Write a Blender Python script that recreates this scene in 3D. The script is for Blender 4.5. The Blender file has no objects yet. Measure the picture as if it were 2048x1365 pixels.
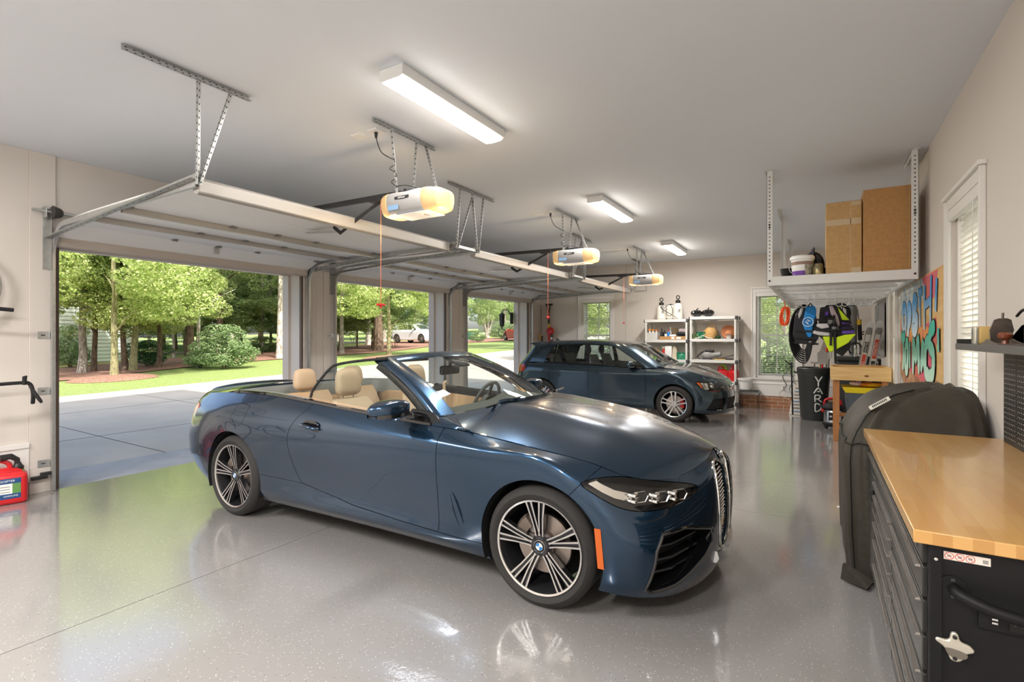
import bpy, bmesh, math, random
import numpy as np
from mathutils import Vector, Matrix
SC = bpy.context.scene
COL = SC.collection
R = math.radians
# ---------------------------------------------------------------- camera, sky, sun, exposure
cam_d = bpy.data.cameras.new('camera'); cam = bpy.data.objects.new('camera', cam_d); COL.objects.link(cam)
cam_d.sensor_width = 36; cam_d.lens = 1007 / 2048 * 36; cam_d.shift_y = -7.5 / 2048
cam_d.clip_start = .05; cam_d.clip_end = 400
cam.location = (0, 0, 1.5); cam.rotation_euler = (R(90), 0, math.atan2(613, 1007))
SC.camera = cam
SC.view_settings.view_transform = 'Standard'; SC.view_settings.look = 'None'
SC.view_settings.gamma = 1; SC.view_settings.use_curve_mapping = False
SC.view_settings.exposure = 0.7
SC.cycles.max_bounces = 10; SC.cycles.diffuse_bounces = 5; SC.cycles.glossy_bounces = 4
SC.cycles.transmission_bounces = 8; SC.cycles.transparent_max_bounces = 12
SC.cycles.use_denoising = True; SC.cycles.sample_clamp_indirect = 6
SC.cycles.caustics_reflective = False; SC.cycles.caustics_refractive = False
w = bpy.data.worlds.new('sky'); SC.world = w; w.use_nodes = True
nt = w.node_tree; bg = nt.nodes['Background']
sky = nt.nodes.new('ShaderNodeTexSky'); sky.sky_type = 'NISHITA'; sky.sun_disc = False
sky.sun_elevation = R(44); sky.sun_rotation = R(113); sky.air_density = .9; sky.dust_density = 3.6; sky.ozone_density = .2
nt.links.new(sky.outputs[0], bg.inputs[0]); bg.inputs[1].default_value = 0.25
sun_d = bpy.data.lights.new('sun', 'SUN'); sun_d.energy = 4.2; sun_d.angle = R(.6); sun_d.color = (1, .95, .86)
sun = bpy.data.objects.new('sun', sun_d); COL.objects.link(sun)
sd = Vector((.92, -.39, math.tan(R(44)))); sun.rotation_euler = sd.to_track_quat('Z', 'Y').to_euler(); sun.location = (20, -8, 20)

# ---------------------------------------------------------------- materials
MATS = {}
def mat(name, col=(.8, .8, .8), rough=.5, metal=0, bump=0, bscale=60, var=0, vscale=8, col2=None, coat=0, spec=.5,
        trans=0, alpha=1, emit=0, ecol=None, ior=1.45, aniso=(1, 1, 1), det=3, sss=0, space='Object', bdist=.002):
    if name in MATS: return MATS[name]
    m = bpy.data.materials.new(name); m.use_nodes = True; MATS[name] = m
    n = m.node_tree.nodes; L = m.node_tree.links; p = n['Principled BSDF']
    p.inputs['Base Color'].default_value = (*col, 1); p.inputs['Roughness'].default_value = rough
    p.inputs['Metallic'].default_value = metal; p.inputs['Coat Weight'].default_value = coat
    p.inputs['Coat Roughness'].default_value = .03
    p.inputs['Specular IOR Level'].default_value = spec; p.inputs['Transmission Weight'].default_value = trans
    p.inputs['Alpha'].default_value = alpha; p.inputs['IOR'].default_value = ior
    if emit: p.inputs['Emission Strength'].default_value = emit; p.inputs['Emission Color'].default_value = (*(ecol or col), 1)
    tc = mp = None
    if var or bump:
        tc = n.new('ShaderNodeTexCoord'); mp = n.new('ShaderNodeMapping'); mp.inputs['Scale'].default_value = aniso
        L.new(tc.outputs[space], mp.inputs[0])
    if var:
        t = n.new('ShaderNodeTexNoise'); t.inputs['Scale'].default_value = vscale; t.inputs['Detail'].default_value = det
        L.new(mp.outputs[0], t.inputs[0])
        r = n.new('ShaderNodeValToRGB'); c2 = col2 or tuple(c * (1 - var) for c in col)
        r.color_ramp.elements[0].position = .35; r.color_ramp.elements[1].position = .65
        r.color_ramp.elements[0].color = (*c2, 1); r.color_ramp.elements[1].color = (*col, 1)
        L.new(t.outputs[0], r.inputs[0]); L.new(r.outputs[0], p.inputs['Base Color'])
    if bump:
        t = n.new('ShaderNodeTexNoise'); t.inputs['Scale'].default_value = bscale; t.inputs['Detail'].default_value = 2
        L.new(mp.outputs[0], t.inputs[0]); b = n.new('ShaderNodeBump'); b.inputs['Strength'].default_value = bump
        b.inputs['Distance'].default_value = bdist
        L.new(t.outputs[0], b.inputs['Height']); L.new(b.outputs[0], p.inputs['Normal'])
    return m
def glass(name, col=(1, 1, 1), tint=.1, rough=0):
    """thin pane: mostly clear, mirror-like at grazing angles"""
    if name in MATS: return MATS[name]
    m = bpy.data.materials.new(name); m.use_nodes = True; MATS[name] = m
    n = m.node_tree.nodes; L = m.node_tree.links; n.clear()
    o = n.new('ShaderNodeOutputMaterial'); mx = n.new('ShaderNodeMixShader')
    t = n.new('ShaderNodeBsdfTransparent'); g = n.new('ShaderNodeBsdfGlossy'); ge = n.new('ShaderNodeNewGeometry')
    def mth(op, a, b=None):
        q = n.new('ShaderNodeMath'); q.operation = op
        for i, v in enumerate((a, b)):
            if v is None: continue
            if isinstance(v, (int, float)): q.inputs[i].default_value = v
            else: L.new(v, q.inputs[i])
        return q.outputs[0]
    dt = n.new('ShaderNodeVectorMath'); dt.operation = 'DOT_PRODUCT'; L.new(ge.outputs['Normal'], dt.inputs[0]); L.new(ge.outputs['Incoming'], dt.inputs[1])
    c = mth('ABSOLUTE', dt.outputs['Value']); q = mth('POWER', mth('SUBTRACT', 1.0, c), 5.0); fr = mth('ADD', mth('MULTIPLY', q, .88), .07)
    t.inputs[0].default_value = (*[c_ * (1 - tint) for c_ in col], 1); g.inputs['Roughness'].default_value = rough
    L.new(fr, mx.inputs[0]); L.new(t.outputs[0], mx.inputs[1]); L.new(g.outputs[0], mx.inputs[2])
    L.new(mx.outputs[0], o.inputs[0]); return m

# ---------------------------------------------------------------- mesh building
def frame_to(d):
    d = Vector(d).normalized(); up = Vector((0, 0, 1)) if abs(d.z) < .95 else Vector((1, 0, 0))
    x = up.cross(d).normalized(); return x, d.cross(x), d
class MB:
    def __init__(s): s.v = []; s.f = []; s.m = []; s.mats = []; s.cur = 0; s.T = None
    def use(s, m):
        if m not in s.mats: s.mats.append(m)
        s.cur = s.mats.index(m); return s
    def add(s, vs, fs):
        b = len(s.v)
        if s.T is not None: vs = [s.T @ Vector(v) for v in vs]
        s.v += [tuple(v) for v in vs]; s.f += [tuple(b + i for i in f) for f in fs]; s.m += [s.cur] * len(fs); return s
    def box(s, x0, x1, y0, y1, z0, z1):
        if x0 > x1: x0, x1 = x1, x0
        if y0 > y1: y0, y1 = y1, y0
        if z0 > z1: z0, z1 = z1, z0
        return s.add([(x, y, z) for x in (x0, x1) for y in (y0, y1) for z in (z0, z1)],
                     [(0, 1, 3, 2), (4, 6, 7, 5), (0, 4, 5, 1), (2, 3, 7, 6), (0, 2, 6, 4), (1, 5, 7, 3)])
    def bar(s, a, b, w, h, up=(0, 0, 1)):
        a, b = Vector(a), Vector(b); d = (b - a).normalized(); u = Vector(up)
        if abs(u.dot(d)) > .98: u = Vector((1, 0, 0))
        x = d.cross(u).normalized() * w / 2; y = x.cross(d).normalized() * h / 2
        return s.add([p + i * x + j * y for p in (a, b) for i, j in ((-1, -1), (1, -1), (1, 1), (-1, 1))],
                     [(0, 1, 2, 3), (7, 6, 5, 4), (0, 4, 5, 1), (1, 5, 6, 2), (2, 6, 7, 3), (3, 7, 4, 0)])
    def cyl(s, a, b, r0, r1=None, n=16, cap=True):
        a, b = Vector(a), Vector(b); r1 = r0 if r1 is None else r1; x, y, d = frame_to(b - a)
        vs = [c + (x * math.cos(2 * math.pi * i / n) + y * math.sin(2 * math.pi * i / n)) * r for c, r in ((a, r0), (b, r1)) for i in range(n)]
        fs = [(i, (i + 1) % n, n + (i + 1) % n, n + i) for i in range(n)]
        if cap: fs += [tuple(range(n - 1, -1, -1)), tuple(range(n, 2 * n))]
        return s.add(vs, fs)
    def tube(s, pts, r, n=8, closed=False, cap=True):
        P = [Vector(p) for p in pts]; k = len(P); rs = r if isinstance(r, (list, tuple)) else [r] * k
        vs = []; x = None
        for i, p in enumerate(P):
            if closed: d = P[(i + 1) % k] - P[i - 1]
            else: d = P[min(i + 1, k - 1)] - P[max(i - 1, 0)]
            d = d.normalized() if d.length > 1e-9 else Vector((0, 0, 1))
            if x is None: x = frame_to(d)[0]
            x = x - d * x.dot(d)
            x = x.normalized() if x.length > 1e-6 else frame_to(d)[0]
            y = d.cross(x)
            vs += [p + (x * math.cos(2 * math.pi * j / n) + y * math.sin(2 * math.pi * j / n)) * rs[i] for j in range(n)]
        fs = []
        for i in range(k if closed else k - 1):
            a, b = i * n, ((i + 1) % k) * n
            fs += [(a + j, a + (j + 1) % n, b + (j + 1) % n, b + j) for j in range(n)]
        if cap and not closed: fs += [tuple(range(n - 1, -1, -1)), tuple(range((k - 1) * n, k * n))]
        return s.add(vs, fs)
    def lathe(s, prof, c=(0, 0, 0), axis=(0, 0, 1), n=24, cap=True, sx=1, sy=1):
        x, y, d = frame_to(axis); c = Vector(c)
        if tuple(axis) == (0, 0, 1): x, y = Vector((1, 0, 0)), Vector((0, 1, 0))
        vs = [c + (x * sx * math.cos(2 * math.pi * i / n) + y * sy * math.sin(2 * math.pi * i / n)) * max(r, 1e-4) + d * h for r, h in prof for i in range(n)]
        k = len(prof); fs = [(a * n + i, a * n + (i + 1) % n, (a + 1) * n + (i + 1) % n, (a + 1) * n + i) for a in range(k - 1) for i in range(n)]
        if cap: fs += [tuple(range(n - 1, -1, -1)), tuple(range((k - 1) * n, k * n))]
        return s.add(vs, fs)
    def poly(s, pts, d):
        """closed 3-D outline extruded by vector d"""
        n = len(pts); d = Vector(d); P = [Vector(p) for p in pts]
        return s.add(P + [p + d for p in P], [tuple(range(n - 1, -1, -1)), tuple(range(n, 2 * n))] + [(i, (i + 1) % n, n + (i + 1) % n, n + i) for i in range(n)])
    def quad(s, a, b, c, d): return s.add([a, b, c, d], [(0, 1, 2, 3)])
    def grid(s, G, closed_u=False):
        """G[i][j] -> point"""
        a, b = len(G), len(G[0]); vs = [p for row in G for p in row]; fs = []
        for i in range(a if closed_u else a - 1):
            for j in range(b - 1):
                i2 = (i + 1) % a; fs.append((i * b + j, i2 * b + j, i2 * b + j + 1, i * b + j + 1))
        return s.add(vs, fs)
    def sphere(s, c, r, n=16, k=10, sc=(1, 1, 1)):
        G = [[(c[0] + r * sc[0] * math.sin(math.pi * j / k) * math.cos(2 * math.pi * i / n), c[1] + r * sc[1] * math.sin(math.pi * j / k) * math.sin(2 * math.pi * i / n),
               c[2] + r * sc[2] * math.cos(math.pi * j / k)) for j in range(k + 1)] for i in range(n)]
        return s.grid(G, True)
    def rbox(s, x0, x1, y0, y1, z0, z1, r=.02, n=4, e=None):
        """box rounded in plan and softened top/bottom"""
        r = min(r, (x1 - x0) / 2 * .99, (y1 - y0) / 2 * .99); e = min(r if e is None else e, (z1 - z0) / 2 * .99)
        def ring(ins, z):
            rr = max(r - ins, .0005); o = []
            for cx, cy, a0 in ((x1 - r, y1 - r, 0), (x0 + r, y1 - r, 90), (x0 + r, y0 + r, 180), (x1 - r, y0 + r, 270)):
                for q in range(n + 1):
                    a = R(a0 + 90 * q / n); o.append((cx + rr * math.cos(a), cy + rr * math.sin(a), z))
            return o
        lv = [(e * (1 - math.sin(t)), z0 + e * (1 - math.cos(t))) for t in [R(90 * q / n) for q in range(n + 1)]]
        rings = [ring(i, z) for i, z in lv] + [ring(i, z0 + z1 - z) for i, z in reversed(lv)]
        m = len(rings[0]); vs = [p for rg in rings for p in rg]
        fs = [(a * m + i, a * m + (i + 1) % m, (a + 1) * m + (i + 1) % m, (a + 1) * m + i) for a in range(len(rings) - 1) for i in range(m)]
        fs += [tuple(range(m - 1, -1, -1)), tuple(range((len(rings) - 1) * m, len(rings) * m))]
        return s.add(vs, fs)
    def build(s, name, m=None, parent=None, world=True, angle=35, bevel=0, solid=0, sub=0, fix=False):
        me = bpy.data.meshes.new(name); v = s.v
        if parent is not None and world:
            o0 = parent; off = Vector((0, 0, 0))
            while o0 is not None: off += o0.location; o0 = o0.parent
            v = [(a[0] - off.x, a[1] - off.y, a[2] - off.z) for a in v]
        me.from_pydata(v, [], s.f)
        ms = s.mats if s.mats else ([m] if m else [])
        for q in ms: me.materials.append(q)
        if s.mats: me.polygons.foreach_set('material_index', s.m)
        if fix:
            bm = bmesh.new(); bm.from_mesh(me); bmesh.ops.remove_doubles(bm, verts=bm.verts, dist=1e-5)
            bmesh.ops.recalc_face_normals(bm, faces=bm.faces); bm.to_mesh(me); bm.free()
        me.polygons.foreach_set('use_smooth', [True] * len(me.polygons))
        me.set_sharp_from_angle(angle=R(angle)); me.update()
        o = bpy.data.objects.new(name, me); COL.objects.link(o)
        if parent is not None: o.parent = parent
        if solid: q = o.modifiers.new('solid', 'SOLIDIFY'); q.thickness = solid
        if bevel: q = o.modifiers.new('bevel', 'BEVEL'); q.width = bevel; q.segments = 2; q.limit_method = 'ANGLE'; q.angle_limit = R(40)
        if sub: q = o.modifiers.new('sub', 'SUBSURF'); q.levels = sub; q.render_levels = sub
        return o
def tag(o, label, cat, group=None, kind=None):
    if label: o['label'] = label
    if cat: o['category'] = cat
    if group: o['group'] = group
    if kind: o['kind'] = kind
    return o
def thing(name, label, cat, loc=(0, 0, 0), rz=0, group=None):
    o = bpy.data.objects.new(name, None); COL.objects.link(o); o.location = loc; o.rotation_euler = (0, 0, rz); o.empty_display_size = .1
    return tag(o, label, cat, group)
def struct(o): o['kind'] = 'structure'; return o
def copy_tree(o, parent=None, root=True):
    c = o.copy(); COL.objects.link(c); c.parent = parent
    for ch in list(o.children): copy_tree(ch, c, False)
    return c
def B(name, x0, x1, y0, y1, z0, z1, m, parent=None, bevel=0, world=True):
    return MB().box(x0, x1, y0, y1, z0, z1).build(name, m, parent, world, bevel=bevel)
def spline(P, n):
    """Catmull-Rom through P (lists), n samples per span"""
    P = [np.array(p, float) for p in P]; out = []
    for i in range(len(P) - 1):
        p0 = P[i - 1] if i else 2 * P[0] - P[1]; p1, p2 = P[i], P[i + 1]; p3 = P[i + 2] if i + 2 < len(P) else 2 * P[-1] - P[-2]
        for k in range(n):
            t = k / n; out.append(tuple(.5 * ((2 * p1) + (p2 - p0) * t + (2 * p0 - 5 * p1 + 4 * p2 - p3) * t * t + (3 * p1 - p0 - 3 * p2 + p3) * t ** 3)))
    out.append(tuple(P[-1])); return out
_font = None
def text_obj(name, s, size, loc, rot, m, parent=None, ext=.0006, align='CENTER', shear=0, bold=0, sx=1):
    """lettering as a mesh (font curve converted); rot is an Euler in the parent's space"""
    cu = bpy.data.curves.new(name, 'FONT'); cu.body = s; cu.size = size; cu.extrude = ext; cu.align_x = align; cu.align_y = 'CENTER'
    cu.shear = shear; cu.offset = bold; cu.resolution_u = 3
    t = bpy.data.objects.new('tmp', cu); COL.objects.link(t)
    dg = bpy.context.evaluated_depsgraph_get(); me = bpy.data.meshes.new_from_object(t.evaluated_get(dg)); bpy.data.objects.remove(t)
    me.materials.clear(); me.materials.append(m)
    o = bpy.data.objects.new(name, me); COL.objects.link(o)
    off = Vector((0, 0, 0)); q = parent
    while q is not None: off += q.location; q = q.parent
    o.parent = parent; o.location = Vector(loc) - (off if parent is not None else Vector((0, 0, 0))); o.rotation_euler = rot; o.scale = (sx, 1, 1)
    return o
# ================================================================ room shell
WX, RX, FY, BY, CZ = -6.42, .88, 12.0, -3.2, 3.28
BAYS = [(1.90, 4.69), (5.24, 8.0), (8.62, 11.39)]; BH = 2.45
M_wall = mat('wall_paint', (.66, .61, .56), .75, bump=.08, bscale=120)
M_white = mat('trim_paint', (.78, .76, .73), .4, bump=.03)
M_ceil = mat('ceiling_paint', (.76, .80, .85), .85, bump=.1, bscale=90)
M_brickmat = None
def brick_mat(name, c1, c2, mortar, sc=1):
    m = bpy.data.materials.new(name); m.use_nodes = True; n = m.node_tree.nodes; L = m.node_tree.links; p = n['Principled BSDF']
    tc = n.new('ShaderNodeTexCoord'); mp = n.new('ShaderNodeMapping'); mp.inputs['Rotation'].default_value = (R(90), 0, 0)
    b = n.new('ShaderNodeTexBrick'); b.inputs['Scale'].default_value = 1; b.inputs['Brick Width'].default_value = .21; b.inputs['Row Height'].default_value = .075
    b.inputs['Mortar Size'].default_value = .006; b.inputs['Color1'].default_value = (*c1, 1); b.inputs['Color2'].default_value = (*c2, 1); b.inputs['Mortar'].default_value = (*mortar, 1)
    b.inputs['Bias'].default_value = -.1
    L.new(tc.outputs['Object'], mp.inputs[0]); L.new(mp.outputs[0], b.inputs[0]); L.new(b.outputs[0], p.inputs['Base Color'])
    bp = n.new('ShaderNodeBump'); bp.inputs['Strength'].default_value = .6; bp.inputs['Distance'].default_value = .01; bp.invert = True
    L.new(b.outputs[1], bp.inputs['Height']); L.new(bp.outputs[0], p.inputs['Normal']); p.inputs['Roughness'].default_value = .8
    return m
M_brick = brick_mat('red_brick', (.33, .13, .06), (.42, .2, .1), (.5, .4, .3))
# glossy epoxy floor with flakes
def floor_mat():
    m = bpy.data.materials.new('epoxy_floor'); m.use_nodes = True; n = m.node_tree.nodes; L = m.node_tree.links; p = n['Principled BSDF']
    tc = n.new('ShaderNodeTexCoord')
    v = n.new('ShaderNodeTexVoronoi'); v.inputs['Scale'].default_value = 88; v.inputs['Randomness'].default_value = 1; L.new(tc.outputs['Object'], v.inputs[0])
    sep = n.new('ShaderNodeSeparateColor'); L.new(v.outputs['Color'], sep.inputs[0])
    a = n.new('ShaderNodeMath'); a.operation = 'LESS_THAN'; a.inputs[1].default_value = .21; L.new(v.outputs['Distance'], a.inputs[0])
    b = n.new('ShaderNodeMath'); b.operation = 'GREATER_THAN'; b.inputs[1].default_value = .70; L.new(sep.outputs[0], b.inputs[0])
    c = n.new('ShaderNodeMath'); c.operation = 'MULTIPLY'; L.new(a.outputs[0], c.inputs[0]); L.new(b.outputs[0], c.inputs[1])
    fl = n.new('ShaderNodeMix'); fl.data_type = 'RGBA'; fl.inputs['A'].default_value = (.66, .65, .62, 1); fl.inputs['B'].default_value = (.10, .09, .09, 1)
    g = n.new('ShaderNodeMath'); g.operation = 'GREATER_THAN'; g.inputs[1].default_value = .78; L.new(sep.outputs[1], g.inputs[0]); L.new(g.outputs[0], fl.inputs['Factor'])
    ns = n.new('ShaderNodeTexNoise'); ns.inputs['Scale'].default_value = 1.2; L.new(tc.outputs['Object'], ns.inputs[0])
    base = n.new('ShaderNodeMix'); base.data_type = 'RGBA'; base.inputs['A'].default_value = (.275, .265, .258, 1); base.inputs['B'].default_value = (.32, .308, .298, 1)
    L.new(ns.outputs[0], base.inputs['Factor'])
    mx = n.new('ShaderNodeMix'); mx.data_type = 'RGBA'; L.new(c.outputs[0], mx.inputs['Factor']); L.new(base.outputs['Result'], mx.inputs['A']); L.new(fl.outputs['Result'], mx.inputs['B'])
    L.new(mx.outputs['Result'], p.inputs['Base Color']); p.inputs['Roughness'].default_value = .22; p.inputs['Specular IOR Level'].default_value = .6
    p.inputs['Coat Weight'].default_value = 1; p.inputs['Coat Roughness'].default_value = .035; p.inputs['Coat IOR'].default_value = 1.6
    n2 = n.new('ShaderNodeTexNoise'); n2.inputs['Scale'].default_value = 42; n2.inputs['Detail'].default_value = 3; L.new(tc.outputs['Object'], n2.inputs[0])
    bp = n.new('ShaderNodeBump'); bp.inputs['Strength'].default_value = .32; bp.inputs['Distance'].default_value = .0018
    L.new(n2.outputs[0], bp.inputs['Height']); L.new(bp.outputs[0], p.inputs['Normal']); L.new(bp.outputs[0], p.inputs['Coat Normal'])
    return m
M_floor = floor_mat()
M_joint = mat('joint_gap', (.02, .02, .02), .9)
fl = MB().use(M_floor); ys = [BY, 4.76, 8.45, FY]; xs = [WX, -3.30, RX]
fl.box(WX, RX, BY, FY, -.12, -.004)
for i in range(3):
    for k in range(2): fl.use(M_floor).box(xs[k] + (.003 if k else 0), xs[k + 1] - (0 if k else .003), ys[i] + (.0015 if i else 0), ys[i + 1] - (.0015 if i < 2 else 0), -.004, 0)
fl.use(M_joint).box(xs[1] - .003, xs[1] + .003, BY, FY, -.0045, -.003)
for y in ys[1:3]: fl.box(WX, RX, y - .0015, y + .0015, -.0045, -.003)
struct(fl.build('floor'))
struct(B('ceiling', WX - .35, RX + .25, BY - .2, FY + .3, CZ, CZ + .15, M_ceil))
# ---- left wall with three bays (0.30 thick)
WT = .30
lw = MB().use(M_wall); cuts = [BY] + [c for b in BAYS for c in b] + [FY + .25]
for i in range(0, len(cuts), 2): lw.box(WX - WT, WX, cuts[i], cuts[i + 1], 0, CZ)
for a, b in BAYS: lw.box(WX - WT, WX, a, b, BH, CZ)
struct(lw.build('wall_left', bevel=.002))
M_jamb = mat('outer_jamb_paint', (.62, .55, .49), .6, bump=.1)
M_strip = mat('brown_weatherstrip', (.13, .095, .075), .6)
M_tan = mat('tan_vinyl', (.50, .45, .40), .5)
k = 0
for a, b in BAYS:
    k += 1
    j = MB().use(M_jamb)                     # outer brick-mould jambs and head on the outside of the wall
    j.box(WX - WT - .14, WX - WT, a - .16, a + .035, 0, BH + .16); j.box(WX - WT - .14, WX - WT, b - .035, b + .16, 0, BH + .16)
    j.box(WX - WT - .14, WX - WT, a + .035, b - .035, BH - .035, BH + .16)
    o = struct(j.build('trim_%d' % k, bevel=.003))
    j = MB().use(M_strip); j.box(WX - .05, WX - .004, a - .002, a + .028, 0, BH); j.box(WX - .05, WX - .004, b - .028, b + .002, 0, BH)
    j.box(WX - .05, WX - .004, a, b, BH - .03, BH + .002); j.build('weatherstrip', parent=o, bevel=.002)
    j = MB().use(M_wall)                    # flat casing on the inside, both sides
    j.box(WX, WX + .018, a - .20, a - .004, 0, CZ if k == 1 else BH + .05); j.box(WX, WX + .018, b + .004, b + .20, 0, BH + .05)
    j.build('casing', parent=o, bevel=.003)
# threshold of bare concrete
M_conc = mat('bare_concrete', (.40, .41, .42), .85, bump=.25, bscale=40, var=.12, vscale=3)
for i, (a, b) in enumerate(BAYS):
    struct(B('trim_%d' % (4 + i), WX - WT - .2, WX - .0, a, b, -.10, -.012, M_conc, bevel=.004))
# ---- far wall with two windows, right wall with three windows
def wall_y(name, y0, y1, x0, x1, holes, m):
    """wall in the XZ plane with rectangular holes (x0,x1,z0,z1)"""
    b = MB().use(m); xs = x0
    for hx0, hx1, hz0, hz1 in sorted(holes):
        b.box(xs, hx0, y0, y1, 0, CZ); b.box(hx0, hx1, y0, y1, 0, hz0); b.box(hx0, hx1, y0, y1, hz1, CZ); xs = hx1
    b.box(xs, x1, y0, y1, 0, CZ); return struct(b.build(name))
def wall_x(name, x0, x1, y0, y1, holes, m):
    b = MB().use(m); ys = y0
    for hy0, hy1, hz0, hz1 in sorted(holes):
        b.box(x0, x1, ys, hy0, 0, CZ); b.box(x0, x1, hy0, hy1, 0, hz0); b.box(x0, x1, hy0, hy1, hz1, CZ); ys = hy1
    b.box(x0, x1, ys, y1, 0, CZ); return struct(b.build(name))
WINF = [(-5.21, -4.43), (-1.15, -.37)]; WZ0, WZ1 = .63, 2.46
wall_y('wall_far', FY, FY + .25, WX, RX + .25, [(a, b, WZ0, WZ1) for a, b in WINF], M_wall)
WINR = [(4.24, 5.10, .80, 2.48), (8.25, 9.05, .80, 2.48), (-2.4, -1.0, .80, 2.48)]  # last one is unseen, added behind the camera
wall_x('wall_right', RX, RX + .25, BY, FY, WINR, M_wall)
struct(B('wall_back', WX, RX + .25, BY - .2, BY, 0, CZ, M_wall))
# exposed brick course under the far wall's baseboard and the left wall's
struct(B('trim_7', WX, RX, FY - .05, FY - .0, 0, .255, M_brick))
def board(name, pts, m=M_white):
    b = MB().use(m)
    for x0, x1, y0, y1 in pts: b.box(x0, x1, y0, y1, .255, .51)
    for x0, x1, y0, y1 in pts:                # moulded cap
        if x1 - x0 < .1: b.box(x0 - .006, x1 + .006, y0, y1, .50, .53)
        else: b.box(x0, x1, y0 - .008, y1 + .004, .50, .53)
    return struct(b.build(name, bevel=.005))
board('baseboard_far', [(WX, RX, FY - .06, FY)])
b = MB().use(M_white).box(WX, WX + .025, BY, 1.70, .12, .47); b.box(WX, WX + .035, BY, 1.70, .45, .50); struct(b.build('baseboard_left', bevel=.005))
b = MB().use(M_white).box(RX - .03, RX, BY, FY - .06, .02, .28); struct(b.build('baseboard_right', bevel=.005))
# far-left return of drywall seams next to the first bay
struct(MB().use(M_wall).box(WX, WX + .012, 1.40, 1.70 - .0, .50, CZ).build('trim_8', bevel=.003))
# ---- windows
M_pane = glass('window_pane', (.97, 1, .98), .03)
M_blind = mat('blind_slat', (.88, .87, .84), .45)
_n = M_blind.node_tree; _t = _n.nodes.new('ShaderNodeBsdfTranslucent'); _t.inputs[0].default_value = (.9, .88, .82, 1); _m = _n.nodes.new('ShaderNodeMixShader'); _m.inputs[0].default_value = .35
_n.links.new(_n.nodes['Principled BSDF'].outputs[0], _m.inputs[1]); _n.links.new(_t.outputs[0], _m.inputs[2]); _n.links.new(_m.outputs[0], _n.nodes['Material Output'].inputs[0])
M_lock = mat('dark_rubber', (.03, .03, .03), .7)
def window(idx, wall, a, b, z0, z1, inner, sgn, lab):
    """wall 'y': plane y=inner, a..b along x, depth grows +y; wall 'x': plane x=inner, a..b along y, depth grows +x"""
    W = thing('window_%d' % idx, None, None, (a, inner, z0) if wall == 'y' else (inner, a, z0)); W['kind'] = 'structure'
    def bx(m, u0, u1, d0, d1, h0, h1):
        return m.box(u0, u1, inner + d0, inner + d1, h0, h1) if wall == 'y' else m.box(inner + d0, inner + d1, u0, u1, h0, h1)
    c = MB().use(M_white); cw = .085
    for u0, u1 in ((a - cw, a), (b, b + cw)): bx(c, u0, u1, -.022, 0, z0 - .0, z1 + cw); bx(c, u0 + (-.003 if u0 < a else cw - .02), u0 + (.02 if u0 < a else cw + .003), -.034, -.001, z0 + .001, z1 + cw - .001)
    bx(c, a, b, -.022, 0, z1, z1 + cw); bx(c, a - cw - .02, b + cw + .02, -.045, 0, z1 + cw, z1 + cw + .03)
    bx(c, a - cw - .03, b + cw + .03, -.06, .02, z0 - .03, z0); bx(c, a - cw, b + cw, -.024, 0, z0 - .12, z0 - .03)
    c.build('casing', parent=W, bevel=.003)
    f = MB().use(M_white); D = .17; t = .045
    for u0, u1 in ((a, a + t), (b - t, b)): bx(f, u0, u1, .03, D + .06, z0, z1)
    bx(f, a + t, b - t, .03, D + .06, z0, z0 + t); bx(f, a + t, b - t, .03, D + .06, z1 - t, z1)
    f.build('frame', parent=W, bevel=.002)
    zm = (z0 + z1) / 2; s = MB().use(M_white)
    for (h0, h1, d) in ((z0 + t, zm + .02, D), (zm - .02, z1 - t, D + .03)):
        for u0, u1 in ((a + t, a + t + .035), (b - t - .035, b - t)): bx(s, u0, u1, d, d + .03, h0, h1)
        bx(s, a + t + .035, b - t - .035, d, d + .03, h0, h0 + .04); bx(s, a + t + .035, b - t - .035, d, d + .03, h1 - .04, h1)
        um = (a + b) / 2; bx(s, um - .009, um + .009, d + .006, d + .024, h0 + .04, h1 - .04)
        hm = (h0 + h1) / 2; bx(s, a + t + .035, um - .009, d + .006, d + .024, hm - .009, hm + .009); bx(s, um + .009, b - t - .035, d + .006, d + .024, hm - .009, hm + .009)
    s.build('sash', parent=W, bevel=.002)
    g = MB().use(M_pane); bx(g, a + t + .034, b - t - .034, D + .013, D + .017, z0 + t + .03, z1 - t - .03); g.build('pane', parent=W)
    return W
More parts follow.
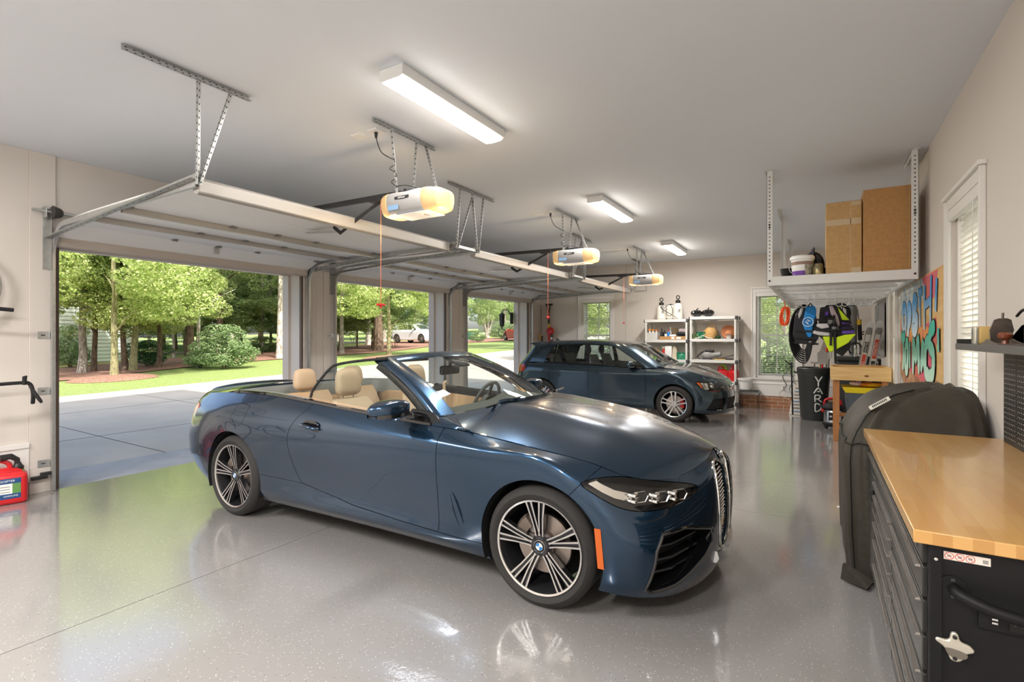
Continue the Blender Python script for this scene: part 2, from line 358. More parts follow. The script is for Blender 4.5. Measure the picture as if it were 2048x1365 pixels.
def blind(wall, a, b, z0, z1, inner, tilt, lab, gather=0):
    T = thing('window_blind', lab, 'blind', (a, inner, z1) if wall == 'y' else (inner, a, z1))
    def P(u, d, z): return (u, inner + d, z) if wall == 'y' else (inner + d, u, z)
    def bx(m, u0, u1, d0, d1, h0, h1):
        return m.box(u0, u1, inner + d0, inner + d1, h0, h1) if wall == 'y' else m.box(inner + d0, inner + d1, u0, u1, h0, h1)
    d0 = .055; wv = .05
    h = MB().use(M_blind); bx(h, a + .006, b - .006, .02 - .015, .09, z1 - .055, z1 - .002); h.build('headrail', parent=T, bevel=.006)
    v = MB().use(M_white); bx(v, a + .003, b - .003, -.03, .004, z1 - .085, z1 - .002); v.build('valance', parent=T, bevel=.006)
    s = MB().use(M_blind); n = int((z1 - z0 - .11) / .043); ca, sa = math.cos(tilt), math.sin(tilt)
    rnd = random.Random(3)
    for i in range(n):
        z = z1 - .10 - i * .043; tl = tilt + rnd.uniform(-.06, .06); ca, sa = math.cos(tl), math.sin(tl)
        pts = []
        for q in (-1, 0, 1):
            dd = d0 + q * wv / 2 * ca; zz = z - q * wv / 2 * sa + (.004 if q == 0 else 0)
            pts.append((dd, zz))
        vs = [P(u, dd, zz) for u in (a + .012, b - .012) for dd, zz in pts] + [P(u, dd, zz - .003) for u in (a + .012, b - .012) for dd, zz in pts]
        s.add(vs, [(0, 3, 4, 1), (1, 4, 5, 2), (6, 7, 10, 9), (7, 8, 11, 10), (0, 6, 9, 3), (2, 5, 11, 8), (0, 1, 7, 6), (1, 2, 8, 7), (3, 9, 10, 4), (4, 10, 11, 5)])
    s.build('slats', parent=T)
    r = MB().use(M_blind); bx(r, a + .01, b - .01, d0 - .025, d0 + .025, z0 + .002, z0 + .02); r.build('bottom_rail', parent=T, bevel=.004)
    c = MB().use(M_white)
    for u in (a + .12, (a + b) / 2, b - .12): c.cyl(P(u, d0 - .026, z0 + .01), P(u, d0 - .026, z1 - .05), .0022, n=5); c.cyl(P(u, d0 + .026, z0 + .01), P(u, d0 + .026, z1 - .05), .0022, n=5)
    c.build('ladder_cord', parent=T)
    c = MB().use(M_white); u = b - .06 if wall == 'y' else a + .10
    c.tube([P(u, -.036, z1 - .085), P(u + .003, -.038, z1 - .5), P(u, -.036, z1 - .95)], .0022, 6); c.lathe([(.004, 0), (.011, .006), (.012, .03), (.006, .045)], P(u, -.036, z1 - .995), n=10)
    c.build('pull_cord', parent=T); return T
for i, (a, b) in enumerate(WINF):
    window(i + 1, 'y', a, b, WZ0, WZ1, FY, 1, '')
    blind('y', a, b, WZ0, WZ1, FY + .01, .06, ['white slatted blind on the far window behind the hatchback', 'white slatted blind on the far window beside the shelving, behind the orange rope'][i])
for i, (a, b, z0, z1) in enumerate(WINR):
    window(i + 3, 'x', a, b, z0, z1, RX, 1, '')
    if i < 2: blind('x', a, b, z0, z1, RX + .01, [.5, .45][i], ['tall white slatted blind on the right wall, beside the pegboard', 'white slatted blind on the right wall between the skis and the painting'][i])
# unseen upper storey and roof, added above the garage to shade the driveway
M_sid = mat('house_siding', (.62, .6, .56), .7); M_roof = mat('roof_shingle', (.12, .11, .11), .9)
struct(B('wall_upper', WX - .3, RX + .25, -9, 3.6, CZ + .15, 8.4, M_sid))
r = MB().use(M_roof); r.add([(WX - .75, 3.7, 3.55), (WX - .75, 12.7, 3.55), (-2.5, 3.7, 5.7), (-2.5, 12.7, 5.7), (1.6, 3.7, 3.55), (1.6, 12.7, 3.55), (WX - .75, 3.7, 3.44), (WX - .75, 12.7, 3.44), (1.6, 3.7, 3.44), (1.6, 12.7, 3.44)],
    [(0, 2, 3, 1), (2, 4, 5, 3), (6, 7, 9, 8), (0, 1, 7, 6), (4, 8, 9, 5), (1, 3, 5, 9, 7), (0, 6, 8, 4, 2)])
struct(r.build('trim_9'))
# ================================================================ overhead doors, tracks, openers, lights
M_galv = mat('galvanised_steel', (.56, .57, .56), .38, .85, bump=.05, var=.12, vscale=30)
M_galvd = mat('dull_galvanised', (.42, .42, .40), .45, .8, var=.15, vscale=20)
M_dpanel = mat('white_door_panel', (.88, .88, .87), .55, bump=.5, bscale=150, bdist=.003)
M_strutm = mat('painted_strut', (.42, .40, .37), .4, .3)
M_hole = mat('punched_hole', (.07, .07, .07), .8)
M_blk = mat('black_plastic', (.02, .02, .02), .4)
M_spring = mat('oiled_spring', (.09, .085, .08), .45, .6)
M_wht = mat('white_plastic', (.85, .85, .83), .4)
def angle_iron(m, a, b, up, side, w=.032, t=.003, holes=True, hole_m=None, pitch=.045):
    """punched L-angle from a to b; legs along up and side"""
    a, b, up, side = Vector(a), Vector(b), Vector(up).normalized(), Vector(side).normalized()
    for u, s in ((up, side), (side, up)):
        m.add([p + i * u * w + j * s * t for p in (a, b) for i, j in ((0, 0), (1, 0), (1, 1), (0, 1))],
              [(0, 1, 2, 3), (7, 6, 5, 4), (0, 4, 5, 1), (1, 5, 6, 2), (2, 6, 7, 3), (3, 7, 4, 0)])
    if holes:
        cur = m.cur; m.use(hole_m or M_hole); L = (b - a).length; d = (b - a) / L; n = int(L / pitch)
        for i in range(n):
            c = a + d * (pitch * (i + .5))
            for u, s in ((up, side), (side, up)):
                q = c + u * w * .55; o = s * (t + .0006)
                for off in (o, -s * .0006):
                    m.add([q + off + d * .008 * math.cos(k * math.pi / 3) + u * .008 * math.sin(k * math.pi / 3) for k in range(6)], [tuple(range(6))])
        m.cur = cur
TZ = 2.575; TE = -3.70; RR = .30
def track_path(y, zt=TZ, xe=TE, r=RR, x0=WX + .075, z0=.02, n=8):
    P = [(x0, y, z0), (x0, y, zt - r)]
    for i in range(1, n + 1):
        a = math.pi / 2 * i / n; P.append((x0 + r * (1 - math.cos(a)), y, zt - r + r * math.sin(a)))
    P.append((xe, y, zt)); return P
def channel(m, P, side, w=.048, dpt=.025, t=.003):
    """C-shaped roller track swept along P in a plane of constant y; opens towards side (+1/-1)"""
    prof = [(-w / 2, dpt), (-w / 2, 0), (w / 2, 0), (w / 2, dpt), (w / 2 - t, dpt), (w / 2 - t, t), (-w / 2 + t, t), (-w / 2 + t, dpt)]
    rows = []
    for i, p in enumerate(P):
        d = Vector(P[min(i + 1, len(P) - 1)]) - Vector(P[max(0, i - 1)]); d.normalize(); nrm = Vector((-d.z, 0, d.x))
        rows.append([Vector(p) + nrm * q + Vector((0, side * e, 0)) for q, e in prof])
    k = len(prof); vs = [v for r in rows for v in r]
    m.add(vs, [(i * k + j, i * k + (j + 1) % k, (i + 1) * k + (j + 1) % k, (i + 1) * k + j) for i in range(len(P) - 1) for j in range(k)])
def make_track(y, side, label):
    T = thing('door_track', label, 'door track', (WX + .075, y, 0), group='roller tracks of the overhead doors')
    m = MB().use(M_galv); channel(m, track_path(y), side); m.build('rail', parent=T)
    m = MB().use(M_galvd); angle_iron(m, (WX + .045, y - side * .002, TZ + .012 - .13), (TE + .02, y - side * .002, TZ + .02), (0, 0, 1), (0, -side, 0), w=.045, holes=True, pitch=.11)
    m.build('stiffener_angle', parent=T)
    m = MB().use(M_galvd)                                     # jamb flag bracket
    m.box(WX + .019, WX + .022, y - side * .05, y + side * .0, TZ - .42, TZ + .17); m.box(WX + .02, WX + .10, y - side * .006, y - side * .003, TZ - .42, TZ + .17)
    m.build('flag_bracket', parent=T, bevel=.001)
    for z in (.28, .98, 1.52):
        m = MB().use(M_galv); m.box(WX + .019, WX + .023, y - side * .085, y - side * .004, z - .035, z + .035); m.box(WX + .02, WX + .055, y - side * .008, y - side * .004, z - .03, z + .03)
        m.use(M_hole).box(WX + .023, WX + .0245, y - side * .062, y - side * .03, z - .006, z + .006); m.build('jamb_bracket', parent=T, bevel=.001)
    return T
for i, (a, b) in enumerate(BAYS):
    nm = ['first bay, nearest the camera', 'middle bay', 'third bay, by the far wall'][i]
    make_track(a - .055, 1, 'galvanised roller track at the near side of the ' + nm)
    make_track(b + .055, -1, 'galvanised roller track at the far side of the ' + nm)
def make_door(i, a, b):
    nm = ['first bay, nearest the camera', 'middle bay', 'third bay, behind the hatchback'][i]
    T = thing('overhead_door', 'white sectional overhead door raised open over the ' + nm, 'garage door', (TE, a, TZ), group='overhead garage doors')
    y0, y1 = a - .02, b + .02; zt = TZ + .02; th = .038
    # section polyline in xz: four flat sections, last one hanging in the curve
    X = [-3.76, -4.36, -4.96, -5.56, -6.10, -6.36]; Z = [zt, zt, zt, zt, zt - .015, zt - .13]
    for k in range(5):
        p, q = Vector((X[k], 0, Z[k])), Vector((X[k + 1], 0, Z[k + 1])); d = (q - p).normalized(); n_ = Vector((-d.z, 0, d.x)) * (1 if d.x < 0 else -1)
        n_ = Vector((d.z, 0, -d.x)) if n_.z < 0 else n_
        if n_.z < 0: n_ = -n_
        p2, q2 = p + d * .002, q - d * .002
        m = MB().use(M_dpanel)
        m.add([Vector((c.x, y, c.z)) + e for c in (p2, q2) for y in (y0, y1) for e in (Vector((0, 0, 0)), n_ * th)], [(0, 1, 3, 2), (4, 6, 7, 5), (0, 4, 5, 1), (2, 3, 7, 6), (0, 2, 6, 4), (1, 5, 7, 3)])
        m.build('door_panel', parent=T, bevel=.003)
        if k in (2, 3, 1):
            zz = p.z; xx = p.x - .01
            if k == 1: continue
            s = MB().use(M_strutm)                            # hat strut under the section joint
            s.poly([(xx - .05, y0 + .02, zz - .001), (xx - .05, y0 + .02, zz - .004), (xx - .028, y0 + .02, zz - .005), (xx - .028, y0 + .02, zz - .05), (xx + .018, y0 + .02, zz - .05), (xx + .018, y0 + .02, zz - .001)], (0, y1 - y0 - .04, 0))
            s.build('strut', parent=T, bevel=.002)
        if k:
            for yy in (y0 + .06, y0 + (y1 - y0) * .33, y0 + (y1 - y0) * .5, y0 + (y1 - y0) * .67, y1 - .06):
                h = MB().use(M_galvd); zz = p.z; xx = p.x
                h.box(xx - .035, xx + .06, yy - .022, yy + .022, zz - .008, zz - .0005); h.cyl((xx + .03, yy - .026, zz - .014), (xx + .03, yy + .026, zz - .014), .008, n=8)
                if yy < y0 + .1: h.cyl((xx + .03, yy, zz - .014), (xx + .03, yy - .085, zz - .012), .005, n=6)
                if yy > y1 - .1: h.cyl((xx + .03, yy, zz - .014), (xx + .03, yy + .085, zz - .012), .005, n=6)
                h.build('hinge', parent=T)
    # deep lifting strut along the leading (top) section
    s = MB().use(M_strutm); xx = -3.78; zz = zt
    s.poly([(xx + .04, y0, zz + th), (xx + .055, y0, zz + .02), (xx + .05, y0, zz - .07), (xx + .02, y0, zz - .085), (xx - .02, y0, zz - .07), (xx - .035, y0, zz - .03), (xx - .035, y0, zz + .0)], (0, y1 - y0, 0))
    s.build('leading_strut', parent=T, bevel=.008)
    s = MB().use(M_tan); s.poly([(-6.33, y0, zt - .12), (-6.35, y0, zt - .20), (-6.39, y0, zt - .215), (-6.405, y0, zt - .15), (-6.38, y0, zt - .10)], (0, y1 - y0, 0)); s.build('bottom_rail', parent=T, bevel=.006)
    s = MB().use(M_galv); ym = (a + b) / 2                   # centre operator bracket
    s.bar((-4.45, ym, zt - .03), (-3.98, ym, zt - .07), .03, .012); s.bar((-4.42, ym + .05, zt - .02), (-4.05, ym + .03, zt - .05), .02, .012); s.build('operator_bracket', parent=T, bevel=.001)
    s = MB().use(M_galv).box(-6.14, -6.12, ym - .03, ym + .03, zt - .10, zt - .02).build('lift_handle', parent=T, bevel=.002)
    st = MB().use(M_wht).box(xx - .0385, xx - .036, y0 + .05, y0 + .62, zz - .058, zz - .005).build('spec_sticker', parent=T)
    for q in range(3): MB().use(M_blk).box(xx - .0395, xx - .0386, y0 + .09 + q * .02, y0 + .30 + q * .07, zz - .02 - q * .012, zz - .016 - q * .012).build('printed_line', parent=st)
    MB().use(M_blk).box(xx - .0395, xx - .0386, y0 + .5, y0 + .59, zz - .05, zz - .03).build('barcode', parent=st)
    return T
for i, (a, b) in enumerate(BAYS): make_door(i, a, b)
# torsion shafts with cable drums and springs
for i, (a, b) in enumerate(BAYS):
    T = thing('torsion_shaft', 'steel torsion shaft with dark drum above the ' + ['first bay', 'middle bay', 'third bay'][i] + ' opening', 'torsion spring', (WX + .09, a, 2.70), group='torsion shafts over the doors')
    x, z = WX + .09, 2.71
    MB().use(M_galv).cyl((x, a - .20, z), (x, b + .12, z), .0135, n=12).build('shaft', parent=T)
    for y, s in ((a - .02, 1), (b + .02, -1)):
        MB().use(M_spring).lathe([(.018, -.045), (.03, -.045), (.045, -.03), (.062, .02), (.066, .03), (.05, .04), (.018, .04)], (x, y, z), (0, -s, 0), n=20).build('cable_drum', parent=T)
        MB().use(M_galv).box(WX + .019, WX + .12, y - s * .085, y - s * .080, z - .06, z + .05).build('end_bearing_plate', parent=T, bevel=.001)
    ym = (a + b) / 2
    MB().use(M_spring).tube([(x + .028 * math.cos(t), ym - .45 + t * .0012, z + .028 * math.sin(t)) for t in [k * .7 for k in range(1000)]], .0033, 5).build('spring', parent=T)
# hangers: punched angle on the ceiling with drop legs to the track ends
def hanger(label, y0, y1, legs):
    x = -3.60; T = thing('track_hanger', label, 'bracket', (x, y0, CZ), group='punched angle hangers for the door tracks')
    m = MB().use(M_galv); angle_iron(m, (x, y0, CZ - .036), (x, y1, CZ - .036), (0, 0, 1), (1, 0, 0), w=.036); m.build('ceiling_angle', parent=T)
    for (ya, yb, xa) in legs:
        m = MB().use(M_galv); angle_iron(m, (x + xa, ya, CZ - .03), (TE + .03, yb, TZ - .02), (0, 1, 0), (1, 0, 0), w=.03); m.build('drop_leg', parent=T)
    return T
hanger('punched steel hanger at the near end of the first door, two legs', 1.37, 2.17, [(1.80, 1.83, 0), (2.02, 1.84, 0)])
hanger('punched steel hanger between the first and middle doors, four legs', 4.50, 5.44, [(4.72, 4.74, 0), (4.98, 4.76, 0), (4.95, 5.17, 0), (5.20, 5.19, 0)])
hanger('punched steel hanger between the middle and third doors, four legs', 7.80, 8.72, [(8.0, 8.04, 0), (8.28, 8.06, 0), (8.25, 8.55, 0), (8.48, 8.56, 0)])
hanger('punched steel hanger at the far end of the third door by the wall', 11.1, 11.75, [(11.40, 11.43, 0), (11.6, 11.45, 0)])
# cross ties between neighbouring track ends
for y0, y1, lb in ((4.74, 5.19, 'first and middle'), (8.04, 8.57, 'middle and third')):
    m = MB().use(M_galvd); angle_iron(m, (TE + .04, y0, TZ - .01), (TE + .04, y1, TZ - .01), (0, 0, 1), (-1, 0, 0), w=.035, pitch=.05)
    tag(m.build('track_tie'), 'short punched steel tie joining the %s door tracks' % lb, 'bracket', 'track ties')
m = MB().use(M_galvd); angle_iron(m, (TE + .03, 11.44, TZ - .03), (TE + .33, 11.44, TZ - .03), (0, 0, 1), (0, -1, 0), w=.035, pitch=.05); m.bar((TE + .33, 11.44, TZ - .03), (TE + .33, 11.44, TZ + .14), .03, .004, (0, 1, 0))
tag(m.build('track_tie'), 'steel tie at the far end of the third door track', 'bracket', 'track ties')
# openers
M_lens = mat('amber_lens', (.50, .33, .16), .4, emit=.22, ecol=(1, .62, .26))
M_hous = mat('opener_housing', (.42, .41, .40), .4)
M_label = mat('opener_label', (.75, .80, .86), .4); M_bluel = mat('blue_label', (.25, .42, .65), .4)
M_cordr = mat('red_cord', (.55, .16, .10), .7); M_red = mat('red_plastic', (.62, .02, .025), .35)
M_text = mat('dark_print', (.03, .03, .035), .6)
def opener(i, yc, ex):
    nm = ['first', 'middle', 'third'][i]
    T = thing('door_opener', 'belt drive door opener with amber lamp lenses, hung over the %s bay' % nm, 'garage door opener', (-3.0, yc - .21, 2.76), group='ceiling hung door openers')
    x0, x1, y, z0, z1 = -3.16, -2.78, yc - .02, 2.545, 2.735
    def shell(xa, xb, ina, inb, m, name, w0=.145):
        b = MB().use(m); G = []
        n = 24
        for t, s in ((0, ina), (.12, (ina + 1) / 2 + .06), (.5, 1), (.88, (inb + 1) / 2 + .06), (1, inb)):
            x = xa + (xb - xa) * t; row = []
            for k in range(n + 1):
                an = 2 * math.pi * k / n; c, s_ = math.cos(an), math.sin(an); e = .45
                yy = math.copysign(abs(c) ** e, c) * w0 * s; zz = math.copysign(abs(s_) ** e, s_) * .098 * (s * .7 + .3)
                if zz < 0: yy *= 1 - .35 * abs(zz) / .098 * .6
                row.append((x, y + yy, (z0 + z1) / 2 + zz))
            G.append(row)
        b.grid(G); b.add(G[0][:-1], [tuple(range(n))]); b.add(G[-1][:-1], [tuple(range(n - 1, -1, -1))])
        return b.build(name, parent=T, fix=True, angle=40)
    # long axis runs along x: lamp lens at each end, grey housing in the middle
    shell(x0, x1 + .0, 1, 1, M_hous, 'housing', .15)
    shell(x0 - .10, x0 + .005, .62, 1, M_lens, 'lamp_lens'); shell(x1 - .005, x1 + .16, 1, .60, M_lens, 'lamp_lens')
    for xx in (x0 - .12, x1 + .19):  # unseen point lamps added below the lenses to brighten the raised doors
        pd = bpy.data.lights.new('lamp', 'POINT'); pd.energy = 5; pd.color = (1, .72, .42); pd.shadow_soft_size = .05; po = bpy.data.objects.new('lamp', pd); COL.objects.link(po); po.parent = T; po.location = (xx + 3.0, .19, -.34)
    B('printed_label', x0 + .06, x1 + .06, y - .12, y + .10, z0 - .006, z0 - .003, M_label, T)
    B('printed_label', x0 + .02, x1 - .24, y - .151, y - .1505, z0 + .035, z0 + .075, M_bluel, T)
    B('name_plate', x0 + .10, x0 + .26, y - .1545, y - .150, z0 + .115, z0 + .14, M_text, T)
    text_obj('name_lettering', 'LiftMaster', .02, (x0 + .18, y - .1556, z0 + .1275), (R(90), 0, 0), M_wht, T)
    m = MB().use(M_blk); m.box(x0 + .04, x1 - .02, y - .05, y + .05, z1 - .005, z1 + .03); m.cyl((x0 + .1, y, z1), (x0 + .1, y, z1 + .055), .03); m.build('motor_mount', parent=T, bevel=.004)
    # rail towards the header
    m = MB().use(M_blk); m.bar((x0 + .02, yc, z1 + .035), (WX + .02, yc, 2.83), .035, .045); m.build('drive_rail', parent=T, bevel=.003)
    m = MB().use(M_blk); m.box(-3.52, -3.34, yc - .03, yc + .03, z1 + .0, z1 + .05); m.build('trolley', parent=T, bevel=.004)
    m = MB().use(M_blk); m.bar((-3.42, yc, z1), (-3.92, yc - .02, 2.50), .004, .03, (0, 0, 1)); m.bar((-3.42, yc + .012, z1), (-3.74, yc - .008, 2.60), .004, .03); m.bar((-3.92, yc - .01, 2.50), (-4.03, yc - .01, 2.575), .004, .035); m.build('door_arm', parent=T)
    m = MB().use(M_cordr); m.cyl((-3.40, yc, z1), (-3.40, yc, 1.80), .003, n=5); m.build('release_cord', parent=T)
    m = MB().use(M_red); m.cyl((-3.40, yc - .045, 1.795), (-3.40, yc + .045, 1.795), .011, n=10); m.cyl((-3.40, yc, 1.80), (-3.40, yc, 1.765), .012, .006, n=8); m.build('release_handle', parent=T)
    # hanger
    H = thing('opener_hanger', 'punched angle frame hanging the %s bay opener from the ceiling' % nm, 'bracket', (-3.07, yc - .4, CZ), group='punched angle frames above the openers')
    m = MB().use(M_galv); angle_iron(m, (-3.08, yc - .40, CZ - .034), (-3.08, yc + .36, CZ - .034), (0, 0, 1), (1, 0, 0), w=.034); m.build('ceiling_angle', parent=H)
    for ya, yb, xb in ((yc - .21, yc - .11, x0 + .05), (yc + .10, yc + .09, x0 + .05), (yc + .22, yc + .09, x1 - .04)):
        m = MB().use(M_galv); angle_iron(m, (-3.075, ya, CZ - .03), (xb, yb, z1 + .0), (0, 1, 0), (1, 0, 0), w=.028); m.build('drop_leg', parent=H)
    # ceiling box plates and the black power cord
    for q, (bx_, by_) in enumerate(((-3.46, yc - .19), (-3.26, yc - .19))):
        P = MB().use(M_wht).box(bx_ - .058, bx_ + .058, by_ - .058, by_ + .058, CZ - .012, CZ + .001).build('ceiling_plate', bevel=.004)
        tag(P, ('blank white ceiling plate' if q == 0 else 'white ceiling outlet plate holding a black plug') + ' by the %s bay opener' % nm, 'outlet', 'ceiling plates beside the openers')
    px, py = -3.26, yc - .19
    P = [(px, py, CZ - .012), (px + .005, py, CZ - .07), (px + .06, py + .0, CZ - .19), (px + .16, py + .0, CZ - .26)]
    for k in range(9):
        t = k / 8; an = k * 1.57; P.append((-3.085 + .028 * math.cos(an) , yc - .18 + .04 * t + .028 * math.sin(an), CZ - .28 - t * .22))
    P += [(-3.08, yc - .12, z1 + .06), (-2.98, yc - .1, z1 + .055), (-2.88, yc - .06, z1 + .02)]
    K = thing('power_cord', 'black power cord coiling down the %s opener hanger' % nm, 'cord', (px, py, CZ - .01), group='opener power cords')
    MB().use(M_blk).tube(spline(P, 6), .004, 6).build('cable', parent=K)
    MB().use(M_blk).cyl((px, py, CZ - .013), (px, py, CZ - .06), .016, .010, n=10).build('plug', parent=K)
    return T
for i, (a, b) in enumerate(BAYS): opener(i, (a + b) / 2 - .02 if i else 3.29, 0)
# LED wrap lights
M_led = mat('led_diffuser', (1, 1, 1), .4, emit=5, ecol=(1, .97, .93))
M_fix = mat('fixture_white', (.8, .8, .79), .4)
def wrap_light(x, yc, label, pw):
    L = 1.24; T = thing('ceiling_light', label, 'ceiling light', (x, yc, CZ), group='LED wrap lights on the ceiling')
    m = MB().use(M_fix); m.poly([(x - .105, yc - L / 2, CZ - .002), (x - .105, yc - L / 2, CZ - .07), (x - .075, yc - L / 2, CZ - .082), (x + .075, yc - L / 2, CZ - .082), (x + .105, yc - L / 2, CZ - .07), (x + .105, yc - L / 2, CZ - .002)], (0, L, 0)); m.build('housing', parent=T, bevel=.002)
    m = MB().use(M_led); G = [[(x + .088 * math.cos(t), yy, CZ - .083 - .014 * math.sin(t)) for t in [math.pi * k / 10 for k in range(11)]] for yy in (yc - L / 2 + .012, yc + L / 2 - .012)]
    m.grid(G); m.build('diffuser', parent=T)
    ld = bpy.data.lights.new('lamp', 'AREA'); ld.shape = 'RECTANGLE'; ld.size = .16; ld.size_y = 1.2; ld.energy = pw; ld.color = (1, .96, .92)
    lo = bpy.data.objects.new('lamp', ld); COL.objects.link(lo); lo.parent = T; lo.location = (0, 0, -.105)
    for dy in (-.4, 0, .4):                      # point lamps added below the lens to brighten the ceiling
        pd = bpy.data.lights.new('lamp', 'POINT'); pd.energy = pw * .035; pd.color = (1, .97, .94); pd.shadow_soft_size = .06; po = bpy.data.objects.new('lamp', pd); COL.objects.link(po); po.parent = T; po.location = (0, dy, -.19)
for x, yc, pw, lb in ((-2.40, 3.03, 27, 'LED wrap light on the ceiling nearest the camera, above the convertible'), (-2.40, 6.56, 44, 'middle LED wrap light on the ceiling, right of the middle opener'), (-2.40, 10.03, 44, 'farthest LED wrap light on the ceiling, near the far wall'),
                      (-2.40, -.5, 78, 'LED wrap light on the ceiling behind the camera, middle row'), (-5.0, -.9, 78, 'LED wrap light on the ceiling behind the camera, by the left wall'), (-.6, -1.6, 70, 'LED wrap light on the ceiling behind the camera, by the right wall')): wrap_light(x, yc, lb, pw)  # the three behind the camera are unseen, added to fill the room
# wall control panel wires
m = MB().use(mat('thin_white_wire', (.6, .58, .55), .6)); m.cyl((-4.03, FY - .006, .5), (-4.03, FY - .006, CZ), .006, n=6); tag(m.build('wire_conduit'), 'thin painted conduit running down the far wall beside the window', 'conduit')
# ================================================================ car surfaces
class Surf:
    """polygon sheet that can be cut by implicit curves"""
    def __init__(s, V, F): s.V = [tuple(map(float, v)) for v in V]; s.F = [tuple(f) for f in F]
    def clip(s, fn, eps=0.0):
        d = [fn(*v) - eps for v in s.V]; V = []; idx = {}; cut = {}; F = []
        def keep(i):
            if i not in idx: idx[i] = len(V); V.append(s.V[i])
            return idx[i]
        def cross(i, j):
            k = (min(i, j), max(i, j))
            if k not in cut:
                a, b = d[k[0]], d[k[1]]; lo, hi = 0., 1.; p, q = s.V[k[0]], s.V[k[1]]
                sa = a > 0
                for _ in range(12):
                    t = (lo + hi) / 2; m = tuple(p[c] + (q[c] - p[c]) * t for c in range(3))
                    if (fn(*m) - eps > 0) == sa: lo = t
                    else: hi = t
                cut[k] = len(V); V.append(tuple(p[c] + (q[c] - p[c]) * lo for c in range(3)))
            return cut[k]
        for f in s.F:
            sg = [d[i] > 0 for i in f]
            if all(sg): F.append(tuple(keep(i) for i in f)); continue
            if not any(sg): continue
            o = []
            for a in range(len(f)):
                i, j = f[a], f[(a + 1) % len(f)]
                if d[i] > 0: o.append(keep(i))
                if (d[i] > 0) != (d[j] > 0): o.append(cross(i, j))
            o2 = [o[k] for k in range(len(o)) if o[k] != o[k - 1]]
            if len(o2) > 2: F.append(tuple(o2))
        return Surf(V, F)
    def split(s, fn, gap=.002):
        return s.clip(fn, gap), s.clip(lambda x, y, z: -fn(x, y, z), gap)
    def loops(s):
        e = {}
        for f in s.F:
            for a in range(len(f)):
                e[(f[a], f[(a + 1) % len(f)])] = 1
        nx = {a: b for (a, b) in e if (b, a) not in e}; out = []
        while nx:
            st, cur = nx.popitem(); l = [st]
            while cur != st and cur in nx: l.append(cur); cur = nx.pop(cur)
            out.append(l)
        return sorted(out, key=len, reverse=True)
    def normals(s):
        N = np.zeros((len(s.V), 3)); V = np.array(s.V)
        for f in s.F:
            n = np.cross(V[f[1]] - V[f[0]], V[f[2]] - V[f[0]])
            if len(f) > 3: n = n + np.cross(V[f[2]] - V[f[0]], V[f[3]] - V[f[0]])
            for i in f: N[i] += n
        return N / np.maximum(np.linalg.norm(N, axis=1)[:, None], 1e-9)
    def offset(s, d): return Surf(np.array(s.V) + s.normals() * d, s.F)
    def mirror(s): return Surf([(x, -y, z) for x, y, z in s.V], [f[::-1] for f in s.F])
    def join(s, o):
        b = len(s.V); return Surf(s.V + o.V, s.F + [tuple(i + b for i in f) for f in o.F])
    def flip(s): return Surf(s.V, [f[::-1] for f in s.F])
    def skirt(s, d):
        """sheet plus a rim of depth d (negative = inward) along every border"""
        N = s.normals(); V = list(s.V); F = list(s.F)
        for l in s.loops():
            b = len(V); V += [tuple(np.array(s.V[i]) + N[i] * d) for i in l]; n = len(l)
            F += [(l[(k + 1) % n], l[k], b + k, b + (k + 1) % n) for k in range(n)]
        return Surf(V, F)
    def build(s, name, m, parent, angle=35, solid=0):
        o = MB(); o.v = s.V; o.f = s.F; o.m = [0] * len(s.F); o.mats = [m]
        return o.build(name, parent=parent, world=False, angle=angle, solid=solid)
def patch(cols, nu, nv):
    """cols[i] = list of control points, rows along j; bicubic sampled sheet"""
    rows = [spline(c, nv) for c in cols]; k = len(rows[0])
    G = [spline([r[j] for r in rows], nu) for j in range(k)]         # G[j][i]
    a = len(G[0]); V = [G[j][i] for i in range(a) for j in range(k)]
    F = [(i * k + j, (i + 1) * k + j, (i + 1) * k + j + 1, i * k + j + 1) for i in range(a - 1) for j in range(k - 1)]
    return Surf(V, F)
def poly_sd(P, smooth=True):
    """signed distance (+ inside) of a 2-D polygon"""
    A = np.array(P, float); Bq = np.roll(A, -1, 0)
    def f(u, v):
        p = np.array((u, v)); e = Bq - A; w_ = p - A; t = np.clip((w_ * e).sum(1) / (e * e).sum(1), 0, 1)
        dd = w_ - e * t[:, None]; dist = math.sqrt((dd * dd).sum(1).min())
        c = ((A[:, 1] > v) != (Bq[:, 1] > v)) & (u < (Bq[:, 0] - A[:, 0]) * (v - A[:, 1]) / np.where(Bq[:, 1] == A[:, 1], 1e-9, Bq[:, 1] - A[:, 1]) + A[:, 0])
        return dist if c.sum() % 2 else -dist
    return f
def smooth_poly(P, n=5):
    Q = [P[-1]] + list(P) + [P[0], P[1]]; o = []
    for i in range(1, len(P) + 1):
        p0, p1, p2, p3 = [np.array(Q[i + k - 1], float) for k in range(4)]
        for k in range(n):
            t = k / n; o.append(tuple(.5 * ((2 * p1) + (p2 - p0) * t + (2 * p0 - 5 * p1 + 4 * p2 - p3) * t * t + (3 * p1 - p0 - 3 * p2 + p3) * t ** 3)))
    return o
def interp(xs, ys):
    return lambda v: float(np.interp(v, xs, ys))
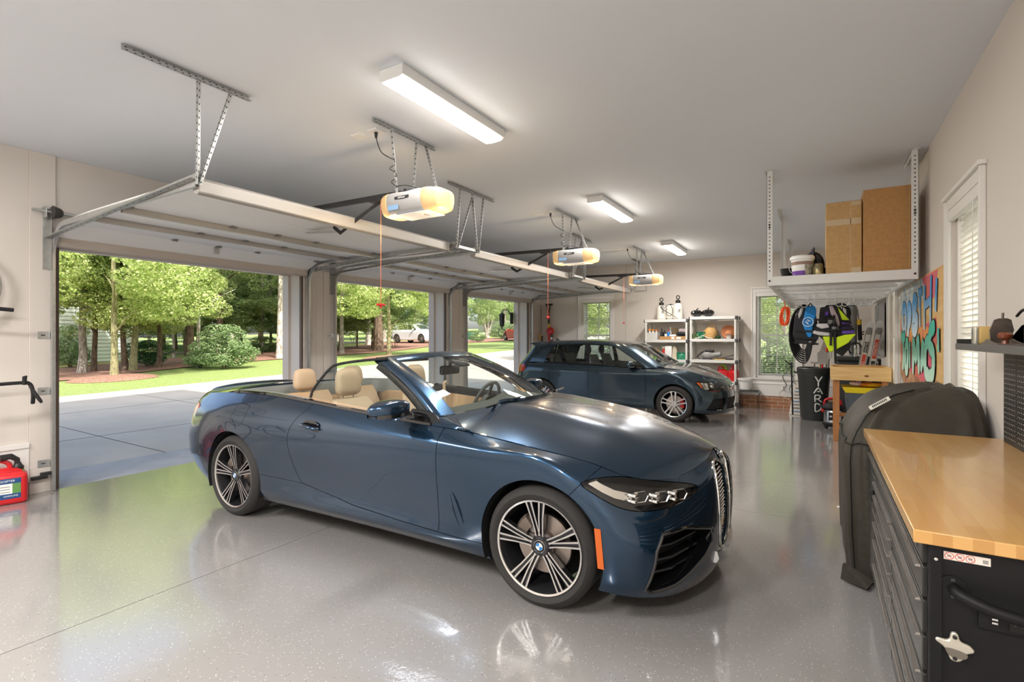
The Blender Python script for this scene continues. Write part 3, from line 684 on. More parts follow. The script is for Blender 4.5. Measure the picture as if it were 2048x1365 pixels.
def car_paint(name, c, c2, metal=.75):
    m = mat(name, c, .24, metal, coat=1); m.node_tree.nodes['Principled BSDF'].inputs['Coat IOR'].default_value = 1.5
    n = m.node_tree.nodes; L = m.node_tree.links; p = n['Principled BSDF']
    lw = n.new('ShaderNodeLayerWeight'); lw.inputs[0].default_value = .28; mx = n.new('ShaderNodeMix'); mx.data_type = 'RGBA'
    mx.inputs['A'].default_value = (*c, 1); mx.inputs['B'].default_value = (*c2, 1); pw = n.new('ShaderNodeMath'); pw.operation = 'POWER'; pw.inputs[1].default_value = 2.2; L.new(lw.outputs['Facing'], pw.inputs[0]); L.new(pw.outputs[0], mx.inputs['Factor']); L.new(mx.outputs['Result'], p.inputs['Base Color'])
    return m
M_tyre = mat('tyre_rubber', (.028, .026, .025), .75, bump=.15, bscale=200)
M_rimd = mat('dark_rim', (.045, .045, .05), .3, .6, coat=.5)
M_rimb = mat('machined_rim', (.72, .71, .69), .28, 1)
M_disc = mat('brake_disc', (.42, .36, .32), .35, 1)
M_calg = mat('grey_caliper', (.22, .18, .15), .45, .6)
M_chr = mat('chrome', (.85, .84, .82), .08, 1)
M_gblk = mat('gloss_black', (.006, .006, .007), .06, coat=1)
M_mblk = mat('matt_black', (.012, .012, .013), .7)
M_cglass = glass('car_glass', (.86, .93, .90), .10)
M_head = glass('lamp_glass', (.95, .95, .95), .06)
M_orange = mat('orange_reflector', (.58, .11, .010), .3, coat=.5)
M_under = mat('underbody', (.01, .01, .01), .9)
M_bmwblue = mat('roundel_blue', (.02, .20, .55), .3)
def wheel_tyre(R_, W, rimr):
    # half profile across the width (outer face at y=-W/2)
    pf = [(rimr, -W / 2 + .018), (rimr + .012, -W / 2 + .004), (rimr + (R_ - rimr) * .45, -W / 2 - .004), (R_ - .022, -W / 2 + .006), (R_ - .006, -W / 2 + .026)]
    for i in range(4):
        y = -W / 2 + .05 + i * (W - .10) / 3
        pf += [(R_, y - .012), (R_ - .0, y + .006), (R_ - .007, y + .008), (R_ - .007, y + .014)] if i < 3 else [(R_, y)]
    pf += [(R_ - .006, W / 2 - .026), (R_ - .022, W / 2 - .006), (R_ - .06, W / 2), (rimr, W / 2 - .02)]
    m = MB().use(M_tyre).lathe(pf, (0, 0, 0), (0, 1, 0), n=64, cap=False)
    return m
def roundel(r, parent, loc, rot, t=.003, name='roundel'):
    """round badge: black ring, blue and white quarters"""
    m = MB().use(M_chr).lathe([(r, 0), (r, t * .9), (r * .965, t)], n=40); m.use(M_mblk).lathe([(r * .965, t * .8), (r * .965, t * 1.05), (.001, t * 1.05)], n=40, cap=False)
    for q in range(4):
        m.use(M_bmwblue if q % 2 else M_wht); P = [(0, 0, t * 1.15)] + [(r * .60 * math.cos(R(90 * q + a)), r * .60 * math.sin(R(90 * q + a)), t * 1.15) for a in range(0, 91, 15)]
        m.add(P, [tuple(range(len(P)))])
    m.use(M_chr).lathe([(r * .60, t * 1.05), (r * .60, t * 1.3), (r * .64, t * 1.3), (r * .64, t * 1.05)], n=40, cap=False)
    o = m.build(name, parent=parent, world=False); o.location = loc; o.rotation_euler = rot; return o
def letters_on(parent, s, size, loc, rot, m, name='lettering'):
    o = text_obj(name, s, size, (0, 0, 0), rot, m, None, ext=.0004); o.parent = parent; o.location = loc; return o
def bmw_wheel(parent, x, side, Rt, ang):
    W = bpy.data.objects.new('wheel', None); COL.objects.link(W); W.parent = parent; W.location = (x, side * .795, Rt); W.rotation_euler = (0, 0, 0 if side < 0 else math.pi); W.empty_display_size = .1
    rim = .262
    wheel_tyre(Rt, .235, rim).build('tyre', parent=W, world=False)
    h = -.1175
    m = MB().use(M_rimd).lathe([(rim + .004, h + .016), (rim - .004, h + .010), (rim - .014, h + .03), (rim - .02, .02), (rim - .03, .09), (rim + .002, .10)], (0, 0, 0), (0, 1, 0), n=64, cap=False)
    m.use(M_rimb).lathe([(rim + .002, h + .014), (rim - .001, h + .006), (rim - .011, h + .010), (rim - .013, h + .018)], (0, 0, 0), (0, 1, 0), n=64, cap=False)
    m.use(M_rimd).lathe([(.001, h + .03), (.052, h + .03), (.062, h + .045), (.066, -.0), (.001, 0)], (0, 0, 0), (0, 1, 0), n=30, cap=False)
    # five pairs of twin-face arms
    for k in range(5):
        a0 = ang + k * 2 * math.pi / 5
        for sg in (-1, 1):
            r = [.040, .09, .16, .254]; off = [sg * .17, sg * .155, sg * .15, sg * .165]; wd = [.017, .014, .016, .021]; yy = [h + .040, h + .036, h + .026, h + .016]
            def P(i, lat, dy):
                a = a0 + off[i]; c, s_ = math.cos(a), math.sin(a); return (c * r[i] - s_ * lat, yy[i] + dy, s_ * r[i] + c * lat)
            m.use(M_rimd)
            sec = [[P(i, -wd[i], .0), P(i, -wd[i] * .45, .0), P(i, -wd[i] * .32, .012), P(i, wd[i] * .32, .012), P(i, wd[i] * .45, 0), P(i, wd[i], 0), P(i, wd[i] * .8, .045), P(i, -wd[i] * .8, .045)] for i in range(4)]
            n = 8; vs = [p for q in sec for p in q]
            m.add(vs, [(i * n + j, (i + 1) * n + j, (i + 1) * n + (j + 1) % n, i * n + (j + 1) % n) for i in range(3) for j in range(n)])
            m.use(M_rimb)                                  # machined strips on both edges of the arm
            for l0, l1 in ((-1.0, -.48), (.48, 1.0)):
                vs = [P(i, wd[i] * l, -.0015) for i in range(4) for l in (l0, l1)]
                m.add(vs, [(2 * i, 2 * i + 2, 2 * i + 3, 2 * i + 1) for i in range(3)])
    for k in range(5):
        a = ang + (k + .5) * 2 * math.pi / 5; m.use(M_mblk).cyl((.045 * math.cos(a), h + .032, .045 * math.sin(a)), (.045 * math.cos(a), h + .028, .045 * math.sin(a)), .008, n=8)
    m.build('rim', parent=W, world=False, angle=30)
    roundel(.034, W, (0, h + .030, 0), (R(90), 0, 0), .004, 'hub_badge')
    m = MB().use(M_disc).lathe([(.06, -.03), (.165, -.03), (.168, -.026), (.168, -.004), (.06, -.004)], (0, 0, 0), (0, 1, 0), n=48, cap=False); m.lathe([(.001, -.05), (.07, -.05), (.08, -.03)], (0, 0, 0), (0, 1, 0), n=30, cap=False); m.build('brake_disc', parent=W, world=False)
    m = MB().use(M_calg); s0 = 150 if side < 0 else 30
    G = [[((rr) * math.cos(R(a)), yy_, (rr) * math.sin(R(a))) for rr, yy_ in ((.11, -.055), (.17, -.06), (.185, -.04), (.185, .02), (.11, .02))] for a in range(s0 - 24, s0 + 25, 8)]
    m.grid(G); m.add(G[0], [tuple(range(5))]); m.add(G[-1], [tuple(range(4, -1, -1))]); m.build('brake_caliper', parent=W, world=False)
    return W
def arch_fn(xc, zc, r, fl=1.0): return lambda x, y, z: math.hypot(x - xc, (z - zc) * fl) - r
def arch_liner(parent, xc, zc, r, yo, m=None):
    G = [[(xc + r * math.cos(t), y, zc + r * math.sin(t)) for y in (yo, yo * .62)] for t in [math.pi * (-.12 + 1.24 * k / 24) for k in range(25)]]
    b = MB().use(m or M_mblk).grid(G); P = [(g[1]) for g in G]; b.add(P, [tuple(range(len(P)))]); return b
# ================================================================ blue convertible
M_blue = car_paint('blue_grey_metallic', (.010, .042, .090), (.22, .20, .19), .8)
M_beige = mat('beige_leather', (.50, .34, .20), .5, bump=.12, bscale=160)
M_beige2 = mat('light_beige_leather', (.56, .42, .28), .5, bump=.1, bscale=160)
M_cabin = mat('dark_cabin_trim', (.10, .10, .095), .55, bump=.1)
M_soft = mat('soft_top_cover', (.23, .24, .23), .6, bump=.15, bscale=300)
def convertible():
    T = thing('convertible', 'blue-grey convertible with its roof down and beige seats, parked nose-in', 'car', (-2.784, 3.326, 0), R(1.17))
    RT = .335; XF, XR = 1.44, -1.44
    topz = interp([-2.55, -2.3, -1.9, -1.5, -1.1, -.62, .04, .68, .89, 1.33, 1.70], [.93, .965, 1.0, 1.02, 1.025, 1.0, .957, .925, .915, .868, .812])
    topy = interp([-2.5, -2.2, -1.9, -1.5, -1.1, -.62, .04, .68, .89, 1.33, 1.70], [.60, .70, .75, .78, .795, .81, .82, .825, .82, .81, .785])
    def side(x, S, zb, tuck=0, dx=0, conc=0):
        tz, ty = topz(x), topy(x)
        rows = [(S - .075, zb), (S - .045 + tuck, zb + .07), (S - .022 - conc, .36), (S - .014 - conc * .6, .50), (S - .004, .64), (S, .755), (S - .010, .835)]
        sh = .835 + (tz - .835) * .5; rows += [(S - .010 + (ty - S) * .35, sh), (ty, tz)]
        return [(x + dx * 0, -y, z) for y, z in rows]
    def fas(pts): return [(x, -y, z) for x, y, z in pts]
    cols = [
      fas([(-2.36, 0, .25), (-2.44, 0, .32), (-2.52, 0, .42), (-2.53, 0, .52), (-2.52, 0, .62), (-2.46, 0, .72), (-2.44, 0, .84), (-2.46, 0, .93), (-2.50, 0, .985)]),
      fas([(-2.34, .35, .25), (-2.42, .35, .32), (-2.50, .36, .42), (-2.515, .36, .52), (-2.50, .37, .62), (-2.45, .37, .72), (-2.43, .37, .84), (-2.445, .36, .93), (-2.48, .35, .985)]),
      fas([(-2.24, .62, .24), (-2.33, .64, .31), (-2.42, .67, .42), (-2.435, .68, .52), (-2.425, .69, .62), (-2.395, .68, .74), (-2.37, .66, .85), (-2.36, .63, .92), (-2.37, .58, .965)]),
      fas([(-2.10, .76, .23), (-2.16, .80, .30), (-2.22, .835, .42), (-2.235, .84, .52), (-2.235, .84, .63), (-2.23, .82, .75), (-2.22, .79, .85), (-2.20, .75, .92), (-2.19, .695, .972)]),
      fas([(-1.92, .83, .21), (-1.95, .865, .29), (-1.98, .89, .42), (-1.985, .895, .52), (-1.99, .895, .63), (-1.985, .885, .75), (-1.98, .86, .85), (-1.97, .80, .93), (-1.97, .742, .99)]),
      side(-1.70, .918, .20), side(-1.44, .932, .19), side(-1.10, .928, .18, .01), side(-.75, .915, .175, .015, 0, .006), side(-.35, .907, .175, .02, 0, .018), side(.10, .903, .175, .02, 0, .022),
      side(.50, .906, .175, .02, 0, .018), side(.80, .913, .175, .015, 0, .008), side(1.08, .922, .175), side(1.44, .930, .175),
      fas([(1.80, .875, .175), (1.80, .895, .24), (1.80, .905, .36), (1.79, .908, .48), (1.77, .908, .58), (1.735, .905, .665), (1.71, .89, .73), (1.70, .845, .775), (1.70, .785, .812)]),
      fas([(1.96, .80, .150), (1.97, .83, .22), (1.975, .845, .34), (1.97, .845, .45), (1.955, .83, .54), (1.93, .81, .605), (1.91, .79, .66), (1.89, .76, .71), (1.875, .715, .748)]),
      fas([(2.10, .64, .125), (2.115, .68, .20), (2.12, .70, .32), (2.115, .70, .43), (2.10, .69, .52), (2.08, .67, .585), (2.065, .65, .63), (2.05, .62, .672), (2.025, .575, .712)]),
      fas([(2.20, .42, .12), (2.215, .46, .19), (2.22, .48, .30), (2.22, .48, .42), (2.205, .48, .51), (2.19, .47, .58), (2.18, .45, .635), (2.165, .42, .68), (2.135, .39, .724)]),
      fas([(2.25, .20, .125), (2.268, .23, .19), (2.28, .25, .29), (2.288, .26, .42), (2.288, .26, .53), (2.28, .26, .62), (2.265, .255, .69), (2.24, .245, .73), (2.20, .22, .762)]),
      fas([(2.26, .0, .13), (2.282, .0, .19), (2.295, .0, .29), (2.305, .0, .42), (2.305, .0, .53), (2.295, .0, .63), (2.28, .0, .71), (2.255, .0, .765), (2.228, .0, .806)])]
    S = patch(cols, 9, 5)
    # wheel openings
    S = S.clip(arch_fn(XF, RT, .378)).clip(arch_fn(XR, RT, .378))
    S0 = S
    # front lamp, intakes, grille
    lampP = poly_sd(smooth_poly([(1.690, .728), (1.77, .672), (1.90, .606), (2.01, .588), (2.12, .596), (2.185, .628), (2.195, .662), (2.12, .690), (2.0, .716), (1.88, .745), (1.78, .752)], 4))
    lampf = lambda x, y, z: lampP(x, z)
    grP = poly_sd(smooth_poly([(.035, .60), (.045, .71), (.12, .757), (.215, .735), (.262, .66), (.268, .50), (.243, .34), (.185, .262), (.10, .25), (.048, .30), (.035, .45)], 5))
    grf = lambda x, y, z: grP(-y, z) if x > 1.6 else -1
    inP = poly_sd([(.36, .425), (.60, .485), (.735, .478), (.775, .40), (.80, .20), (.765, .175), (.66, .195), (.42, .29), (.355, .345)])
    inf = lambda x, y, z: inP(-y, z) if x > 1.6 else -1
    lamp = S.clip(lampf, .0035); S = S.clip(lambda x, y, z: -lampf(x, y, z), .0)
    gr = S.clip(grf, .0); S = S.clip(lambda x, y, z: -grf(x, y, z), 0)
    itk = S.clip(inf, 0); S = S.clip(lambda x, y, z: -inf(x, y, z), 0)
    tlP = poly_sd([(-2.60, .80), (-2.42, .775), (-2.25, .77), (-2.12, .83), (-2.06, .872), (-2.2, .90), (-2.40, .90), (-2.60, .885)])
    tlf = lambda x, y, z: tlP(x, z) if -y > .25 else -1
    tl = S.clip(tlf, .002); S = S.clip(lambda x, y, z: -tlf(x, y, z), .002)
    # panels
    drl = interp([.18, .385, .50, .575, .65, .72, .80, .876, .93, 1.02], [-.40, -.585, -.65, -.683, -.705, -.715, -.69, -.642, -.59, -.50])
    sill = interp([-1.2, -.57, -.35, -.03, .40, .84, 1.1], [.405, .392, .355, .31, .287, .275, .272])
    doorf = lambda x, y, z: min(x - drl(z), .731 - x, z - sill(x))
    door, rest = S.split(doorf, .0022)
    fendf = lambda x, y, z: min(x - .5, (1.635 + (z - .66) * .93) - x if z > .5 else .5 if x < 1.6 else -1, z - sill(x))
    fend, rest = rest.split(fendf, .002)
    rbf = lambda x, y, z: min((-1.80 - (z - .62) * 2.6) - x if z > .58 else -1.60 - x, .775 - z)
    rbump, rest = rest.split(rbf, .002)
    fbump = rest.clip(lambda x, y, z: x - 1.5); rest = rest.clip(lambda x, y, z: 1.5 - x)
    caps = poly_sd(smooth_poly([(-1.435, .80), (-1.425, .91), (-1.40, .945), (-1.27, .935), (-1.245, .915), (-1.265, .80), (-1.30, .775), (-1.41, .775)], 3))
    capf = lambda x, y, z: caps(x, z)
    sk = .988
    skf = lambda x, y, z: sill(x) - z if -1.3 < x < 1.3 else -1
    skirt, quarter = rest.split(lambda x, y, z: min(sill(x) - z, x + 1.3, 1.3 - x), .0012)
    cap = quarter.clip(capf, .0015); quarter_n = quarter.clip(lambda x, y, z: -capf(x, y, z), .0015)
    def both(s, name, m, d=-.014, ang=50, near=None):
        a = (near or s).skirt(d).build(name, m, T, ang); b = s.mirror().skirt(d).build(name, m, T, ang); return a, b
    both(door, 'door', M_blue); both(fend, 'fender', M_blue); both(skirt, 'side_skirt', M_blue)
    a = quarter_n.skirt(-.014).build('quarter_panel', M_blue, T, 50); quarter.mirror().skirt(-.014).build('quarter_panel', M_blue, T, 50)
    c = cap.skirt(-.006).build('fuel_flap', M_blue, T, 50)
    rbump.join(rbump.mirror()).skirt(-.014).build('rear_bumper', M_blue, T, 50)
    fbump.join(fbump.mirror()).skirt(-.014).build('front_bumper', M_blue, T, 50)
    both(tl, 'tail_light', mat('tail_lamp_red', (.45, .03, .02), .12, coat=1), -.01)
    # hood
    E = [(.70, .71), (.80, .762), (.89, .806), (1.02, .822), (1.33, .812), (1.70, .785), (1.875, .717), (2.025, .578), (2.135, .392), (2.20, .222), (2.222, .10)]
    hz = [.985, .955, .922, .905, .870, .814, .750, .714, .726, .764, .796]
    # denser in x; cowl edge curved forward at the centre
    ts = np.linspace(0, len(E) - 1, 57); ec = spline([(x, y, z) for (x, y), z in zip(E, hz)], 7)
    cen = interp([.95, 1.1, 1.4, 1.7, 1.95, 2.1, 2.23], [1.055, 1.045, 1.005, .955, .90, .86, .806])
    V = []; F = []; nn = 40; rows = len(ec)
    for i, (x, y, z) in enumerate(ec):
        for j in range(nn + 1):
            q = -1 + 2 * j / nn; a = abs(q)
            xx = x + (1.0 - x) * (1 - a ** 2.2) * (1 - i / 24.0) if i < 24 else x
            zc = cen(xx); sh = (1 - a ** 2.4)
            edge = 0 if y < .3 else 1
            zz = z + (zc - z) * sh
            bul = .016 * math.exp(-((a * y - .40) / .085) ** 2) * min(1, y / .7) * max(0, min(1, (2.05 - xx) / .5)); zz += bul
            V.append((xx, q * y, zz))
    for i in range(rows - 1):
        for j in range(nn): a = i * (nn + 1) + j; F.append((a, a + 1, a + nn + 2, a + nn + 1))
    H = Surf(V, F)
    if H.normals()[nn * 5][2] < 0: H = H.flip()
    # lift the crease in the fender line: leave a thin shut gap by shrinking the panel
    H = Surf([(x if x > 1.2 else x, y * (1 - .0035 / max(abs(y), .05)), z) for x, y, z in H.V], H.F)
    H.skirt(-.02).build('hood', M_blue, T, 40)
    for sg in (-1, 1):                                        # fender top between the belt, the pillar foot and the hood
        o_ = [(.56, .825, .930), (.66, .826, .928), (.74, .826, .926), (.82, .823, .923), (.89, .821, .918), (.95, .822, .913)]
        i_ = [(.50, .70, 1.02), (.60, .70, 1.01), (.69, .705, .988), (.79, .757, .958), (.88, .802, .926), (.95, .820, .914)]
        G = [[tuple(np.array(a) * (1 - t) + np.array(b) * t + np.array((0, .012, .012)) * math.sin(math.pi * t)) for t in np.linspace(0, 1, 6)] for a, b in zip(spline(o_, 3), spline(i_, 3))]
        MB().use(M_blue).grid([[(x, sg * y, z) for x, y, z in r] for r in G]).build('fender_top', parent=T, world=False, angle=60)
    # wiper cowl under the screen
    MB().use(M_mblk).grid([[(.56 + .36 * (1 - (q / .8) ** 2) * .75, q, .965 + .055 * (1 - (q / .8) ** 2)), (.86 + .21 * (1 - (q / .8) ** 2), q, .905 + .105 * (1 - (q / .8) ** 2))] for q in [-.78 + 1.56 * k / 20 for k in range(21)]]).build('wiper_cowl', parent=T, world=False)
    for q, s in ((-.35, 1), (.42, 1)):
        m = MB().use(M_gblk); m.tube([(.93, q, 1.03), (.88, q + .1, 1.045), (.86, q + .30, 1.05)], [.014, .010, .007], 6); m.bar((.90, q - .25, 1.035), (.85, q + .33, 1.05), .012, .012); m.build('wiper', parent=T, world=False)
    # trunk lid
    E = [(-2.50, .34), (-2.37, .575), (-2.19, .69), (-1.97, .737), (-1.75, .76), (-1.62, .70), (-1.60, .4)]
    rr = spline([(-2.50, .02, .987), (-2.48, .345, .987), (-2.372, .575, .967), (-2.192, .69, .974), (-1.972, .737, .991), (-1.80, .755, 1.0)], 7)
    V = []; F = []
    for i, (x, y, z) in enumerate(rr):
        for j in range(31):
            q = -1 + 2 * j / 30; lip = .02 * math.exp(-((x + 2.44) / .05) ** 2)
            V.append((x, q * y, z + (.022 + .02 * min(1, (x + 2.5) / .5)) * (1 - abs(q) ** 3) * min(1, y / .4) + lip))
    for i in range(len(rr) - 1):
        for j in range(30): a = i * 31 + j; F.append((a, a + 1, a + 32, a + 31))
    K = Surf(V, F); K = K if K.normals()[15 + 31 * 5][2] > 0 else K.flip(); K = Surf([(x, y * .994, z) for x, y, z in K.V], K.F)
    K.skirt(-.02).build('trunk_lid', M_blue, T, 40)
    # soft-top cover deck: grey panel behind and around the rear seats
    V = []; F = []
    inner = lambda x: .50
    def loopU(k, n=40):
        """U shaped loop around the cabin rear, k=0 outer..1 inner"""
        o = []
        xo, yo = -1.86 + .0 * k, .775
        P0 = [(-.62, -.80), (-1.1, -.785), (-1.45, -.765), (-1.70, -.70), (-1.80, -.45), (-1.82, 0), (-1.80, .45), (-1.70, .70), (-1.45, .765), (-1.1, .785), (-.62, .80)]
        P1 = [(-.62, -.735), (-1.0, -.70), (-1.28, -.66), (-1.42, -.58), (-1.46, -.35), (-1.47, 0), (-1.46, .35), (-1.42, .58), (-1.28, .66), (-1.0, .70), (-.62, .735)]
        return spline([((1 - k) * a[0] + k * b[0], (1 - k) * a[1] + k * b[1], 0) for a, b in zip(P0, P1)], 4)
    ks = [0, .08, .3, .6, .9, 1, 1.02]; zs = [0, .012, .018, .014, .004, -.03, -.12]
    Ls = [loopU(k) for k in ks]
    for l, dz in zip(Ls, zs):
        for p in l: V.append((p[0], p[1], topz(max(p[0], -1.9)) + .004 + dz))
    n = len(Ls[0])
    for i in range(len(ks) - 1):
        for j in range(n - 1): a = i * n + j; F.append((a, a + n, a + n + 1, a + 1))
    D = Surf(V, F); D = D if D.normals()[n * 3 + n // 2][2] > 0 else D.flip(); D.build('soft_top_cover', M_soft, T, 50)
    # black belt seals with a thin bright line
    for sgn in (-1, 1):
        m = MB().use(M_gblk); P = spline([(x, sgn * (topy(x) - .004), topz(x) + .004) for x in (-1.64, -1.5, -1.1, -.62, -.2, .2, .62)], 6)
        m.grid([[(x, y + sgn * .010, z - .006), (x, y + sgn * .008, z + .012), (x, y - sgn * .014, z + .014), (x, y - sgn * .02, z - .01)] for x, y, z in P]); m.build('belt_seal', parent=T, world=False)
        # inner door sill in beige
        m = MB().use(M_mblk); m.grid([[(x, sgn * (topy(x) - .02), topz(x) + .008), (x, sgn * (topy(x) - .075), topz(x) + .004), (x, sgn * (topy(x) - .09), topz(x) - .05)] for x in (-.62, -.3, 0, .3, .6)])
        m.use(M_beige).grid([[(x, sgn * (topy(x) - .09), topz(x) - .05), (x, sgn * (topy(x) - .12), topz(x) - .2), (x, sgn * (topy(x) - .14), .45)] for x in (-.62, -.3, 0, .3, .6)]); m.build('door_card', parent=T, world=False)
    # windscreen frame
    Wt = [(-.02, .575, 1.332), (.10, .30, 1.360), (.13, 0, 1.367)]
    def wt(q):  # q in -1..1 along the header
        a = abs(q); return (.13 - .15 * a ** 2.2, q * .575, 1.367 - .035 * a ** 2)
    def wb(q):
        a = abs(q); return (.90 - .26 * a ** 2.3, q * .755, 1.03 - .045 * a ** 2)
    def ws(q, t, bow=.035):
        a, b = wt(q), wb(q); s_ = math.sin(math.pi * t) * bow
        return tuple(a[c] + (b[c] - a[c]) * t + (s_ * .45, 0, s_ * .9)[c] for c in range(3))
    MB().use(M_cglass).grid([[ws(q, t) for t in np.linspace(.03, .99, 12)] for q in np.linspace(-.93, .93, 17)]).build('windscreen', parent=T, world=False)
    for sgn in (-1, 1):
        G = []
        for t in np.linspace(-.01, 1.02, 14):
            c = ws(sgn * 1.0, t, .03); i_ = ws(sgn * .90, t, .03); w_ = .052
            G.append([(i_[0] + .004, i_[1], i_[2] + .006), (c[0] + .012, c[1] + sgn * .004, c[2] + .012), (c[0] - .012, c[1] + sgn * .026, c[2] - .003), (c[0] - .055, c[1] + sgn * .020, c[2] - .035),
                      (c[0] - .075, c[1] - sgn * .01, c[2] - .04), (i_[0] - .04, i_[1] - sgn * .01, i_[2] - .03), (i_[0] - .004, i_[1], i_[2] - .004), (i_[0] + .004, i_[1], i_[2] + .006)])
        MB().use(M_blue).grid(G).build('windscreen_pillar', parent=T, world=False, angle=50)
        # black seal strip behind the pillar and the mirror triangle
        m = MB().use(M_gblk); G = []
        for t in np.linspace(.02, .97, 10):
            c = ws(sgn * 1.0, t, .03); G.append([(c[0] - .045, c[1] + sgn * .029, c[2] - .022), (c[0] - .068, c[1] + sgn * .030, c[2] - .044), (c[0] - .095, c[1] + sgn * .014, c[2] - .062), (c[0] - .105, c[1] - sgn * .012, c[2] - .055)])
        m.grid(G); m.poly([(.73, sgn * .818, .93), (.40, sgn * .825, .95), (.44, sgn * .80, 1.02), (.60, sgn * .775, 1.005)], (0, -sgn * .02, 0)); m.build('pillar_trim', parent=T, world=False)
    G = []
    for q in np.linspace(-1, 1, 21):
        a = wt(q); G.append([(a[0] + .045, a[1], a[2] - .022), (a[0] + .02, a[1], a[2] + .008), (a[0] - .03, a[1], a[2] + .016), (a[0] - .11, a[1] * .985, a[2] + .012), (a[0] - .13, a[1] * .98, a[2] - .015), (a[0] - .10, a[1] * .97, a[2] - .04), (a[0] + .045, a[1], a[2] - .022)])
    MB().use(M_blue).grid(G).build('windscreen_header', parent=T, world=False, angle=50)
    for sg in (-1, 1):
        MB().use(M_cabin).rbox(-.04, .06, sg * .33 - .17, sg * .33 + .17, 1.31, 1.33, .01).build('sun_visor', parent=T, world=False)
    m = MB().use(M_mblk); m.rbox(.13, .165, -.125, .125, 1.19, 1.265, .02); m.cyl((.15, 0, 1.26), (.16, 0, 1.34), .012); m.poly([(.12, -.05, 1.34), (.30, -.07, 1.28), (.30, .07, 1.28), (.12, .05, 1.34)], (0, 0, -.02)); m.build('rear_view_mirror', parent=T, world=False)
    # side glass (raised on the near side and the far side)
    m = MB().use(M_cglass); P = [(-.60, -.79, 1.03), (-.585, -.77, 1.10), (-.50, -.70, 1.245), (-.42, -.67, 1.29), (-.20, -.635, 1.322), (.02, -.60, 1.34), (.10, -.615, 1.30), (.55, -.775, 1.03)]
    base = [(-.60, -.79, 1.03), (-.58, -.79, 1.03), (-.48, -.80, 1.025), (-.36, -.80, 1.02), (-.16, -.80, 1.005), (.06, -.80, .995), (.14, -.80, .99), (.55, -.80, .96)]
    m.grid([[(a[0], a[1] + .014, a[2]), tuple((a[c] + b[c]) / 2 + (0, .004, 0)[c] for c in range(3)), (b[0], b[1] + .01, b[2])] for a, b in zip(P, base)]); m.build('door_window', parent=T, world=False)
    MB().use(M_mblk).tube(spline([P[0], P[1], P[2], P[3], P[4], P[5]], 6), .0105, 6).build('window_edge_seal', parent=T, world=False)
    # door handle with cup
    a = MB().use(M_blue); xh, zh = -.455, .835
    def yb(x, z): return -.912
    cup = smooth_poly([(xh + .095 * math.cos(t), zh - .004 + .056 * math.sin(t)) for t in [k * math.pi / 5 for k in range(10)]], 2)
    for sg in (-1, 1):
        m = MB().use(M_gblk); m.poly([(x, sg * .9015, z) for x, z in cup], (0, sg * .003, 0)); m.build('handle_cup', parent=T, world=False)
        m = MB().use(M_blue); m.tube([(xh - .09, sg * .905, zh + .012), (xh - .075, sg * .930, zh + .010), (xh, sg * .938, zh + .003), (xh + .07, sg * .932, zh - .006), (xh + .09, sg * .905, zh - .008)], [.008, .014, .015, .013, .007], 10)
        m.build('door_handle', parent=T, world=False, angle=60)
    # mirrors
    for sg in (-1, 1):
        m = MB().use(M_blue); G = []
        for t in np.linspace(0, math.pi * 2, 25)[:-1]:
            row = []
            for u in np.linspace(0, 1, 9):
                y = .885 + .235 * u; s_ = (math.sin(math.pi * min(.97, .12 + u * .85)) ** .42); e = .6
                c, s2 = math.cos(t), math.sin(t); dx = math.copysign(abs(c) ** e, c) * .070 * s_; dz = math.copysign(abs(s2) ** e, s2) * .062 * s_
                row.append((.43 + dx - .05 * u * u + (.02 if dx > 0 else 0), sg * y, 1.045 + dz * (1 if dz < 0 else .95) - .01 * u))
            G.append(row)
        m.grid(G, True); m.add([r[0] for r in G], [tuple(range(24))]); m.add([r[-1] for r in G], [tuple(range(24))]); mo = m.build('side_mirror', parent=T, world=False, fix=True, angle=60)
        m = MB().use(M_gblk); m.grid([[(.43 + .073 * s_ * c * sc_ - .05 * u * u + (.02 if c > 0 else 0), sg * (.885 + .235 * u), 1.045 - .01 * u + z_) for (c, sc_, z_) in ((1, 1.0, -.022), (1, 1.02, -.045), (.6, 1, -.065 * s_), (-.6, 1, -.065 * s_), (-1, 1.02, -.045), (-1, 1.0, -.022))]
                  for u in np.linspace(.02, .98, 9) for s_ in [math.sin(math.pi * min(.97, .12 + u * .85)) ** .42]]); m.build('lower_shell', parent=mo, world=False)
        m = MB().use(M_gblk); m.poly([(.44, sg * .80, .985), (.56, sg * .80, .98), (.54, sg * .90, 1.01), (.40, sg * .90, 1.015)], (0, 0, -.035)); m.build('mirror_foot', parent=mo, world=False, bevel=.006)
    # headlights: bucket, lens, lamp units, bright side blade
    for sg in (-1, 1):
        L0 = lamp if sg < 0 else lamp.mirror()
        h = L0.offset(-.055).build('headlight', M_mblk, T)
        sk_ = L0.skirt(-.055); sk_.F = sk_.F[len(L0.F):]; Surf(sk_.V, sk_.F).build('bezel', M_gblk, h)
        L0.offset(.0015).build('lens', M_head, h)
        up = [(1.70, .878, .735), (1.74, .865, .705), (1.80, .842, .668), (1.86, .815, .638), (1.93, .775, .620)]
        m = MB().use(mat('lamp_silver', (.75, .73, .68), .18, 1)); m.grid([[(x - .020, sg * (y - .024), z + .004), (x - .024, sg * (y - .030), z + .020 + .026 * (i > 0)), (x - .05, sg * (y - .06), z + .03)] for i, (x, y, z) in enumerate(up)]); m.build('light_blade', parent=h, world=False)
        m = MB().use(M_chr); 
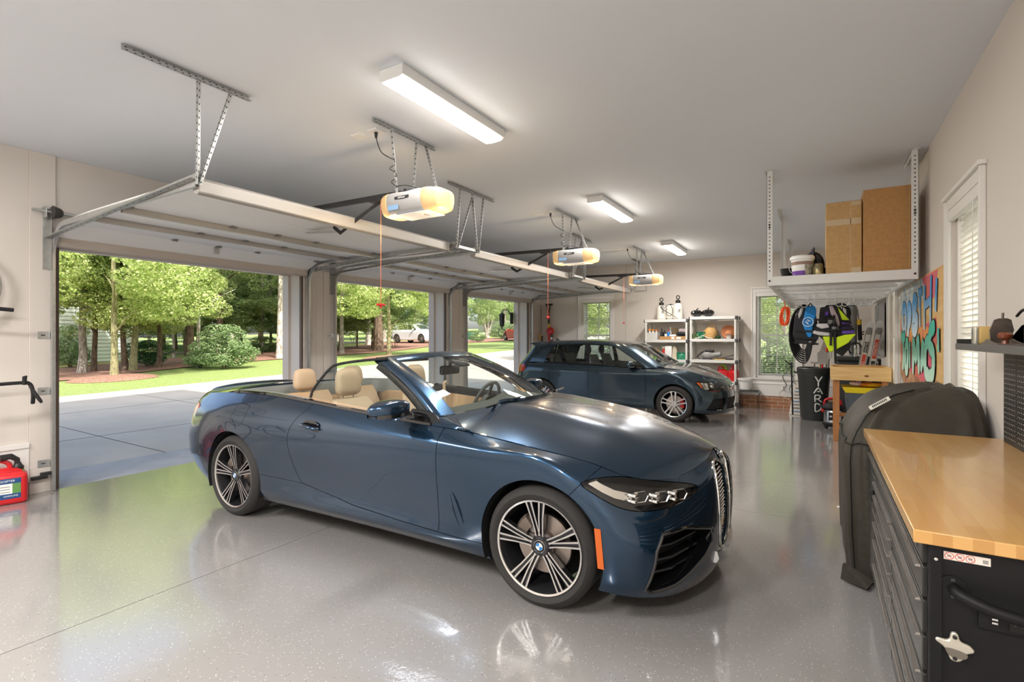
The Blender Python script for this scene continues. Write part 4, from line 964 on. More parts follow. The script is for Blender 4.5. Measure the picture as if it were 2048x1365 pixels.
        for (x, y, z, r) in ((1.955, .735, .650, .030), (2.045, .650, .642, .030), (2.118, .550, .640, .026)):
            for dz, w_ in ((.018, .05), (-.012, .055)): m.rbox(x - .05, x + .0, sg * y - w_ if sg > 0 else sg * y - w_, sg * y + w_, z + dz - .012, z + dz + .008, .008)
            m.cyl((x - .05, sg * (y - .01), z), (x - .01, sg * (y), z), r * .55, r * .75, n=16)
            m.tube([(x + .004 - .038 * a, sg * (y + .038 * a), z + .028 * b) for a, b in ((-1, .2), (-.55, 1), (.55, .9), (1, 0), (.5, -1), (-.6, -.9))], .0045, 6, closed=True)
        m.build('lamp_unit', parent=h, world=False)
        # side marker and intake
        mk = MB().use(M_orange); G = [[(1.772 + .018 * t + dx, sg * (.9115 - .004 * t), .508 - .205 * t) for dx in (0, .035)] for t in np.linspace(0, 1, 6)]
        mk.add([p for g in G for p in g] + [(p[0], p[1] - sg * .012, p[2]) for g in G for p in g], [(2 * i, 2 * i + 1, 2 * i + 3, 2 * i + 2) for i in range(5)] + [(12 + 2 * i, 12 + 2 * i + 2, 12 + 2 * i + 3, 12 + 2 * i + 1) for i in range(5)] + [(0, 2 * 5, 22, 12)[:0] or (0, 12, 13, 1)])
        mk.build('side_marker', parent=T, world=False)
        I0 = itk if sg < 0 else itk.mirror()
        iv = I0.offset(-.11).build('air_intake', M_mblk, T); sk_ = I0.skirt(-.11); Surf(sk_.V, sk_.F[len(I0.F):]).build('intake_surround', M_gblk, iv)
        fr = I0.loops()[0]; MB().use(M_gblk).tube([I0.V[i] for i in fr], .009, 6, closed=True).build('intake_rim', parent=iv, world=False)
        m = MB().use(M_gblk)
        for z in (.255, .315, .385, .43): m.poly([(2.03, sg * .60, z), (2.13, sg * .40, z + .015), (2.19, sg * .40, z + .015), (2.10, sg * .62, z), (1.98, sg * .76, z - .01), (1.93, sg * .74, z - .01)], (0, 0, .014))
        m.build('intake_slats', parent=iv, world=False, bevel=.003)
        m = MB().use(M_gblk); m.poly([(1.985, sg * .775, .45), (2.06, sg * .69, .47), (2.03, sg * .73, .33), (1.99, sg * .775, .20), (1.95, sg * .80, .19)], (-.02, -sg * .02, 0)); m.build('intake_blade', parent=iv, world=False, bevel=.006)
        # kidney grille
        G0 = gr if sg < 0 else gr.mirror()
        g = G0.offset(-.05).build('grille', M_mblk, T); fr = G0.loops()[0]
        MB().use(M_chr).tube([tuple(np.array(G0.V[i]) + (.004, 0, 0)) for i in fr], .0085, 8, closed=True).build('chrome_frame', parent=g, world=False)
        GV = np.array(G0.V); m = MB().use(M_chr); inside = poly_sd([(abs(G0.V[i][1]), G0.V[i][2]) for i in fr])
        r_ = 0
        for z in np.arange(.265, .755, .021):
            r_ += 1
            for y in np.arange(.045 + (r_ % 2) * .011, .27, .022):
                if inside(y, z) > .012:
                    i = np.argmin((np.abs(GV[:, 1]) - y) ** 2 + (GV[:, 2] - z) ** 2); x = GV[i, 0] - .016
                    m.add([(x + .006, sg * y, z), (x, sg * (y + .008), z), (x, sg * y, z + .006), (x, sg * (y - .008), z), (x, sg * y, z - .006)], [(0, 1, 2), (0, 2, 3), (0, 3, 4), (0, 4, 1)])
        m.build('grille_mesh', parent=g, world=False, angle=10)
    # lower chrome blade under the kidneys
    m = MB().use(mat('satin_silver', (.62, .64, .66), .22, 1)); G = []
    for q in np.linspace(-1, 1, 17):
        y = q * .29; x = 2.300 - .03 * q * q; z = .165 + .055 * abs(q) ** 1.6
        G.append([(x - .02, y, z + .055), (x + .012, y, z + .045), (x + .022, y, z + .01), (x + .008, y, z - .018), (x - .03, y, z - .02)])
    m.grid(G); m.add(G[0], [tuple(range(5))]); m.add(G[-1], [tuple(range(5))]); m.build('lower_blade', parent=T, world=False)
    roundel(.040, T, (2.249, 0, .775), (0, R(52), 0), .004, 'nose_badge')
    for sg in (-1, 1): MB().use(M_blue).tube([(.84, sg * .914, .545), (.862, sg * .9205, .48), (.885, sg * .919, .42), (.91, sg * .912, .358)], [.002, .007, .006, .002], 6).build('fender_crease_blade', parent=T, world=False)
    # chassis, wheels, arch liners
    m = MB().use(M_under); m.box(-2.3, 1.85, -.60, .60, .20, .42); m.box(-1.02, 1.0, -.80, .80, .20, .40); m.box(1.0, 2.0, -.55, .55, .42, .62); m.box(-2.25, -1.0, -.55, .55, .42, .72); m.build('chassis', parent=T, world=False)
    for xc in (XF, XR):
        for sg in (-1, 1): arch_liner(T, xc, RT, .376, sg * .90).build('wheel_arch_liner', parent=T, world=False)
    bmw_wheel(T, XF, -1, RT, R(95)); bmw_wheel(T, XF, 1, RT, R(30)); bmw_wheel(T, XR, -1, RT, R(97)); bmw_wheel(T, XR, 1, RT, R(10))
    # cabin: floor, dash, console, seats
    m = MB().use(M_cabin); m.box(-1.5, .95, -.80, .80, .42, .46); m.box(-.02 - 1.5, -1.40, -.70, .70, .46, .92); m.build('cabin_floor', parent=T, world=False)
    m = MB().use(M_cabin); G = []
    for q in np.linspace(-1, 1, 15):
        y = q * .76; hood = .05 * math.exp(-((y - .37) / .16) ** 2); G.append([(.88 - .2 * q * q, y, .985), (.62, y, 1.0 + hood), (.47, y, .985 + hood), (.42, y, .93), (.44, y, .85), (.50, y, .70), (.60, y, .46)])
    m.grid(G); m.build('dashboard', parent=T, world=False, solid=0)
    MB().use(M_beige2).grid([[(.405, y, .86), (.40, y, .90), (.415, y, .925)] for y in np.linspace(-.74, .2, 6)]).build('dash_trim', parent=T, world=False)
    MB().use(M_cabin).rbox(-.7, .45, -.13, .13, .46, .72, .03).build('centre_console', parent=T, world=False)
    m = MB().use(M_cabin); c = Vector((.27, .37, .93)); nrm = Vector((-.92, 0, .38)).normalized(); u = Vector((0, 1, 0)); v = nrm.cross(u)
    m.tube([c + (u * math.cos(t) + v * math.sin(t)) * .185 for t in np.linspace(0, 2 * math.pi, 33)[:-1]], .015, 8, closed=True); m.lathe([(.07, -.02), (.075, .01), (.05, .03), (.001, .035)], c, nrm, n=20)
    for a in (0, math.pi, -math.pi / 2): m.bar(c, c + (u * math.cos(a) + v * math.sin(a)) * .18, .035, .014, up=tuple(nrm))
    m.build('steering_wheel', parent=T, world=False)
    def seat(x, y, rear=False):
        s = bpy.data.objects.new('seat', None); COL.objects.link(s); s.parent = T; s.location = (x, y, .46); s.empty_display_size = .1
        w_ = .26 if not rear else .24; bh = .445 if not rear else .45
        m = MB().use(M_beige); m.rbox(-.02, .50, -w_, w_, 0.02, .18, .06); m.build('seat_cushion', parent=s, world=False)
        G = []; lean = .24
        for t in np.linspace(0, 1, 12):
            z = .08 + bh * t; wx = w_ * (1 - .32 * max(0, t - .6) / .4) if not rear else w_; xb = -.06 - lean * t; th = .075 * (1 - .4 * t) * (1 if t < .97 else .5); row = []
            for k in range(17):
                a = 2 * math.pi * k / 16; cc, ss = math.cos(a), math.sin(a); bol = .035 * (abs(cc) ** 4) * (ss > 0)
                row.append((xb + math.copysign(abs(ss) ** .7, ss) * th + bol, math.copysign(abs(cc) ** .5, cc) * wx, z))
            G.append(row)
        m = MB().use(M_beige2 if not rear else M_beige); m.grid(G); m.add(G[-1][:-1], [tuple(range(16))]); m.build('seat_back', parent=s, world=False, angle=60)
        zc = .08 + bh + (.135 if not rear else .115); xh_ = -.06 - lean - .012; hw, hh = (.135, .115) if not rear else (.125, .10)
        G = []
        for t in np.linspace(-1, 1, 13):
            wz = (1 - abs(t) ** 3.2) ** .5 if abs(t) < 1 else 0; tap = 1 - .16 * (t + 1) / 2; row = []
            for k in range(21):
                a = 2 * math.pi * k / 20; cc, ss = math.cos(a), math.sin(a)
                row.append((xh_ + math.copysign(abs(ss) ** .75, ss) * .052 * (wz * .75 + .25 if abs(t) < 1 else .2) - .01 * t, math.copysign(abs(cc) ** .62, cc) * hw * (wz * .45 + .55) * tap, zc + t * hh))
            G.append(row)
        m = MB().use(M_beige2); m.grid(G); m.add(G[0][:-1], [tuple(range(20))]); m.add(G[-1][:-1], [tuple(range(20))])
        for yy in (-.055, .055): m.use(M_chr).cyl((xh_, yy, zc - hh - .05), (xh_, yy, zc - hh + .02), .006, n=8)
        m.build('headrest', parent=s, world=False, angle=60, fix=True)
        if not rear:
            m = MB().use(M_cabin).rbox(-.33, -.27, -.18, .18, .22, .46, .03); m.build('seat_shell', parent=s, world=False)
        return s
    seat(-.34, -.37); seat(-.24, .37); seat(-1.02, -.28, True); seat(-1.02, .30, True)
    m = MB().use(M_beige); m.rbox(-1.42, -1.28, -.62, .62, .50, .93, .04); m.build('rear_bench_back', parent=T, world=False)
    for sg in (-1, 1): MB().use(M_beige).rbox(-1.35, -.72, sg * .70 - .035, sg * .70 + .035, .5, .93, .02).build('rear_side_panel', parent=T, world=False)
    m = MB().use(M_beige2); m.tube([(-.42, .66, 1.02), (-.36, .60, 1.06), (-.35, .56, 1.05), (-.33, .56, .80), (-.30, .56, .62)], .014, 6); m.build('seat_belt', parent=T, world=False)
    return T
CONV = convertible()
# ================================================================ grey-blue hatchback (also the two cars across the street)
def five_wheel(parent, x, side, Rt, ang, half, calm, sp=.2):
    W = bpy.data.objects.new('wheel', None); COL.objects.link(W); W.parent = parent; W.location = (x, side * half, Rt); W.rotation_euler = (0, 0, 0 if side < 0 else math.pi); W.empty_display_size = .1
    rim = .228; wheel_tyre(Rt, .225, rim).build('tyre', parent=W, world=False); h = -.1125
    m = MB().use(M_rimd).lathe([(rim + .004, h + .016), (rim - .006, h + .012), (rim - .02, .02), (rim - .03, .09), (rim, .10)], (0, 0, 0), (0, 1, 0), n=48, cap=False)
    m.use(M_rimb).lathe([(rim + .002, h + .012), (rim - .001, h + .004), (rim - .013, h + .010), (rim - .015, h + .022)], (0, 0, 0), (0, 1, 0), n=48, cap=False)
    m.use(M_rimb).lathe([(.001, h + .028), (.05, h + .028), (.06, h + .04), (.06, 0), (.001, 0)], (0, 0, 0), (0, 1, 0), n=24, cap=False)
    for k in range(5):
        for sg in (-1, 1):
            a = ang + k * 2 * math.pi / 5; c, s_ = math.cos(a), math.sin(a)
            def P(r, lat, y): return (c * r - s_ * lat, y, s_ * r + c * lat)
            G = [[P(r, sg * l0 - w_, y), P(r, sg * l0 + w_, y), P(r, sg * l0 + w_ * .9, y + .04), P(r, sg * l0 - w_ * .9, y + .04)] for r, l0, w_, y in ((.04, .022, .010, h + .03), (.12, .030, .010, h + .026), (.218, .038, .013, h + .014))]
            vs = [q for g in G for q in g]; m.add(vs, [(i * 4 + j, i * 4 + 4 + j, i * 4 + 4 + (j + 1) % 4, i * 4 + (j + 1) % 4) for i in range(2) for j in range(4)])
    m.build('rim', parent=W, world=False)
    m = MB().use(M_disc).lathe([(.05, -.02), (.15, -.02), (.152, 0), (.05, 0)], (0, 0, 0), (0, 1, 0), n=32, cap=False); m.lathe([(.001, -.04), (.06, -.04), (.07, -.02)], (0, 0, 0), (0, 1, 0), n=20, cap=False); m.build('brake_disc', parent=W, world=False)
    m = MB().use(calm); s0 = 10 if side < 0 else 170
    G = [[(rr * math.cos(R(a)), yy_, rr * math.sin(R(a))) for rr, yy_ in ((.10, -.045), (.16, -.05), (.175, -.03), (.175, .02), (.10, .02))] for a in range(s0 - 34, s0 + 35, 8)]
    m.grid(G); m.build('brake_caliper', parent=W, world=False)
def hatch(label, loc, rz, paint, detail=True, calm=None, group=None, name='hatchback', orange=True):
    T = thing(name, label, 'car', loc, rz, group)
    RT = .318; XF, XR = 1.3165, -1.3165
    topz = interp([-2.1, -1.32, -.38, .3, .86, 1.3, 1.70], [1.0, .995, .972, .955, .935, .925, .86]); topy = interp([-2.1, -1.32, -.38, .3, .86, 1.0, 1.51, 1.95], [.70, .80, .825, .825, .80, .735, .725, .64])
    nv, nu = (5, 6) if detail else (2, 3)
    def side(x, S, zb, conc=0):
        tz, ty = topz(x), topy(x)
        rows = [(S - .06, zb), (S - .03, zb + .07), (S - .02 - conc, .36), (S - .012 - conc * .6, .50), (S - .004 - conc * .4, .64), (S, .76), (S + .002, .83), (S - .02, .83 + (tz - .83) * .5), (ty, tz)]
        return [(x, -y, z) for y, z in rows]
    def fas(p): return [(x, -y, z) for x, y, z in p]
    cols = [fas([(-2.0, 0, .30), (-2.08, 0, .36), (-2.12, 0, .45), (-2.12, 0, .55), (-2.08, 0, .64), (-2.05, 0, .74), (-2.03, 0, .82), (-2.02, 0, .90), (-1.99, 0, .98)]),
      fas([(-1.98, .45, .30), (-2.05, .46, .36), (-2.09, .47, .45), (-2.09, .48, .55), (-2.05, .48, .64), (-2.02, .48, .74), (-2.0, .48, .82), (-1.99, .47, .90), (-1.96, .46, .98)]),
      fas([(-1.88, .68, .28), (-1.95, .71, .35), (-1.99, .74, .45), (-1.99, .75, .55), (-1.97, .75, .65), (-1.95, .745, .76), (-1.94, .735, .84), (-1.93, .72, .91), (-1.90, .69, .985)]),
      fas([(-1.72, .80, .25), (-1.76, .84, .33), (-1.79, .865, .44), (-1.80, .875, .55), (-1.80, .875, .66), (-1.80, .865, .77), (-1.79, .85, .84), (-1.78, .83, .91), (-1.76, .775, .99)]),
      side(-1.55, .89, .22), side(-1.32, .900, .21), side(-1.0, .897, .20), side(-.6, .890, .20, .008), side(-.3, .888, .20, .012), side(.2, .888, .20, .012), side(.6, .890, .20, .006), side(.95, .895, .20), side(1.32, .898, .20),
      fas([(1.62, .85, .19), (1.63, .87, .25), (1.64, .875, .36), (1.64, .872, .47), (1.64, .868, .56), (1.63, .862, .66), (1.61, .845, .74), (1.59, .80, .81), (1.58, .715, .89)]),
      fas([(1.84, .74, .17), (1.87, .77, .23), (1.885, .785, .34), (1.885, .785, .44), (1.875, .775, .53), (1.85, .765, .61), (1.82, .745, .68), (1.79, .70, .745), (1.77, .65, .825)]),
      fas([(2.03, .52, .16), (2.065, .56, .22), (2.08, .58, .33), (2.08, .58, .44), (2.07, .575, .53), (2.045, .57, .60), (2.02, .55, .66), (1.99, .52, .71), (1.95, .48, .765)]),
      fas([(2.12, .26, .16), (2.155, .28, .22), (2.17, .29, .33), (2.17, .29, .44), (2.16, .29, .53), (2.135, .29, .60), (2.115, .28, .655), (2.09, .27, .70), (2.05, .25, .745)]),
      fas([(2.14, 0, .16), (2.175, 0, .22), (2.19, 0, .33), (2.19, 0, .44), (2.18, 0, .53), (2.16, 0, .60), (2.14, 0, .65), (2.12, 0, .695), (2.08, 0, .74)])]
    S = patch(cols, nu, nv).clip(arch_fn(XF, RT, .358)).clip(arch_fn(XR, RT, .358))
    drr = interp([.2, .36, .58, .80, .90, 1.0], [-.90, -.907, -1.006, -1.18, -1.278, -1.30])
    def both(s, name, m, d=-.012):
        s.skirt(d).build(name, m, T, 50); s.mirror().skirt(d).build(name, m, T, 50)
    if detail:
        lp = poly_sd(smooth_poly([(1.665, .725), (1.75, .63), (1.86, .575), (1.98, .56), (2.07, .575), (2.09, .625), (2.0, .665), (1.88, .715), (1.77, .735)], 3)); lf = lambda x, y, z: lp(x, z) if -y > .26 else -1
        lamp = S.clip(lf, .002); S = S.clip(lambda x, y, z: -lf(x, y, z), .001)
        gf = lambda x, y, z: min(.31 + y, .655 - z, z - .572) if x > 1.9 else -1      # upper grille strip
        gp = S.clip(gf); S = S.clip(lambda x, y, z: -gf(x, y, z))
        lowp = poly_sd([(-.01, .44), (.40, .44), (.46, .22), (-.01, .22)]); lwf = lambda x, y, z: lowp(-y, z) if x > 1.9 else -1
        low = S.clip(lwf); S = S.clip(lambda x, y, z: -lwf(x, y, z))
        sp = poly_sd([(.50, .45), (.74, .43), (.80, .24), (.55, .22)]); spf = lambda x, y, z: sp(-y, z) if x > 1.7 else -1
        vent = S.clip(spf); S = S.clip(lambda x, y, z: -spf(x, y, z))
        tp = poly_sd([(-2.1, .93), (-1.74, .94), (-1.70, .86), (-1.73, .79), (-2.1, .775)]); tf = lambda x, y, z: tp(x, z) if -y > .40 else -1
        tl = S.clip(tf, .002); S = S.clip(lambda x, y, z: -tf(x, y, z), .002)
        d1, S = S.split(lambda x, y, z: min(x + .294, .815 - x, z - .235), .0022)
        d2, S = S.split(lambda x, y, z: min(-.294 - x, x - drr(z), z - .235), .0022)
        both(d1, 'front_door', paint); both(d2, 'rear_door', paint)
        fb, S = S.split(lambda x, y, z: min(x - 1.0, max(x - 1.90, (1.66 + (z - .70) * .25) - x if x < 1.0 else -1, x - 1.655)) if z < .735 else -1, .002)
        both(fb, 'bumper_side', paint)
        fd, S = S.split(lambda x, y, z: x - .75, .0015); both(fd, 'fender', paint); both(S, 'rear_quarter', paint)
    else: both(S, 'body_side', paint)
    # hood
    E = [(.92, .76, .952), (1.10, .745, .948), (1.51, .725, .905), (1.77, .652, .828), (1.95, .48, .768), (2.05, .25, .748), (2.08, .05, .742)]
    ec = spline(E, nu); V = []; F = []; nn = 24; cen = interp([.9, 1.25, 1.5, 1.8, 2.08], [1.0, .995, .965, .88, .75])
    for i, (x, y, z) in enumerate(ec):
        for j in range(nn + 1):
            q = -1 + 2 * j / nn; a = abs(q); xx = x + (1.16 - x) * (1 - a ** 2.2) * max(0, 1 - i / (1.6 * nu)) if x < 1.16 else x
            zz = z + max(0, cen(xx) - z) * (1 - a ** 3) + .008 * math.exp(-((a * y - .50) / .05) ** 2) * min(1, y / .7)
            V.append((xx, q * (y - .003), zz))
    F = [(i * (nn + 1) + j, i * (nn + 1) + j + 1, (i + 1) * (nn + 1) + j + 1, (i + 1) * (nn + 1) + j) for i in range(len(ec) - 1) for j in range(nn)]
    H = Surf(V, F); H = H if H.normals()[nn * 3 + 8][2] > 0 else H.flip(); H.skirt(-.015).build('hood', paint, T, 40)
    # greenhouse: belt to roof
    def gh(p): return [(x, -y, z) for x, y, z in p]
    G = [gh([(-1.99, 0, .98), (-1.90, 0, 1.10), (-1.78, 0, 1.25), (-1.68, 0, 1.37), (-1.60, 0, 1.405)]),
         gh([(-1.96, .46, .98), (-1.87, .45, 1.10), (-1.75, .44, 1.25), (-1.66, .43, 1.365), (-1.56, .40, 1.40)]),
         gh([(-1.88, .70, .985), (-1.79, .68, 1.10), (-1.68, .645, 1.24), (-1.60, .61, 1.345), (-1.50, .54, 1.395)]),
         gh([(-1.70, .79, .99), (-1.60, .765, 1.10), (-1.50, .72, 1.23), (-1.44, .67, 1.335), (-1.38, .58, 1.405)]),
         gh([(-1.35, .80, .995), (-1.25, .775, 1.11), (-1.17, .735, 1.25), (-1.10, .685, 1.36), (-1.08, .59, 1.42)]),
         gh([(-.45, .825, .972), (-.43, .80, 1.10), (-.42, .75, 1.25), (-.42, .695, 1.375), (-.42, .60, 1.435)]),
         gh([(.25, .828, .955), (.20, .80, 1.08), (.15, .75, 1.23), (.10, .69, 1.36), (.03, .60, 1.415)]),
         gh([(.86, .80, .938), (.66, .77, 1.05), (.46, .72, 1.18), (.30, .67, 1.31), (.20, .59, 1.385)]),
         gh([(1.05, .68, .965), (.85, .66, 1.08), (.64, .63, 1.20), (.44, .59, 1.32), (.30, .55, 1.378)]),
         gh([(1.16, .36, .99), (.97, .35, 1.10), (.76, .34, 1.22), (.55, .33, 1.34), (.38, .30, 1.395)]),
         gh([(1.18, 0, 1.0), (.99, 0, 1.11), (.78, 0, 1.235), (.57, 0, 1.35), (.40, 0, 1.405)])]
    U = patch(G, nu, nv)
    wr = poly_sd([(-1.30, 1.0), (-1.15, 1.30), (-1.05, 1.345), (-.47, 1.372), (-.40, 1.372), (-.375, .985)]); wf = poly_sd([(-.285, .985), (-.335, 1.365), (.08, 1.352), (.24, 1.30), (.50, 1.14), (.80, .955)])
    wsf = poly_sd([(0, 1.01), (-.01, 1.385), (.50, 1.36), (.62, .985), (.3, 1.005)]); hb = poly_sd([(-.01, 1.04), (.60, 1.03), (.50, 1.30), (-.01, 1.33)])
    f1 = lambda x, y, z: wr(x, z) if -y > .55 and x > -1.36 else -1
    f2 = lambda x, y, z: wf(x, z) if -y > .62 and x < .84 else -1
    f3 = lambda x, y, z: wsf(-y, z) if x > .36 + (-y > .5) * .03 else -1
    f4 = lambda x, y, z: hb(-y, z) if x < -1.55 else -1
    for f, nm in ((f1, 'rear_door_window'), (f2, 'front_door_window'), (f3, 'windscreen'), (f4, 'rear_window')):
        p = U.clip(f, .004); U = U.clip(lambda x, y, z: -f(x, y, z), 0)
        if nm in ('windscreen', 'rear_window'): p.join(p.mirror()).build(nm, M_cglass, T, 60)
        else: p.build(nm, M_cglass, T, 60); p.mirror().build(nm, M_cglass, T, 60)
    pil, body = U.split(lambda x, y, z: min(x + .47, -.23 - x, 1.385 - z), 0)
    for s in (1, -1):
        (pil if s > 0 else pil.mirror()).skirt(-.03).build('centre_pillar', M_gblk, T, 50)
    bs = body.skirt(-.03); Surf(bs.V, bs.F).join(bs.mirror()).build('pillars', paint, T, 50)
    if detail:
        for sg in (1, -1):
            m = MB().use(M_gblk); P = [(-1.30, .805, 1.0), (-.4, .833, .978), (.25, .835, .96), (.80, .812, .945)]
            m.tube([(x, -sg * y, z) for x, y, z in spline(P, 4)], .012, 6); m.bar((-1.08, -sg * .79, 1.0), (-1.02, -sg * .71, 1.345), .03, .015); m.build('window_trim', parent=T, world=False)
    # roof
    rf = [(-1.60, 0, 1.405)]; V = []; rows = [(-1.60, .40, 1.400), (-1.52, .52, 1.398), (-1.38, .58, 1.405), (-1.08, .59, 1.42), (-.42, .60, 1.435), (.03, .60, 1.415), (.20, .59, 1.385), (.30, .55, 1.378), (.38, .30, 1.392), (.40, .05, 1.405)]
    rr = spline(rows, 4); cz = interp([-1.6, -1.1, -.5, 0, .4], [1.408, 1.445, 1.46, 1.445, 1.405])
    for x, y, z in rr:
        for j in range(21): q = -1 + j / 10; V.append((x, q * y, z + max(0, cz(x) - z) * (1 - abs(q) ** 2.5)))
    H = Surf(V, [(i * 21 + j, i * 21 + j + 1, (i + 1) * 21 + j + 1, (i + 1) * 21 + j) for i in range(len(rr) - 1) for j in range(20)]); H = H if H.normals()[21 * 8 + 10][2] > 0 else H.flip(); H.build('roof', paint, T, 50)
    m = MB().use(paint); m.grid([[(-1.50, y, 1.412), (-1.70, y * 1.02, 1.392 - .02 * abs(y)), (-1.755, y * 1.02, 1.372 - .02 * abs(y)), (-1.68, y, 1.345), (-1.55, y, 1.38)] for y in np.linspace(-.56, .56, 9)]); m.build('roof_spoiler', parent=T, world=False, solid=.018, fix=True)
    # inside
    m = MB().use(M_under); m.box(-1.95, 1.95, -.55, .55, .20, .40); m.box(-.94, .94, -.82, .82, .21, .42); m.box(.96, 1.8, -.52, .52, .4, .62); m.build('chassis', parent=T, world=False)
    m = MB().use(M_cabin); m.box(-1.8, .95, -.76, .76, .42, .46); m.box(-1.85, -1.2, -.70, .70, .46, .93); m.grid([[(1.1, y, .965), (.75, y, .99), (.55, y, .95), (.55, y, .6)] for y in (-.74, 0, .74)])
    for sg in (-1, 1): m.grid([[(x, sg * .78, .95), (x, sg * .74, .9), (x, sg * .74, .46)] for x in (-1.3, 0, .8)])
    m.build('cabin_interior', parent=T, world=False)
    for x, y in ((-.15, -.37), (-.15, .37), (-1.0, -.37), (-1.0, .37)):
        m = MB().use(M_cabin); m.rbox(x - .1, x + .4, y - .24, y + .24, .46, .64, .05)
        m.grid([[(x - .12 - .2 * t + d, y + w_ * (1 - .25 * t), .6 + .55 * t) for w_, d in ((-.24, 0), (-.24, .08), (.24, .08), (.24, 0), (-.24, 0))] for t in np.linspace(0, 1, 5)])
        m.sphere((x - .36, y, 1.24), .12, 12, 8, (.45, 1, .85)); m.build('seat', parent=T, world=False)
    for xc in (XF, XR):
        for sg in (-1, 1): arch_liner(T, xc, RT, .356, sg * .87).build('wheel_arch_liner', parent=T, world=False)
        for sg in (-1, 1): five_wheel(T, xc, sg, RT, R(20 if xc > 0 else 50), .778, calm or M_calg)
    for sg in (-1, 1):
        m = MB().use(paint); m.sphere((.56, sg * .98, 1.0), .085, 16, 10, (.75, 1.25, .82)); m.use(M_gblk).poly([(.50, sg * .80, .95), (.74, sg * .80, .94), (.62, sg * .90, .98), (.52, sg * .92, .985)], (0, 0, -.03)); m.use(M_chr).tube([(.63, sg * .90, .965), (.62, sg * 1.0, .955), (.58, sg * 1.08, .965)], .004, 5); m.build('side_mirror', parent=T, world=False)
    if detail:
        for sg in (-1, 1):
            q = (lambda s: s) if sg < 0 else (lambda s: s.mirror())
            L0 = q(lamp); h = L0.offset(-.05).build('headlight', M_gblk, T); sk_ = L0.skirt(-.05); Surf(sk_.V, sk_.F[len(L0.F):]).build('bezel', M_chr, h)
            L0.offset(.001).build('lens', M_head, h)
            m = MB().use(M_orange); m.poly([(1.69, sg * .835, .715), (1.745, sg * .815, .71), (1.80, sg * .79, .60), (1.765, sg * .805, .625)], (0, -sg * .01, 0)); m.use(MATS['lamp_silver'])
            m.poly([(1.77, sg * .78, .705), (1.85, sg * .74, .70), (1.88, sg * .72, .59), (1.83, sg * .76, .59)], (-.01, 0, 0)); m.sphere((1.90, sg * .62, .635), .04); m.sphere((1.96, sg * .50, .625), .035); m.build('lamp_unit', parent=h, world=False)
            q(tl).offset(.002).build('tail_light', MATS['tail_lamp_red'], T)
            q(gp).offset(-.02).build('upper_grille', M_gblk, T); q(low).offset(-.03).build('lower_grille', M_mblk, T)
            v = q(vent).offset(-.04).build('side_vent', M_mblk, T); m = MB().use(M_gblk)
            for z in (.255, .295, .335, .375, .415): m.poly([(1.80, sg * .77, z), (1.93, sg * .70, z), (2.075, sg * .53, z), (2.02, sg * .52, z), (1.85, sg * .70, z)], (0, 0, .008))
            m.build('vent_fins', parent=v, world=False)
            m = MB().use(M_red); m.tube([(2.175, 0, .568), (2.15, sg * .29, .566), (2.08, sg * .50, .562), (1.90, sg * .735, .566)], .005, 6); m.build('red_trim_line', parent=T, world=False)
            m = MB().use(paint); 
            for xh in (-1.086, -.166): m.tube([(xh - .10, sg * .885, .868 - (xh > -.5) * .022), (xh - .06, sg * .918, .868 - (xh > -.5) * .022), (xh + .05, sg * .918, .864 - (xh > -.5) * .022), (xh + .09, sg * .885, .862 - (xh > -.5) * .022)], [.007, .013, .013, .007], 8)
            m.build('door_handles', parent=T, world=False)
        m = MB().use(paint); m.grid([[(2.05 - .9 * y * y, y, .155), (2.10 - .9 * y * y, y, .145), (2.11 - .9 * y * y, y, .135), (2.0 - .9 * y * y, y, .13)] for y in np.linspace(-.6, .6, 13)]); m.build('front_lip', parent=T, world=False)
        m = MB().use(M_chr).lathe([(.055, 0), (.055, .004), (.047, .006), (.047, 0)], (2.165, 0, .615), (1, 0, .15), n=32, cap=False); m.use(M_gblk).lathe([(.047, .002), (.001, .003)], (2.165, 0, .615), (1, 0, .15), n=32, cap=False)
        m.use(M_chr)
        for a, b in (((-.028, .03), (-.012, -.034)), ((-.012, -.034), (0, .0)), ((0, 0), (.012, -.034)), ((.012, -.034), (.028, .03)), ((-.012, .034), (0, .008)), ((0, .008), (.012, .034))): m.bar((2.172, a[0], .615 + a[1]), (2.172, b[0], .615 + b[1]), .006, .004, (1, 0, 0))
        m.build('front_badge', parent=T, world=False)
        letters_on(T, 'GTI', .045, (2.155, -.17, .613), (R(90), 0, R(82)), M_chr, 'grille_lettering')
        B('fender_badge', .93, 1.03, -.903, -.899, .725, .738, M_chr, T, world=False); letters_on(T, 'GTI', .016, (.98, -.9040, .7315), (R(90), 0, 0), M_red, 'badge_lettering')
        MB().use(M_gblk).poly([(-1.44, .012, 1.42), (-1.30, .012, 1.425), (-1.40, .006, 1.49)], (0, -.02, 0)).build('antenna_fin', parent=T, world=False)
        for q in (-.3, .35): MB().use(M_gblk).bar((1.08, q - .25, 1.0), (1.02, q + .3, 1.02), .014, .012).build('wiper', parent=T, world=False)
    return T
M_golf = car_paint('slate_grey_metallic', (.035, .062, .085), (.15, .145, .14), .75)
HATCH = hatch('dark grey-blue hatchback with red brake calipers, parked by the far wall', (-3.4975, 9.94, 0), 0, M_golf, True, mat('red_caliper', (.60, .02, .02), .35, coat=.5))
